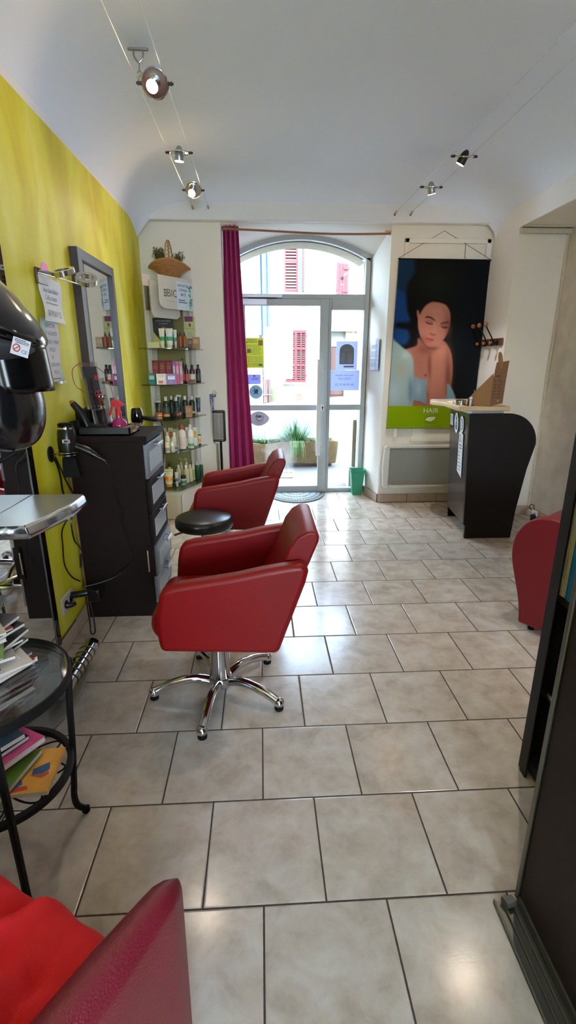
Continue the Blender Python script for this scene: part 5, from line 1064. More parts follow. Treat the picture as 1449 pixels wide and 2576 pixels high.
for y in (4.61, 4.75, 4.89):
    b = MB(); b.tube(cat_rom([(2.138, y, 1.60), (2.10, y, 1.615), (2.075, y, 1.66), (2.04, y+.01, 1.72), (2.02, y+.01, 1.755)], 5), .006, 6); b.tube(cat_rom([(2.138, y, 1.615), (2.10, y, 1.60), (2.085, y, 1.585), (2.075, y, 1.598)], 4), .008, 6); b.sph((2.137, y, 1.612), (.012, .02, .028), 10); h = b.build('hook', BLACKM, t)
    b = MB(); b.sph((2.017, y+.01, 1.765), (.02, .02, .021), 14); b.sph((2.07, y, 1.605), (.016, .016, .017), 12); b.build('knob', KNOB, h)
t = thing('waste_bin', 'green plastic waste bin by the glass door', 'bin', (1.047, 5.36, 0))
GB = mat('green_bin_plastic', (42, 138, 108), .35)
b = MB(); M = T(1.045, 5.35, 0)
def sec(w, d, z): return [(-w, -d, z), (w, -d, z), (w, d, z), (-w, d, z)]
V = sec(.052, .045, 0)+sec(.075, .062, .265)+sec(.082, .068, .265)+sec(.082, .068, .288)+sec(.072, .060, .288)+sec(.049, .042, .01)
b.add(V, [(3, 2, 1, 0)]+[(4*k+i, 4*k+(i+1) % 4, 4*k+4+(i+1) % 4, 4*k+4+i) for k in range(5) for i in range(4)]+[(20, 21, 22, 23)], 0, M); b.build('bucket', GB, t, bevel=.005, smooth=30)
b = MB(); b.tube([(1.045-.082, 5.35-.068, .288), (1.045+.082, 5.35-.068, .288), (1.045+.082, 5.35+.068, .288), (1.045-.082, 5.35+.068, .288)], .004, 6, closed=True); b.build('rim', GB, t)
t = thing('door_mat', 'half-round grey door mat with a fan pattern at the glass door', 'door mat', (.37, 5.4, 0))
RB = mat('grey_rubber_mat', (128, 132, 128), .7, var=.1, bump=.4, bscale=300); RBD = mat('dark_rubber_groove', (74, 78, 76), .7)
C = (.36, 5.455); Rm = .33
b = MB(); b.prism([(C[0]+Rm*1.0*math.cos(-PI*i/40), C[1]+.45*math.sin(-PI*i/40)) for i in range(41)], .001, .008); b.build('backing', RBD, t, bevel=.003)
b = MB()
for ri, (r0, r1) in enumerate(((.12, .30), (.33, .52), (.55, .72), (.75, .85), (.93, .97))):
    k = (8, 14, 20, 26, 40)[ri]
    for i in range(k):
        a0_, a1_ = -PI*(i+.08)/k, -PI*(i+.92)/k
        q = [(C[0]+Rm*r*math.cos(a), C[1]+.45*r*math.sin(a)) for r, a in ((r0, a0_), (r1, a0_), (r1, (a0_+a1_)/2), (r1, a1_), (r0, a1_), (r0, (a0_+a1_)/2))]
        b.prism(q, .008, .012)
b.build('fan_relief', RB, t, smooth=0)
t = thing('acrylic_sign', 'small clear sign holder with a printed sheet on the white door reveal', 'sign', (1.15, 5.25, 1.35))
Mj = frame((1.168, 5.235, 1.508), (.086*-1, -.5, 0), (0, 0, 1)) if False else frame((1.158, 5.235, 1.508), (.17, -1, 0), (0, 0, 1))
b = MB(); b.bx(-.12, .12, -.155, .155, .0, .006, 0, Mj); b.build('holder', CL, t, smooth=0)
b = MB(); b.bx(-.112, .02, -.148, .148, .0065, .007, 0, Mj); b.bx(.02, .112, -.148, .148, .0065, .007, 2, Mj); Mi = Mj @ T(0, 0, .0075); b.lines(-.10, .09, .06, .10, 4, Mi, 1, .4, 3); b.lines(-.10, .09, -.02, .04, 7, Mi, 1, .3, 4); b.poly([(-.11, -.05), (.08, -.05), (.08, -.046), (-.11, -.046)], 1, Mi); b.lines(-.10, .08, -.12, -.06, 5, Mi, 1, .3, 5)
b.build('printed_sheet', [PAPER, INK, mat('pale_blue_sheet', (176, 190, 216), .6)], t, smooth=0)
# ------------------------------------------------------------------ curtain and rod
t = thing('curtain', 'long plum purple curtain gathered at the left of the door', 'curtain', (-.27, 5.04, .03))
def cur(u, v):
    top = v; xl = -.345+(-.05)*(1-v)+.0; xr = -.205+.125*(1-v)**1.2; x = xl+(xr-xl)*u
    am = .034-.010*v; ph = u*2*PI*3.6
    y = 5.055+am*math.sin(ph)+.008*math.sin(u*23+v*5)+.012*(1-v)*math.sin(v*4+u*3)
    return (x+.006*math.sin(ph*2+1)*(1-v*.5), y, .03+2.6*v)
b = MB(); b.grid(cur, 130, 40)
VEL = mat('plum_velvet', (166, 44, 108), .8, var=.15, scale=8, bump=.2, bscale=200)
b.build('fabric', VEL, t, smooth=80, solid=.003)
b = MB()
for i in range(4): b.ring((-.335+.04*i, 5.035, 2.60), .018, .003, 14, 5, 0, T(-.335+.04*i, 5.035, 2.60) @ RX(90) @ RZ(0) @ T(.335-.04*i, -5.035, -2.60))
b.build('eyelet', STEEL, t)
P = cat_rom([(-.35, 5.03, 2.598), (-.1, 5.04, 2.593), (.2, 5.045, 2.583), (.55, 5.045, 2.571), (.85, 5.04, 2.569), (1.20, 5.025, 2.573)], 6)
t = thing('curtain_rod', 'thin brown wooden curtain rod sagging across the door recess', 'curtain rod', (.42, 5.03, 2.57))
b = MB(); b.tube(P, .0095, 10); b.build('pole', mat('brown_wood_rod', (158, 98, 66), .5, var=.15), t)
b = MB(); b.bx(1.15, 1.204, 5.01, 5.04, 2.588, 2.598); b.tube([(1.19, 5.028, 2.573), (1.206, 5.028, 2.573)], .013, 10); b.build('end_bracket', mat('brass_bracket', (180, 150, 90), .4, .6), t)
# ------------------------------------------------------------------ advertising banner
def banner():
    t = thing('banner', 'hanging advertising banner with a dark-haired woman in a pale towel above a green band', 'banner', (1.7, 4.96, .79))
    W, H = 150, 250
    X0, Y0, X1_, Y1 = 205., 250., 852., 1440.
    u = np.linspace(0, 1, W); v = np.linspace(0, 1, H); U, V = np.meshgrid(u, v)          # v=0 top
    PY = 250+V*1192; PX = (205-(PY-245)*.0711)+U*((852-.1228*(PY-260))-(205-(PY-245)*.0711))
    img = np.zeros((H, W, 3)); img[:] = (13, 17, 21)
    def put(pts, col, soft=8., a=1., smooth=True):
        nonlocal img
        if smooth: P = [(p.x, p.y) for p in cat_rom([(x, y, 0) for x, y in pts], 4, True)]
        else: P = pts
        P = np.array(P); n = len(P); ins = np.zeros(PX.shape, bool); d = np.full(PX.shape, 1e9)
        for i in range(n):
            x1, y1 = P[i]; x2, y2 = P[(i+1) % n]
            if y1 != y2:
                c = ((y1 > PY) != (y2 > PY)) & (PX < (x2-x1)*(PY-y1)/(y2-y1)+x1); ins ^= c
            L2 = (x2-x1)**2+(y2-y1)**2+1e-9; tt = np.clip(((PX-x1)*(x2-x1)+(PY-y1)*(y2-y1))/L2, 0, 1)
            d = np.minimum(d, np.hypot(PX-(x1+tt*(x2-x1)), PY-(y1+tt*(y2-y1))))
        s = np.where(ins, d, -d); m = np.clip(.5+s/soft/2, 0, 1)*a
        img = img*(1-m[..., None])+np.array(col)*m[..., None]
    def glow(cx, cy, rx, ry, col, a):
        nonlocal img
        m = np.exp(-(((PX-cx)/rx)**2+((PY-cy)/ry)**2))*a; img = img*(1-m[..., None])+np.array(col)*m[..., None]
    put([(150, 200), (340, 200), (350, 300), (300, 420), (270, 520), (150, 700)], (20, 44, 70), 20)
    put([(150, 450), (240, 470), (285, 540), (270, 600), (290, 660), (230, 668), (150, 650)], (22, 60, 120), 14)
    put([(150, 715), (220, 712), (290, 735), (300, 790), (270, 830), (200, 820), (150, 810)], (22, 58, 112), 12)
    put([(340, 240), (700, 240), (760, 500), (640, 700), (600, 800), (530, 640), (420, 520), (350, 560), (345, 640), (330, 800), (280, 860), (240, 850), (280, 780), (270, 700), (290, 640), (262, 560), (265, 420), (320, 330)], (13, 13, 14), 14)
    glow(470, 400, 120, 110, (22, 30, 22), .7); glow(700, 600, 120, 300, (8, 18, 28), .6)
    sk = (158, 102, 88)
    put([(345, 780), (420, 850), (505, 795), (548, 830), (572, 900), (574, 1000), (568, 1110), (540, 1190), (400, 1200), (310, 1100), (300, 960), (250, 870), (262, 855), (330, 830)], sk, 6)
    glow(560, 1000, 26, 160, (96, 52, 44), .7); glow(380, 860, 50, 36, (112, 62, 52), .75); glow(340, 940, 60, 90, (140, 86, 74), .5)
    put([(335, 585), (352, 600), (350, 665), (342, 660), (330, 610)], (150, 92, 80), 4)
    put([(352, 590), (378, 548), (430, 524), (480, 528), (540, 545), (566, 585), (568, 640), (556, 700), (535, 760), (500, 808), (455, 842), (420, 846), (385, 820), (362, 780), (345, 730), (338, 670)], (164, 108, 94), 5)
    glow(470, 580, 60, 40, (182, 126, 110), .6); glow(548, 690, 26, 80, (110, 62, 54), .7); glow(400, 740, 36, 40, (176, 110, 98), .45); glow(370, 800, 30, 40, (120, 70, 60), .6); glow(455, 690, 14, 50, (184, 130, 114), .5)
    put([(395, 628), (425, 628), (458, 650), (455, 656), (422, 640), (395, 638)], (70, 38, 34), 4); put([(500, 672), (530, 664), (556, 662), (552, 670), (520, 676), (502, 680)], (74, 40, 36), 4)
    glow(425, 662, 30, 12, (132, 80, 72), .7); glow(522, 692, 26, 12, (122, 70, 62), .7)
    put([(395, 662), (415, 674), (442, 676), (440, 682), (414, 681), (397, 670)], (44, 24, 22), 3); put([(500, 694), (520, 702), (545, 698), (542, 706), (518, 709)], (44, 24, 22), 3)
    put([(425, 742), (440, 750), (462, 752), (458, 758), (438, 758), (424, 750)], (110, 60, 54), 5, .8)
    put([(388, 782), (405, 776), (418, 782), (432, 780), (450, 792), (430, 796), (408, 790)], (140, 62, 62), 4); put([(390, 790), (410, 793), (438, 798), (430, 808), (410, 808), (396, 800)], (172, 88, 86), 4)
    put([(345, 560), (380, 525), (440, 512), (520, 520), (575, 560), (590, 640), (575, 680), (566, 600), (540, 552), (500, 534), (440, 528), (395, 552), (365, 590), (352, 612)], (16, 13, 13), 6)
    put([(428, 960), (440, 900), (468, 855), (500, 830), (540, 832), (570, 900), (576, 1010), (562, 1110), (540, 1200), (522, 1290), (388, 1290), (392, 1150), (396, 1050), (410, 950)], (166, 108, 92), 5)
    glow(500, 870, 45, 50, (190, 130, 110), .5); glow(416, 980, 14, 90, (112, 62, 54), .8); glow(440, 850, 40, 14, (112, 62, 52), .7); glow(545, 1060, 22, 160, (100, 56, 48), .75); glow(400, 1200, 16, 60, (130, 76, 64), .6); glow(388, 1045, 8, 8, (90, 46, 42), .8)
    put([(130, 780), (180, 800), (240, 850), (285, 890), (305, 940), (308, 1060), (315, 1160), (312, 1300), (100, 1300)], (140, 160, 164), 8)
    glow(230, 1000, 50, 60, (150, 150, 138), .8); glow(170, 1180, 50, 90, (168, 188, 196), .6); glow(285, 1160, 20, 100, (90, 112, 130), .8); glow(250, 900, 30, 30, (180, 196, 200), .5)
    put([(305, 1062), (350, 1075), (396, 1078), (392, 1160), (388, 1255), (340, 1240), (306, 1228)], (112, 136, 150), 6); glow(340, 1150, 24, 60, (140, 162, 174), .6)
    put([(306, 1230), (340, 1242), (390, 1258), (400, 1290), (306, 1290)], (150, 94, 80), 5)
    put([(540, 1105), (575, 1150), (600, 1225), (606, 1290), (522, 1290), (535, 1190)], (118, 146, 164), 6)
    m = np.clip((PY-1272)/4, 0, 1)[..., None]; img = img*(1-m)+np.array((126, 152, 2))*m
    me = bpy.data.meshes.new('printed_cloth')
    def pos(uu, vv):
        z = 2.352-vv*1.555; xl = 1.278-.02*vv; xr = 2.146+.0*vv; x = xl+(xr-xl)*uu
        return (x, 4.972-.012*math.sin(uu*3.1)*.5-.004*math.sin(vv*9+uu*4), z-.004*uu)
    vs_ = [pos(i/(W-1), j/(H-1)) for j in range(H) for i in range(W)]
    fs_ = [(j*W+i, (j+1)*W+i, (j+1)*W+i+1, j*W+i+1) for j in range(H-1) for i in range(W-1)]
    me.from_pydata([(x-1.7, y-4.96, z-.79) for x, y, z in vs_], [], fs_)
    c = img/255.; c = np.where(c <= .04045, c/12.92, ((c+.055)/1.055)**2.4)*1.15
    at = me.color_attributes.new('Col', 'FLOAT_COLOR', 'POINT'); at.data.foreach_set('color', np.concatenate([c.reshape(-1, 3), np.ones((W*H, 1))], 1).ravel())
    me.materials.append(vcolmat('printed_banner_cloth', .85)); me.polygons.foreach_set('use_smooth', [True]*len(me.polygons)); me.update()
    o = bpy.data.objects.new('printed_cloth', me); COL.objects.link(o); o.parent = t
    o.modifiers.new('s', 'SOLIDIFY').thickness = .0015; o.modifiers['s'].offset = 1
    def P2(px, py):
        vv = (py-250)/1192; xl = 205-(py-245)*.0711; xr = 852-.1228*(py-260); return Vector(pos((px-xl)/(xr-xl), vv))+Vector((0, -.004, 0))
    b = MB(); q = P2(422, 1311); b.text('HAIR', .066, frame(q, (1, 0, 0), (0, 0, 1)), 0, bold=.006, sx=1.05); q = P2(420, 1338); b.text('B O R I S T', .024, frame(q, (1, 0, 0), (0, 0, 1)), 1)
    q = P2(410, 1418); b.text('pro Bio Nature', .022, frame(q, (1, 0, 0), (0, 0, 1)), 1)
    q = P2(418, 1376); M = frame(q, (1, 0, 0), (0, 0, 1)); b.prism([(p.x, p.y) for p in cat_rom([(-.05, -.006, 0), (-.03, .016, 0), (.0, .022, 0), (.05, .022, 0), (.03, -.008, 0), (.0, -.02, 0), (-.03, -.014, 0)], 4, True)], 0, .0008, 0, M)
    b.tube([(-.055, -.016, .001), (.0, .0, .001), (.03, .01, .001)], .0015, 4, 2, M)
    b.build('lettering', [mat('banner_white_print', (226, 232, 206), .5), mat('banner_pale_green_print', (160, 186, 80), .5), mat('banner_green', (126, 152, 2), .5)], t, smooth=0)
    b = MB(); b.tube([(1.272, 4.968, 2.354), (2.150, 4.968, 2.350)], .006, 8); b.build('top_rod', BLACKM, t)
    b = MB(); b.tube([(1.252, 4.966, .798), (2.150, 4.966, .795)], .007, 8); b.build('bottom_rod', mat('banner_green_hem', (116, 142, 4), .5), t)
    b = MB(); b.tube([(1.272, 4.968, 2.357), (1.691, 4.985, 2.593), (2.150, 4.968, 2.353)], .0022, 5); b.tube(cat_rom([(1.886, 4.98, 2.50), (1.895, 4.975, 2.48), (1.897, 4.972, 2.40), (1.90, 4.97, 2.37)], 4), .003, 5); b.ring((0, 0, 0), .009, .002, 12, 5, 0, T(1.90, 4.966, 2.362) @ RX(90)); b.build('hanging_cord', mat('grey_cord', (92, 90, 86), .7), t)
banner()
# ------------------------------------------------------------------ product display on the front wall
UX0, UX1 = -1.075, -.56
t = thing('display_unit', 'white wall display unit with glass shelves and an olive back panel in the corner', 'display unit', (-.82, 4.9, 0))
b = MB(); b.bx(-1.0, -.735, 4.965, 4.985, .3, 2.0); b.build('back_panel', mat('olive_back_panel', (132, 124, 70), .6, var=.06), t, smooth=0)
UW = mat('unit_white', (204, 200, 190), .45)
b = MB(); b.bx(-.735, -.64, 4.955, 4.99, .28, 2.03); b.build('upright', UW, t, bevel=.003)
b = MB(); b.bx(-1.045, -1.0, 4.955, 4.99, .28, 2.03); b.build('upright', UW, t, bevel=.003)
b = MB(); b.bx(-.70, -.675, 4.95, 4.956, .28, 2.0); b.build('slot_rail', mat('beige_slot', (168, 158, 148), .6), t, smooth=0)
b = MB(); b.prism([(-1.04, 4.50), (-.80, 4.47), (-.58, 4.88), (-.58, 4.95), (-1.04, 4.95)], .0, .27); b.build('plinth', UW, t, bevel=.02, seg=3)
b = MB(); Mq = frame((-.80, 4.465, 0), (.22, .41, 0), (0, 0, 1)); b.prism([(.03, .015), (.44, .015), (.46, .04), (.46, .23), (.44, .262), (.07, .262), (.035, .235)], 0, .012, 0, Mq); b.build('front_plate', mat('plate_white', (214, 208, 200), .4), t, bevel=.006)
ZS = {1: 1.557, 2: 1.25, 3: .945, 4: .648, 5: .30}
for k, z in ZS.items():
    b = MB(); b.prism([(UX0+.03, 4.955), (UX0+.005, 4.52), (-1.0, 4.46), (-.775, 4.45), (-.56, 4.94), (-.56, 4.955)], z-.009, z-.001)
    b.build('glass_shelf', GGLASS, t, bevel=.001, seg=1, smooth=0)
for z0, z1 in ((.648, .945), (.948, 1.10)):
    b = MB(); b.bx(-.785, -.778, 4.455, 4.54, z0, z1-.01); b.build('glass_divider', GGLASS, t, smooth=0)
# signs at the top
Ms = frame((-.872, 4.56, 1.885), (.58, .82, 0), (0, 0, 1))
t = thing('header_sign', 'curved white header sign with grey lettering above the glass shelves', 'sign', (-.78, 4.78, 1.85))
b = MB(); b.prism([(.05, .0), (.41, .0), (.41, .262), (.0, .262), (.0, .05), (.012, .018)], 0, .006, 0, Ms); b.build('front_plate', UW, t, bevel=.001)
b = MB(); b.prism([(-.01, -.075), (.26, -.075), (.30, -.05), (.30, .22), (-.04, .22), (-.04, -.04)], -.06, -.054, 0, Ms); b.build('rear_plate', UW, t, bevel=.001)
b = MB(); b.bx(-.10, -.01, .17, .26, -.08, -.074, 0, Ms); b.bx(-.075, -.03, -.02, .17, -.086, -.08, 1, Ms); b.build('side_bracket', [mat('pale_pink_plate', (220, 206, 196), .5), STEEL], t, smooth=0)
b = MB(); M = Ms @ T(.07, .125, .0065); b.text('BIO', .088, M @ T(.092, .0, 0), 0, sx=.98); b.lines(.01, .14, -.066, -.058, 1, M, 1, .8)
for i in range(2):
    for j in range(3): b.poly([(-.012+.019*i, -.03+.022*j), (.003+.019*i, -.03+.022*j), (.003+.019*i, -.014+.022*j), (-.012+.019*i, -.014+.022*j)], 0, M)
b.build('lettering', [mat('grey_green_lettering', (86, 92, 84), .5), mat('pale_grey_lettering', (170, 170, 166), .5)], t, smooth=0)
Mc = Ms @ T(.205, .0, .009)
b = MB(); b.bx(0, .20, .0, .235, 0, .001, 0, Mc); b.text('HAIR NATURE', .03, Mc @ T(.085, .200, .0014), 1, bold=.012, sx=.72); b.text('COIFFURE', .031, Mc @ T(.082, .163, .0014), 1, bold=.012, sx=.72); b.text('MIXTE', .031, Mc @ T(.085, .126, .0014), 1, bold=.012, sx=.72); b.lines(.02, .13, .055, .09, 2, Mc @ T(0, 0, .0014), 1, .5)
b.tube([(.168, .01, .0018), (.172, .20, .0018)], .0012, 4, 2, Mc)
t2 = tag(b.build('card', [mat('pale_blue_card', (206, 220, 236), .5), mat('navy_lettering', (52, 74, 124), .5), mat('leaf_print_green', (96, 150, 116), .6)], smooth=0, origin=None), 'pale blue card reading HAIR NATURE COIFFURE MIXTE leaning on the header sign', 'card')
b = MB(); rn = random.Random(4)
for i in range(34):
    z = .02+.20*rn.random(); a = rn.random()*6.28; l = .020+.016*rn.random(); c, s = math.cos(a), math.sin(a); x = .170+.012*(rn.random()-.5)
    b.poly([(x, z), (x+l*.5*c-.006*s, z+l*.5*s+.006*c), (x+l*c, z+l*s), (x+l*.5*c+.006*s, z+l*.5*s-.006*c)], 0, Mc @ T(0, 0, .0016+.00005*i))
b.build('leaf_print', MATS['leaf_print_green'], t2, smooth=0)
# wicker basket on top
t = thing('wicker_basket', 'boat-shaped wicker basket with a tall handle on top of the display unit', 'basket', (-.81, 4.83, 2.13))
WK = mat('golden_wicker', (178, 128, 78), .55, var=.3, scale=30); bc = (-.812, 4.84)
def bpos(a, v):
    # v 0 base .. 1 rim ; long axis x
    s = v**1.0; rx = .068+.112*s**1.6; ry = .05+.055*s; z = 2.128+.165*v-.105*abs(math.cos(a))**2.2*max(0, v-.35)**1.3
    return Vector((bc[0]+rx*math.cos(a), bc[1]+ry*math.sin(a), z-.02*math.cos(a)*v*.2))
b = MB(); b.grid(lambda u, v: tuple(bpos(2*PI*u, v)-Vector((0, 0, 0))), 48, 12, cu=True); b.poly([tuple(bpos(2*PI*i/48, 0)) for i in range(48)][::-1])
for k in range(19):
    v = (k+.5)/19; P = []
    for i in range(96):
        a = 2*PI*i/96; p = bpos(a, v); w = .0055*(1 if (int(i/3)+k) % 2 else -1); d = Vector((p.x-bc[0], p.y-bc[1], 0)).normalized(); P.append(p+d*(w+.002))
    b.tube(P, .0048, 5, closed=True)
b.build('woven_body', WK, t, smooth=60)
b = MB(); b.tube([bpos(2*PI*i/72, 1)+Vector((0, 0, .003)) for i in range(72)], .0075, 7, closed=True); b.build('rim', WK, t)
b = MB()
for s in (-.014, .014):
    P = cat_rom([(bc[0]+s*1.4, bc[1]-.10, 2.27), (bc[0]+s*1.1, bc[1]-.098, 2.33), (bc[0]+s*.8, bc[1]-.075, 2.41), (bc[0]+s*.4, bc[1]-.02, 2.452), (bc[0]+s*.4, bc[1]+.02, 2.452), (bc[0]+s*.8, bc[1]+.075, 2.41), (bc[0]+s*1.1, bc[1]+.098, 2.33), (bc[0]+s*1.4, bc[1]+.10, 2.27)], 5); b.tube(P, .0045, 6)
    if s > 0: PR = P
    else: PL = P
for i in range(1, len(PL)-1, 2): b.tube([PL[i], PR[i]], .0022, 4)
b.build('handle', WK, t)
b = MB(); rn = random.Random(8); 
for i in range(120):
    a = rn.random()*6.28; side = -1 if rn.random() < .7 else 1; p = Vector((bc[0]+side*(.03+.06*rn.random()), bc[1]-.03+.06*rn.random(), 2.25)); q = p+Vector((side*.06*rn.random()+.02*(rn.random()-.5), .04*(rn.random()-.5), .06+.10*rn.random()*(1 if side < 0 else .6)))
    b.tube([p, (p+q)/2+Vector((0, 0, .01)), q], .0012, 3, 1)
    for k in range(9):
        c = p.lerp(q, .35+.65*rn.random())+Vector((.018*(rn.random()-.5), .018*(rn.random()-.5), .012*(rn.random()-.5))); d = Vector((rn.random()-.5, rn.random()-.5, rn.random()-.3)).normalized()*.011; w = Vector((rn.random()-.5, rn.random()-.5, rn.random()-.5)).normalized()*.004
        b.add([c-d, c+w, c+d, c-w], [(0, 1, 2, 3)], 0)
tag(b.build('artificial_plant', [mat('olive_leaf', (92, 104, 52), .6, var=.3, scale=30), mat('twig_brown', (84, 70, 46), .7)], smooth=0), 'small-leaved green foliage filling the wicker basket', 'plant')
# ------------------------------------------------------------------ products
def pm(c, r=.35): return mat('pack_%d_%d_%d' % c, c, r, var=.06, scale=20)
def prod(kind, x, y, z, w, h, label, cols, rz=0., group='hair care products on the glass shelves'):
    c = [pm(k) for k in cols]+[pm((220, 216, 206))]*2
    t = thing(kind, label, {'product_box': 'box', 'product_tube': 'tube', 'product_bottle': 'bottle', 'pump_bottle': 'bottle', 'spray_bottle': 'bottle', 'product_jar': 'jar'}.get(kind, 'box'), (x, y, z), rz, group)
    r = w/2; b = MB()
    if kind == 'product_box':
        d = min(r, .03); b.bx(-r, r, -d, d, 0, h, 0); 
        if len(cols) > 1:
            b.bx(-r*.7, r*.7, -d-.0006, -d, h*.45, h*.8, 1); 
        if len(cols) > 2: b.bx(-r*.6, r*.3, -d-.0008, -d, h*.1, h*.35, 2)
        b.lines(-r*.6, r*.6, h*.62, h*.9, 3, frame((0, -d-.001, 0), (1, 0, 0), (0, 0, 1)), len(cols)-1, .3, int(w*1e4)); b.build('carton', c, t, smooth=0, world=False)
        return t
    if kind == 'product_tube':
        b = MB(); n = 24; V = []
        for i in range(9):
            q = i/8; wx_ = r*(.72+.28*q); wy = r*.62*(1-q)+.0015; zz = h*.16+h*.84*q; V += [(wx_*math.cos(2*PI*j/n), wy*math.sin(2*PI*j/n), zz) for j in range(n)]
        F = lambda i: [(i*n+j, i*n+(j+1) % n, (i+1)*n+(j+1) % n, (i+1)*n+j) for j in range(n)]
        base = len(b.v); b.v += [Vector(p) for p in V]
        for i in range(8):
            mi = 1 if i in ((2, 3) if len(cols) > 1 else ()) else (2 if i == 7 and len(cols) > 2 else 0)
            b.f += F(i); b.m += [mi]*n
        b.f += [tuple(range(n))[::-1], tuple(range(8*n, 9*n))]; b.m += [0, 0]; b.build('sleeve', c, t, world=False)
        b = MB(); b.lathe([(r*.55, 0), (r*.62, h*.02), (r*.6, h*.16)], 18); b.build('cap', c[len(cols)-1], t, world=False); return t
    if kind == 'product_jar':
        b.lathe([(r*.92, 0), (r, h*.05), (r, h*.66), (r*.9, h*.7)], 22, 0); b.lathe([(r*1.004, h*.15), (r*1.004, h*.5)], 22, len(cols)-1); b.build('body', c, t, world=False)
        b = MB(); b.lathe([(r*.98, h*.68), (r*1.0, h*.7), (r*1.0, h*.98), (r*.94, h), (0, h)], 22); b.build('lid', c[1], t, world=False); return t
    neck = .80 if kind != 'pump_bottle' else .70
    b.lathe([(r*.9, 0), (r, h*.02), (r, h*neck*.84), (r*.86, h*neck*.93), (r*.42, h*neck), (r*.38, h*(neck+.02))], 22, 0, None, 1, .72)
    b.lathe([(r*1.006, h*.12), (r*1.006, h*.50)], 22, 2 if len(cols) > 2 else 0, None, 1, .725)
    if len(cols) > 3: b.lathe([(r*1.01, h*.08), (r*1.01, h*.2)], 22, 3, None, 1, .73)
    b.build('body', c, t, world=False)
    b = MB()
    if kind == 'product_bottle': b.lathe([(r*.46, h*(neck+.01)), (r*.46, h*.985), (r*.42, h), (0, h)], 18)
    elif kind == 'pump_bottle':
        b.lathe([(r*.5, h*.70), (r*.5, h*.80), (r*.15, h*.81), (r*.15, h*.93)], 14); b.tube([(r*.2, 0, h*.955), (-r*.3, 0, h*.965), (-r*1.15, 0, h*.95)], [r*.3, r*.26, r*.14], 8)
    else: b.lathe([(r*.5, h*.79), (r*.52, h*.84), (r*.26, h*.88), (r*.22, h), (0, h)], 14); 
    b.build('cap', c[1], t, world=False)
    return t
W_ = (226, 222, 208); G_ = (18, 40, 34); K_ = (22, 22, 24); BU = (132, 22, 56)
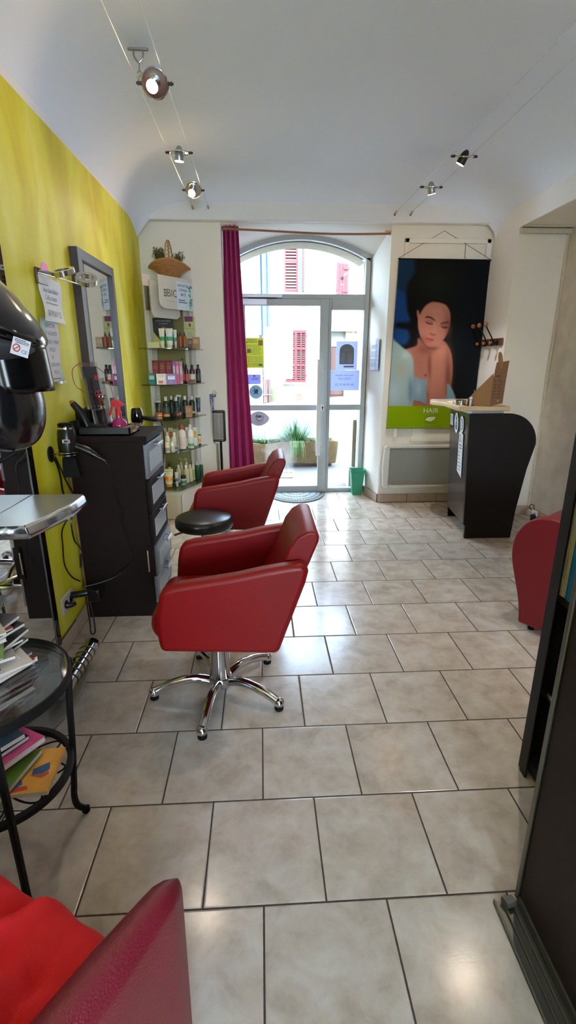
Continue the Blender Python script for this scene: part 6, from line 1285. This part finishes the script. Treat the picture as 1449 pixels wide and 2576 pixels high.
PR = [
(1, 'product_box', -.946, 4.60, .097, .05, 'pale yellow oval soap case at the wall end of the top glass shelf', [(214, 212, 160)]),
(1, 'product_tube', -.872, 4.58, .052, .163, 'slim white and green aloe tube beside the soap case', [W_, (60, 160, 120), W_]),
(1, 'product_tube', -.804, 4.56, .066, .162, 'wide white aloe tube in the middle of the top glass shelf', [(214, 222, 228), (60, 160, 130), W_]),
(1, 'product_tube', -.768, 4.64, .031, .155, 'white tube half hidden behind the wide aloe tube', [(206, 212, 214), (70, 160, 130), W_]),
(1, 'product_bottle', -.842, 4.66, .034, .135, 'light green bottle between the two white aloe tubes', [(130, 180, 80), (60, 90, 50)]),
(1, 'spray_bottle', -.762, 4.74, .03, .138, 'amber spray bottle nearest the white aloe tubes', [(120, 58, 22), K_]),
(1, 'spray_bottle', -.729, 4.68, .034, .136, 'amber spray bottle in the middle of three', [(150, 74, 26), K_]),
(1, 'spray_bottle', -.692, 4.68, .035, .136, 'amber spray bottle nearest the kraft box', [(150, 74, 26), K_]),
(1, 'product_box', -.606, 4.80, .06, .10, 'speckled kraft box at the curtain end of the top glass shelf', [(158, 122, 76), (186, 156, 110)]),
(1, 'product_box', -.665, 4.84, .045, .09, 'small brown box below the green header card', [(116, 84, 66), (150, 130, 110)]),
(2, 'product_box', -.974, 4.74, .057, .205, 'burgundy hair colour box, first from the yellow wall', [BU, (160, 60, 60), (220, 170, 50)]),
(2, 'product_box', -.913, 4.74, .058, .205, 'burgundy hair colour box in the middle of three', [BU, (160, 60, 60), (220, 170, 50)]),
(2, 'product_box', -.852, 4.74, .060, .205, 'burgundy hair colour box beside the purple one', [BU, (160, 60, 60), (220, 170, 50)]),
(2, 'product_box', -.797, 4.66, .027, .196, 'narrow purple box beside the burgundy boxes', [(150, 90, 180), (210, 200, 230)]),
(2, 'product_box', -.767, 4.66, .029, .196, 'narrow bright pink box on the second glass shelf', [(226, 110, 180), (240, 200, 220), (226, 120, 90)]),
(2, 'product_box', -.738, 4.67, .024, .194, 'narrow grey and pink box beside the bright pink one', [(196, 176, 180), (226, 216, 220), (226, 120, 90)]),
(2, 'product_box', -.990, 4.62, .062, .091, 'teal box with a white oval in front of the burgundy boxes', [(20, 128, 128), (206, 204, 200)]),
(2, 'product_box', -.904, 4.58, .086, .091, 'cream box with red flowers in front of the burgundy boxes', [(228, 216, 196), (232, 226, 216), (206, 60, 56)]),
(2, 'product_box', -.812, 4.56, .086, .092, 'violet box with a white label and blue spot on the second shelf', [(138, 60, 140), (216, 218, 234), (90, 110, 190)]),
(2, 'pump_bottle', -.737, 4.80, .034, .225, 'dark pump bottle rising above the boxes on the second shelf', [(40, 20, 26), K_, (200, 70, 70)]),
(2, 'product_bottle', -.704, 4.75, .038, .168, 'dark bottle with a coral red label on the second shelf', [(60, 22, 34), K_, (214, 78, 72)]),
(2, 'product_bottle', -.660, 4.82, .050, .164, 'brown bottle with a white and brown label on the second shelf', [(70, 34, 30), K_, W_, (130, 90, 70)]),
(2, 'product_bottle', -.612, 4.88, .045, .167, 'plain black bottle at the curtain end of the second shelf', [K_, (16, 16, 18), (60, 70, 70)]),
(2, 'product_box', -.655, 4.70, .07, .022, 'flat dusky brown soap bars in front of the dark bottles', [(120, 82, 72)]),
(3, 'product_tube', -.979, 4.72, .055, .150, 'black tube with a white crimp standing behind the orange-lidded jar', [(24, 30, 30), (60, 66, 66), W_]),
(3, 'product_jar', -.950, 4.60, .054, .053, 'cream jar with an orange lid on the third glass shelf', [(230, 222, 190), (226, 96, 50)]),
(3, 'product_bottle', -.887, 4.621, .058, .193, 'dark green bottle with an orange label stripe, front of the third shelf', [G_, W_, (70, 80, 76), (226, 150, 90)]),
(3, 'product_bottle', -.882, 4.872, .046, .184, 'dark green bottle at the back, above the orange-striped one', [G_, W_, (40, 60, 54)]),
(3, 'product_bottle', -.811, 4.717, .056, .183, 'dark green bottle with a coral label stripe on the third shelf', [G_, W_, (64, 74, 72), (214, 80, 76)]),
(3, 'product_bottle', -.752, 4.86, .055, .184, 'dark green bottle with a grey violet label behind the kraft box', [G_, W_, (74, 76, 90)]),
(3, 'product_tube', -.815, 4.90, .05, .192, 'dark green tube standing at the back of the third shelf', [(16, 52, 40), (22, 60, 46), W_]),
(3, 'product_box', -.695, 4.712, .056, .103, 'kraft patterned box in front of the green bottles', [(164, 124, 88), (180, 142, 104)]),
(3, 'product_bottle', -.692, 4.915, .054, .179, 'dark green bottle behind the kraft box at the curtain end', [G_, W_, (60, 72, 70), (226, 180, 70)]),
(3, 'product_tube', -.630, 4.90, .046, .186, 'dark tube with an orange print at the curtain end of the third shelf', [(26, 40, 48), (60, 80, 110), W_]),
(4, 'product_box', -.952, 4.80, .050, .19, 'beige carton, first at the back of the fourth shelf', [(204, 192, 168), (180, 150, 130)]),
(4, 'product_box', -.892, 4.80, .046, .19, 'beige carton with a rust spot, second at the back of the fourth shelf', [(206, 196, 172), (190, 96, 70)]),
(4, 'product_box', -.842, 4.80, .042, .178, 'plain cream carton, third at the back of the fourth shelf', [(220, 210, 170)]),
(4, 'product_bottle', -.895, 4.618, .044, .171, 'ivory bottle behind the small jar on the fourth shelf', [(232, 226, 206), (228, 222, 204), (216, 208, 190)]),
(4, 'product_bottle', -.828, 4.60, .050, .170, 'white bottle with a violet foot on the fourth shelf', [(234, 228, 216), (230, 224, 212), (222, 200, 196), (124, 110, 190)]),
(4, 'spray_bottle', -.832, 4.51, .038, .116, 'small white nozzle bottle in front on the fourth shelf', [(236, 232, 216), W_, (206, 200, 180)]),
(4, 'product_jar', -.876, 4.50, .043, .095, 'small ivory bottle with a grey foot label at the front of the fourth shelf', [(232, 226, 206), (228, 222, 202), (160, 160, 160)]),
(4, 'product_bottle', -.770, 4.69, .066, .228, 'large white bottle with a rust red cap and red orange side print', [(232, 218, 206), (176, 70, 50), (226, 200, 186)]),
(4, 'product_box', -.738, 4.84, .039, .187, 'white carton with a red corner behind the tallest white bottle', [(232, 228, 220), (206, 120, 110)]),
(4, 'product_bottle', -.700, 4.74, .057, .224, 'tall white bottle with a green print on the fourth shelf', [(234, 226, 220), (226, 220, 214), (206, 214, 196), (90, 160, 110)]),
(4, 'product_box', -.672, 4.89, .034, .178, 'white carton with a yellow corner behind the tall white bottle', [(232, 228, 214), (226, 170, 40)]),
(4, 'product_tube', -.632, 4.89, .031, .107, 'mini tube with a black top and orange fruit at the curtain end', [(226, 206, 176), (226, 160, 50), K_]),
(5, 'product_tube', -.906, 4.603, .087, .171, 'large cream tube with an orange band at the front of the lowest shelf', [(230, 222, 186), (236, 156, 26)]),
(5, 'product_bottle', -.924, 4.765, .043, .199, 'clear yellowish bottle with a black cap behind the cream and orange tube', [(190, 190, 90), K_]),
(5, 'product_jar', -.865, 4.73, .034, .084, 'small dark-lidded jar behind the blue and white tube', [(170, 166, 140), K_]),
(5, 'product_tube', -.832, 4.60, .034, .140, 'slim blue and white tube leaning on the lowest shelf', [(196, 208, 226), (80, 110, 170), W_]),
(5, 'product_jar', -.781, 4.675, .050, .091, 'jar with a black and teal lid band on the lowest shelf', [(206, 196, 190), K_, (70, 140, 120)]),
(5, 'pump_bottle', -.829, 4.87, .040, .225, 'beige pump bottle at the back, nearest the olive panel', [(196, 180, 150), (226, 212, 190)]),
(5, 'pump_bottle', -.776, 4.88, .044, .222, 'beige pump bottle at the back, second from the olive panel', [(200, 186, 154), (226, 214, 190)]),
(5, 'pump_bottle', -.713, 4.865, .036, .215, 'pink topped pump bottle with a lime label on the lowest shelf', [(226, 208, 190), (232, 222, 210), (160, 190, 100)]),
(5, 'product_bottle', -.841, 4.775, .048, .176, 'straw coloured bottle behind the blue and white tube', [(206, 196, 150), (232, 222, 206), (190, 186, 130)]),
(5, 'product_bottle', -.763, 4.745, .050, .179, 'straw coloured bottle directly behind the black-lidded jar', [(214, 206, 150), (234, 226, 210), (206, 208, 170)]),
(5, 'product_bottle', -.730, 4.80, .043, .173, 'straw coloured bottle beside the lime-labelled pump bottle', [(216, 206, 160), (234, 226, 212), (220, 206, 170)]),
(5, 'spray_bottle', -.680, 4.915, .036, .185, 'green spray bottle beside the lime-labelled pump bottle', [(34, 92, 64), (214, 218, 214), (20, 70, 50)]),
(5, 'spray_bottle', -.638, 4.925, .040, .187, 'green spray bottle at the curtain end of the lowest shelf', [(34, 92, 64), (214, 218, 214), (20, 70, 50)]),
]
for s, kind, x, y, w, h, lab, cols in PR:
    o = prod(kind, x, y, ZS[s]+.0002, w, h, lab, cols, rz=12 if kind == 'product_box' and s == 2 and w > .07 else 0)
    if 'orange band' in lab:
        b = MB(); b.text('SANTE', .022, frame((0, -.012, h*.88), (1, 0, 0), (0, .12, 1)), 0); b.text('SANTE', .014, frame((0, -.0235, h*.34), (1, 0, 0), (0, .12, 1)), 1); b.build('lettering', [pm((150, 146, 120)), pm((210, 130, 60))], o, smooth=0, world=False)
t = thing('counter_card', 'black chalkboard style card with white script in a yellow stand on the top shelf', 'card', (-.90, 4.80, ZS[1]))
b = MB(); Mc = T(-.895, 4.80, ZS[1]+.105); b.bx(-.093, .093, -.003, .003, 0, .16, 0, Mc); b.build('board', mat('blackboard', (24, 23, 26), .5), t, smooth=0)
b = MB(); Mi = frame((-.895, 4.796, ZS[1]+.105), (1, 0, 0), (0, 0, 1)); b.text('votre bien-être', .022, Mi @ T(0, .135, 0), 0, .3); b.text('au naturel', .018, Mi @ T(0, .112, 0), 0, .3); b.poly([(-.015, .06), (.02, .06), (.02, .085), (-.015, .085)], 1, Mi); b.build('lettering', [mat('chalk_white', (190, 188, 186), .6), mat('chalk_brown', (130, 92, 76), .6)], t, smooth=0)
b = MB(); b.prism([(-.095, .005), (.02, .0), (-.02, .05), (-.095, .15)], -.008, -.004, 0, frame((-.895, 4.79, ZS[1]), (1, 0, 0), (0, 0, 1))); b.build('yellow_stand', mat('soft_yellow_card', (206, 200, 120), .6), t, smooth=0)
t = thing('counter_card', 'pale green card with a purple top behind the amber spray bottles', 'card', (-.664, 4.9, ZS[1]))
b = MB(); Mi = frame((-.668, 4.895, ZS[1]+.075), (1, 0, 0), (0, 0, 1)); b.bx(-.048, .048, 0, .21, 0, .002, 0, Mi); b.bx(-.046, .030, .165, .21, .002, .0026, 1, Mi); b.lathe([(.026, .002), (.026, .003)], 20, 2, Mi @ T(0, .05, 0)); b.text('HERBAL PLANT', .012, Mi @ T(0, .105, .0028), 1); b.prism([(-.006, .12), (.006, .12), (.010, .14), (.0, .155), (-.01, .14)], .002, .003, 1, Mi)
b.bx(-.04, .04, -.075, 0, 0, .002, 0, Mi)
b.build('board', [mat('pale_green_card', (188, 196, 140), .6), mat('plum_print', (118, 44, 96), .6), mat('pale_grey_disc', (176, 176, 166), .6)], t, smooth=0)
b = MB(); b.bx(-.755, -.625, 4.60, 4.68, ZS[1], ZS[1]+.008); tag(b.build('display_tray', mat('dark_tray', (46, 42, 42), .5)), 'thin dark tray in front of the amber spray bottles', 'tray')
# brush and heater beside the unit
t = thing('hanging_comb', 'blue plastic comb strip hanging from a round white wall hook beside the curtain', 'comb', (-.495, 4.95, .99))
b = MB(); b.prism([(-.012, 0), (.012, .0), (.016, .07), (.02, .15), (-.018, .15), (-.02, .06)], 0, .008, 0, frame((-.497, 4.955, .99), (1, 0, 0), (0, 0, 1)) @ RZ(3)); b.build('blade', mat('slate_blue_plastic', (84, 100, 140), .4), t)
b = MB()
for i in range(5): b.box((0, 0, 0), (.022, .006, .004), 0, frame((-.490, 4.945, 1.02+.011*i), (1, 0, 0), (0, 0, 1)) @ RZ(35))
b.build('teeth', mat('pale_lilac_plastic', (176, 180, 206), .5), t, smooth=0)
t = thing('wall_hook', 'round white wall hook holding the blue comb strip', 'hook', (-.478, 4.97, 1.13))
b = MB(); b.lathe([(.026, 0), (.026, .012), (.018, .02), (0, .021)], 22, 0, frame((-.478, 4.995, 1.145), (-1, 0, 0), (0, 0, 1)) @ T(0, 0, 0)); b.build('disc', mat('cream_hook', (206, 200, 190), .4), t)
b = MB(); b.tube(cat_rom([(-.47, 4.975, 1.135), (-.465, 4.955, 1.12), (-.475, 4.945, 1.115), (-.485, 4.95, 1.125)], 4), .005, 6); b.build('peg', BLACKP, t)
t = thing('hair_heater', 'perforated steel hair heater head on a slim floor stand between the shelves and the curtain', 'hair heater', (-.43, 4.9, 0))
PERF = mat('perforated_steel', (150, 144, 136), .3, .85)
b = MB(); b.bx(-.492, -.385, 4.86, 4.90, .70, .975); 
b.build('housing', PERF, t, bevel=.01)
b = MB()
for g_ in (-.478, -.425):
    for i in range(3):
        for j in range(17): b.bx(g_+.013*i, g_+.013*i+.006, 4.857, 4.861, .725+.0138*j, .7315+.0138*j)
b.build('perforation', mat('dark_perforation', (44, 38, 36), .6), t, smooth=0)
b = MB(); rbox(b, -.497, -.38, 4.85, 4.91, .965, .99, .01); rbox(b, -.497, -.38, 4.85, 4.91, .685, .705, .01); rbox(b, -.388, -.372, 4.85, 4.91, .69, .985, .007); b.build('end_trim', BLACKP, t)
b = MB(); b.tube([(-.425, 4.89, .05), (-.425, 4.89, .69)], .012, 10, 0); b.build('pole', BLACKM, t)
b = MB(); b.tube([(-.46, 4.91, .03), (-.46, 4.91, .66)], .012, 10); b.tube(cat_rom([(-.505, 4.92, 1.10), (-.503, 4.92, .85), (-.498, 4.92, .69), (-.48, 4.915, .66)], 5), .006, 6); b.build('side_tube', STEEL, t)
for k in range(4):
    a = rad(45+90*k); b = MB(); b.tube([(-.43, 4.85, .05), (-.43+.12*math.cos(a), 4.85+.10*math.sin(a), .012)], .01, 8); b.build('base_leg', BLACKM, t)
# ------------------------------------------------------------------ cable lights
WARM = mat('warm_lamp_glow', (255, 236, 206), .5, emit=(255, 214, 160), es=38.*(KSPOT>0))
WARMD = mat('dim_lamp_glow', (255, 226, 190), .5, emit=(255, 190, 130), es=9.*(KSPOT>0))
def wire(p, q, lab):
    b = MB(); b.tube([p, q], .0016, 6); tag(b.build('cable', WIRE), lab, 'cable')
wire((-.548, -3.38, 2.70), (-.589, 4.86, 2.735), 'thin lighting cable nearest the yellow wall'); wire((-.400, -3.38, 2.70), (-.455, 4.86, 2.738), 'thin lighting cable on the room side of the three lamps over the chairs')
wire((1.30, -3.38, 2.70), (1.205, 4.84, 2.712), 'thin lighting cable above the door side of the counter lamps'); wire((1.445, -3.38, 2.70), (1.347, 4.84, 2.714), 'thin lighting cable nearest the counter corner')
def wx2(x0, x1, y): return x0+(x1-x0)*(y+3.38)/8.24
for p, lab in (((-.589, 4.86, 2.735), 'small turnbuckle ending the cable nearest the yellow wall'), ((-.455, 4.86, 2.738), 'small turnbuckle beside the one nearest the yellow wall'), ((1.205, 4.84, 2.712), 'chrome turnbuckle above the door recess edge'), ((1.347, 4.84, 2.714), 'chrome turnbuckle above the banner')):
    x, y, z = p; t = thing('turnbuckle', lab, 'turnbuckle', p); b = MB(); b.tube([(x, y, z), (x, y+.035, z-.002)], [.002, .006], 8); b.sph((x, y+.045, z-.003), (.011, .013, .011), 12); b.ring((0, 0, 0), .009, .0025, 14, 5, 0, T(x, y+.02, z)); b.build('body', CHROME, t)
    b = MB(); b.tube([(x, y+.05, z-.004), (x, y+.088, z-.012)], [.005, .009], 8); b.build('eye_bolt', mat('dull_bolt', (120, 116, 108), .4, .7), t)
def spot(x, y, z, tilt, rollx, lab, on=True, light=None, w=.145):
    t = thing('cable_spotlight', lab, 'spotlight', (x, y, z), 0, 'spotlights over the back of the salon' if 'back of the salon' in lab else None); M = T(x, y, z)
    b = MB()
    for s in (-1, 1): b.tube([(x+s*w/2-.012*s, y, z), (x+s*w/2+.014*s, y, z)], .006, 8); b.tube([(x+s*.062, y, z), (x+s*(w/2-.012), y, z)], .0035, 6); b.lathe([(.009, -.003), (.009, .003)], 10, 0, T(x+s*(w/2+.004), y, z) @ RY(90)); b.lathe([(.009, -.003), (.009, .003)], 10, 0, T(x+s*(w/2-.008), y, z) @ RY(90))
    b.build('cable_clamp', mat('dark_clamp', (70, 56, 56), .4, .5), t)
    H = M @ RX(tilt) @ RY(rollx)
    b = MB(); b.ring((0, 0, 0), .060, .0045, 44, 6, 0, M @ RX(tilt)); b.lathe([(.058, -.001), (.058, .001), (.03, .004)], 36, 0, M @ RX(tilt)); b.build('ring', CHROME, t)
    b = MB(); b.lathe([(.027, -.045), (.028, -.03), (.027, .0), (.022, .018), (.012, .034), (0, .038)], 24, 0, H); b.build('housing', STEEL if on else BLACKP, t)
    b = MB(); b.lathe([(.0265, -.047), (.0265, -.0455)], 24, 0, H); b.build('bulb', WARM if on else WARMD, t)
    ld = bpy.data.lights.new('spot_beam', 'SPOT'); ld.energy = (light or 40)*KSPOT; ld.color = (1, .93, .84); ld.spot_size = rad(62); ld.spot_blend = .7; ld.shadow_soft_size = .02
    lo = bpy.data.objects.new('spot_beam', ld); COL.objects.link(lo); lo.parent = t; lo.matrix_local = RX(tilt) @ RY(rollx) @ T(0, 0, -.055)
LP = 14
spot(-.487, 2.83, 2.70, -52, 10, 'cable spotlight shining towards the room, nearest of the three over the chairs', light=LP*.4)
spot(-.508, 3.67, 2.712, 8, 4, 'cable spotlight pointing straight down between its two neighbours', light=LP*1.3)
spot(-.518, 4.42, 2.722, -48, 12, 'cable spotlight closest to the beam above the product shelves', light=LP*.6)
spot(1.297, 4.21, 2.708, 14, -14, 'lit cable spotlight above the banner', light=LP*1.8)
spot(1.315, 3.62, 2.706, 20, 24, 'dark-bodied cable spotlight turned away, over the counter', on=False, light=LP*1.2)
# lamps behind the viewer on the same cables
spot(1.352, 2.22, 2.703, 0, 14, 'cable spotlight over the aisle, third in the row above the counter', light=LP*1.6)
for y in (1.2, -.4, -2.1):
    for x in (-.48, 1.38):
        spot(x, y, 2.70, -10, 6 if x < 0 else -8, 'cable spotlight over the back of the salon', light=LP*.12)
# ceiling bracket with a hook
t = thing('ceiling_hook', 'grey ceiling bracket with a U bar and a dangling S hook', 'hook', (-.585, 2.99, 2.90))
cc = (-.585, 2.985); zc = 2.905
b = MB(); pts = [(-.045, -.009), (.045, -.009), (.052, 0), (.045, .009), (-.045, .009), (-.052, 0)]; b.prism(pts, zc-.004, zc+.004, 0, T(cc[0], cc[1], 0)); b.build('plate', STEEL, t, bevel=.002)
b = MB(); b.tube(cat_rom([(cc[0]-.022, cc[1], zc), (cc[0]-.021, cc[1], zc-.03), (cc[0], cc[1], zc-.052), (cc[0]+.021, cc[1], zc-.03), (cc[0]+.022, cc[1], zc)], 5), .0045, 8); b.build('u_bar', STEEL, t)
b = MB(); b.tube([(cc[0]+.0, cc[1], zc-.055), (cc[0], cc[1], zc-.085)], .003, 6)
b.tube(cat_rom([(cc[0]-.01, cc[1], zc-.095), (cc[0]-.004, cc[1], zc-.086), (cc[0]+.006, cc[1], zc-.09), (cc[0]+.009, cc[1], zc-.10), (cc[0]-.003, cc[1], zc-.112), (cc[0]-.007, cc[1], zc-.124), (cc[0], cc[1], zc-.134), (cc[0]+.010, cc[1], zc-.128)], 4), .0028, 6); b.build('s_hook', STEEL, t)
# fill light panels added out of view at the back of the room
PAN = mat('cool_panel_glow', (240, 246, 255), .5, emit=(226, 236, 255), es=5.*KPAN)
for x, y in ((.9, -1.0), (.3, -2.5)):
    t = thing('fill_panel', 'flat cool white fill panel added out of view at the back of the salon', 'fill light', (x, y, 2.88), 0, 'added fill panels')
    b = MB(); b.bx(x-.32, x+.32, y-.32, y+.32, 2.885, 2.925); b.build('frame', WHITE, t); b = MB(); b.bx(x-.30, x+.30, y-.30, y+.30, 2.88, 2.885); b.build('diffuser', PAN, t)
# ------------------------------------------------------------------ daylight, camera
w = bpy.data.worlds.new('overcast_sky'); SC.world = w; w.use_nodes = True
nt = w.node_tree; bg = nt.nodes['Background']
sky = nt.nodes.new('ShaderNodeTexSky'); sky.sky_type = 'NISHITA'; sky.sun_disc = False; sky.sun_elevation = rad(52); sky.sun_rotation = rad(200); sky.air_density = 1.2; sky.dust_density = 3.
mx = nt.nodes.new('ShaderNodeMix'); mx.data_type = 'RGBA'; mx.inputs[0].default_value = .6; mx.inputs[7].default_value = (.60, .78, 1.0, 1)
sc_ = nt.nodes.new('ShaderNodeVectorMath'); sc_.operation = 'SCALE'; sc_.inputs['Scale'].default_value = .12
nt.links.new(sky.outputs[0], sc_.inputs[0]); nt.links.new(sc_.outputs[0], mx.inputs[6]); nt.links.new(mx.outputs[2], bg.inputs[0]); bg.inputs[1].default_value = SKYS
sl = bpy.data.lights.new('sun', 'SUN'); sl.energy = SUNS; sl.angle = rad(25); sl.color = (1, .97, .93); so = bpy.data.objects.new('sun', sl); COL.objects.link(so); so.rotation_euler = (rad(42), 0, rad(12)); so.location = (0, 0, 9)
cam = bpy.data.cameras.new('camera'); co = bpy.data.objects.new('camera', cam); COL.objects.link(co); SC.camera = co
p, yv = .2994, .04992
fwd = Vector((math.sin(yv)*math.cos(p), math.cos(yv)*math.cos(p), -math.sin(p)))
right = Vector((math.cos(yv), -math.sin(yv), 0)); up = right.cross(fwd)
co.matrix_world = Matrix(((right.x, up.x, -fwd.x, 0), (right.y, up.y, -fwd.y, 0), (right.z, up.z, -fwd.z, 1.45), (0, 0, 0, 1)))
cam.sensor_fit = 'VERTICAL'; cam.sensor_height = 36; cam.lens = 36*1231.4/2576; cam.clip_start = .02
vs = SC.view_settings; vs.view_transform = 'Standard'; vs.look = 'None'; vs.gamma = 1; vs.exposure = EXPO; vs.use_curve_mapping = False
cy = SC.cycles; cy.max_bounces = 10; cy.diffuse_bounces = 5; cy.glossy_bounces = 5; cy.transparent_max_bounces = 16; cy.transmission_bounces = 6; cy.caustics_reflective = False; cy.caustics_refractive = False; cy.sample_clamp_indirect = 6.; cy.use_denoising = True
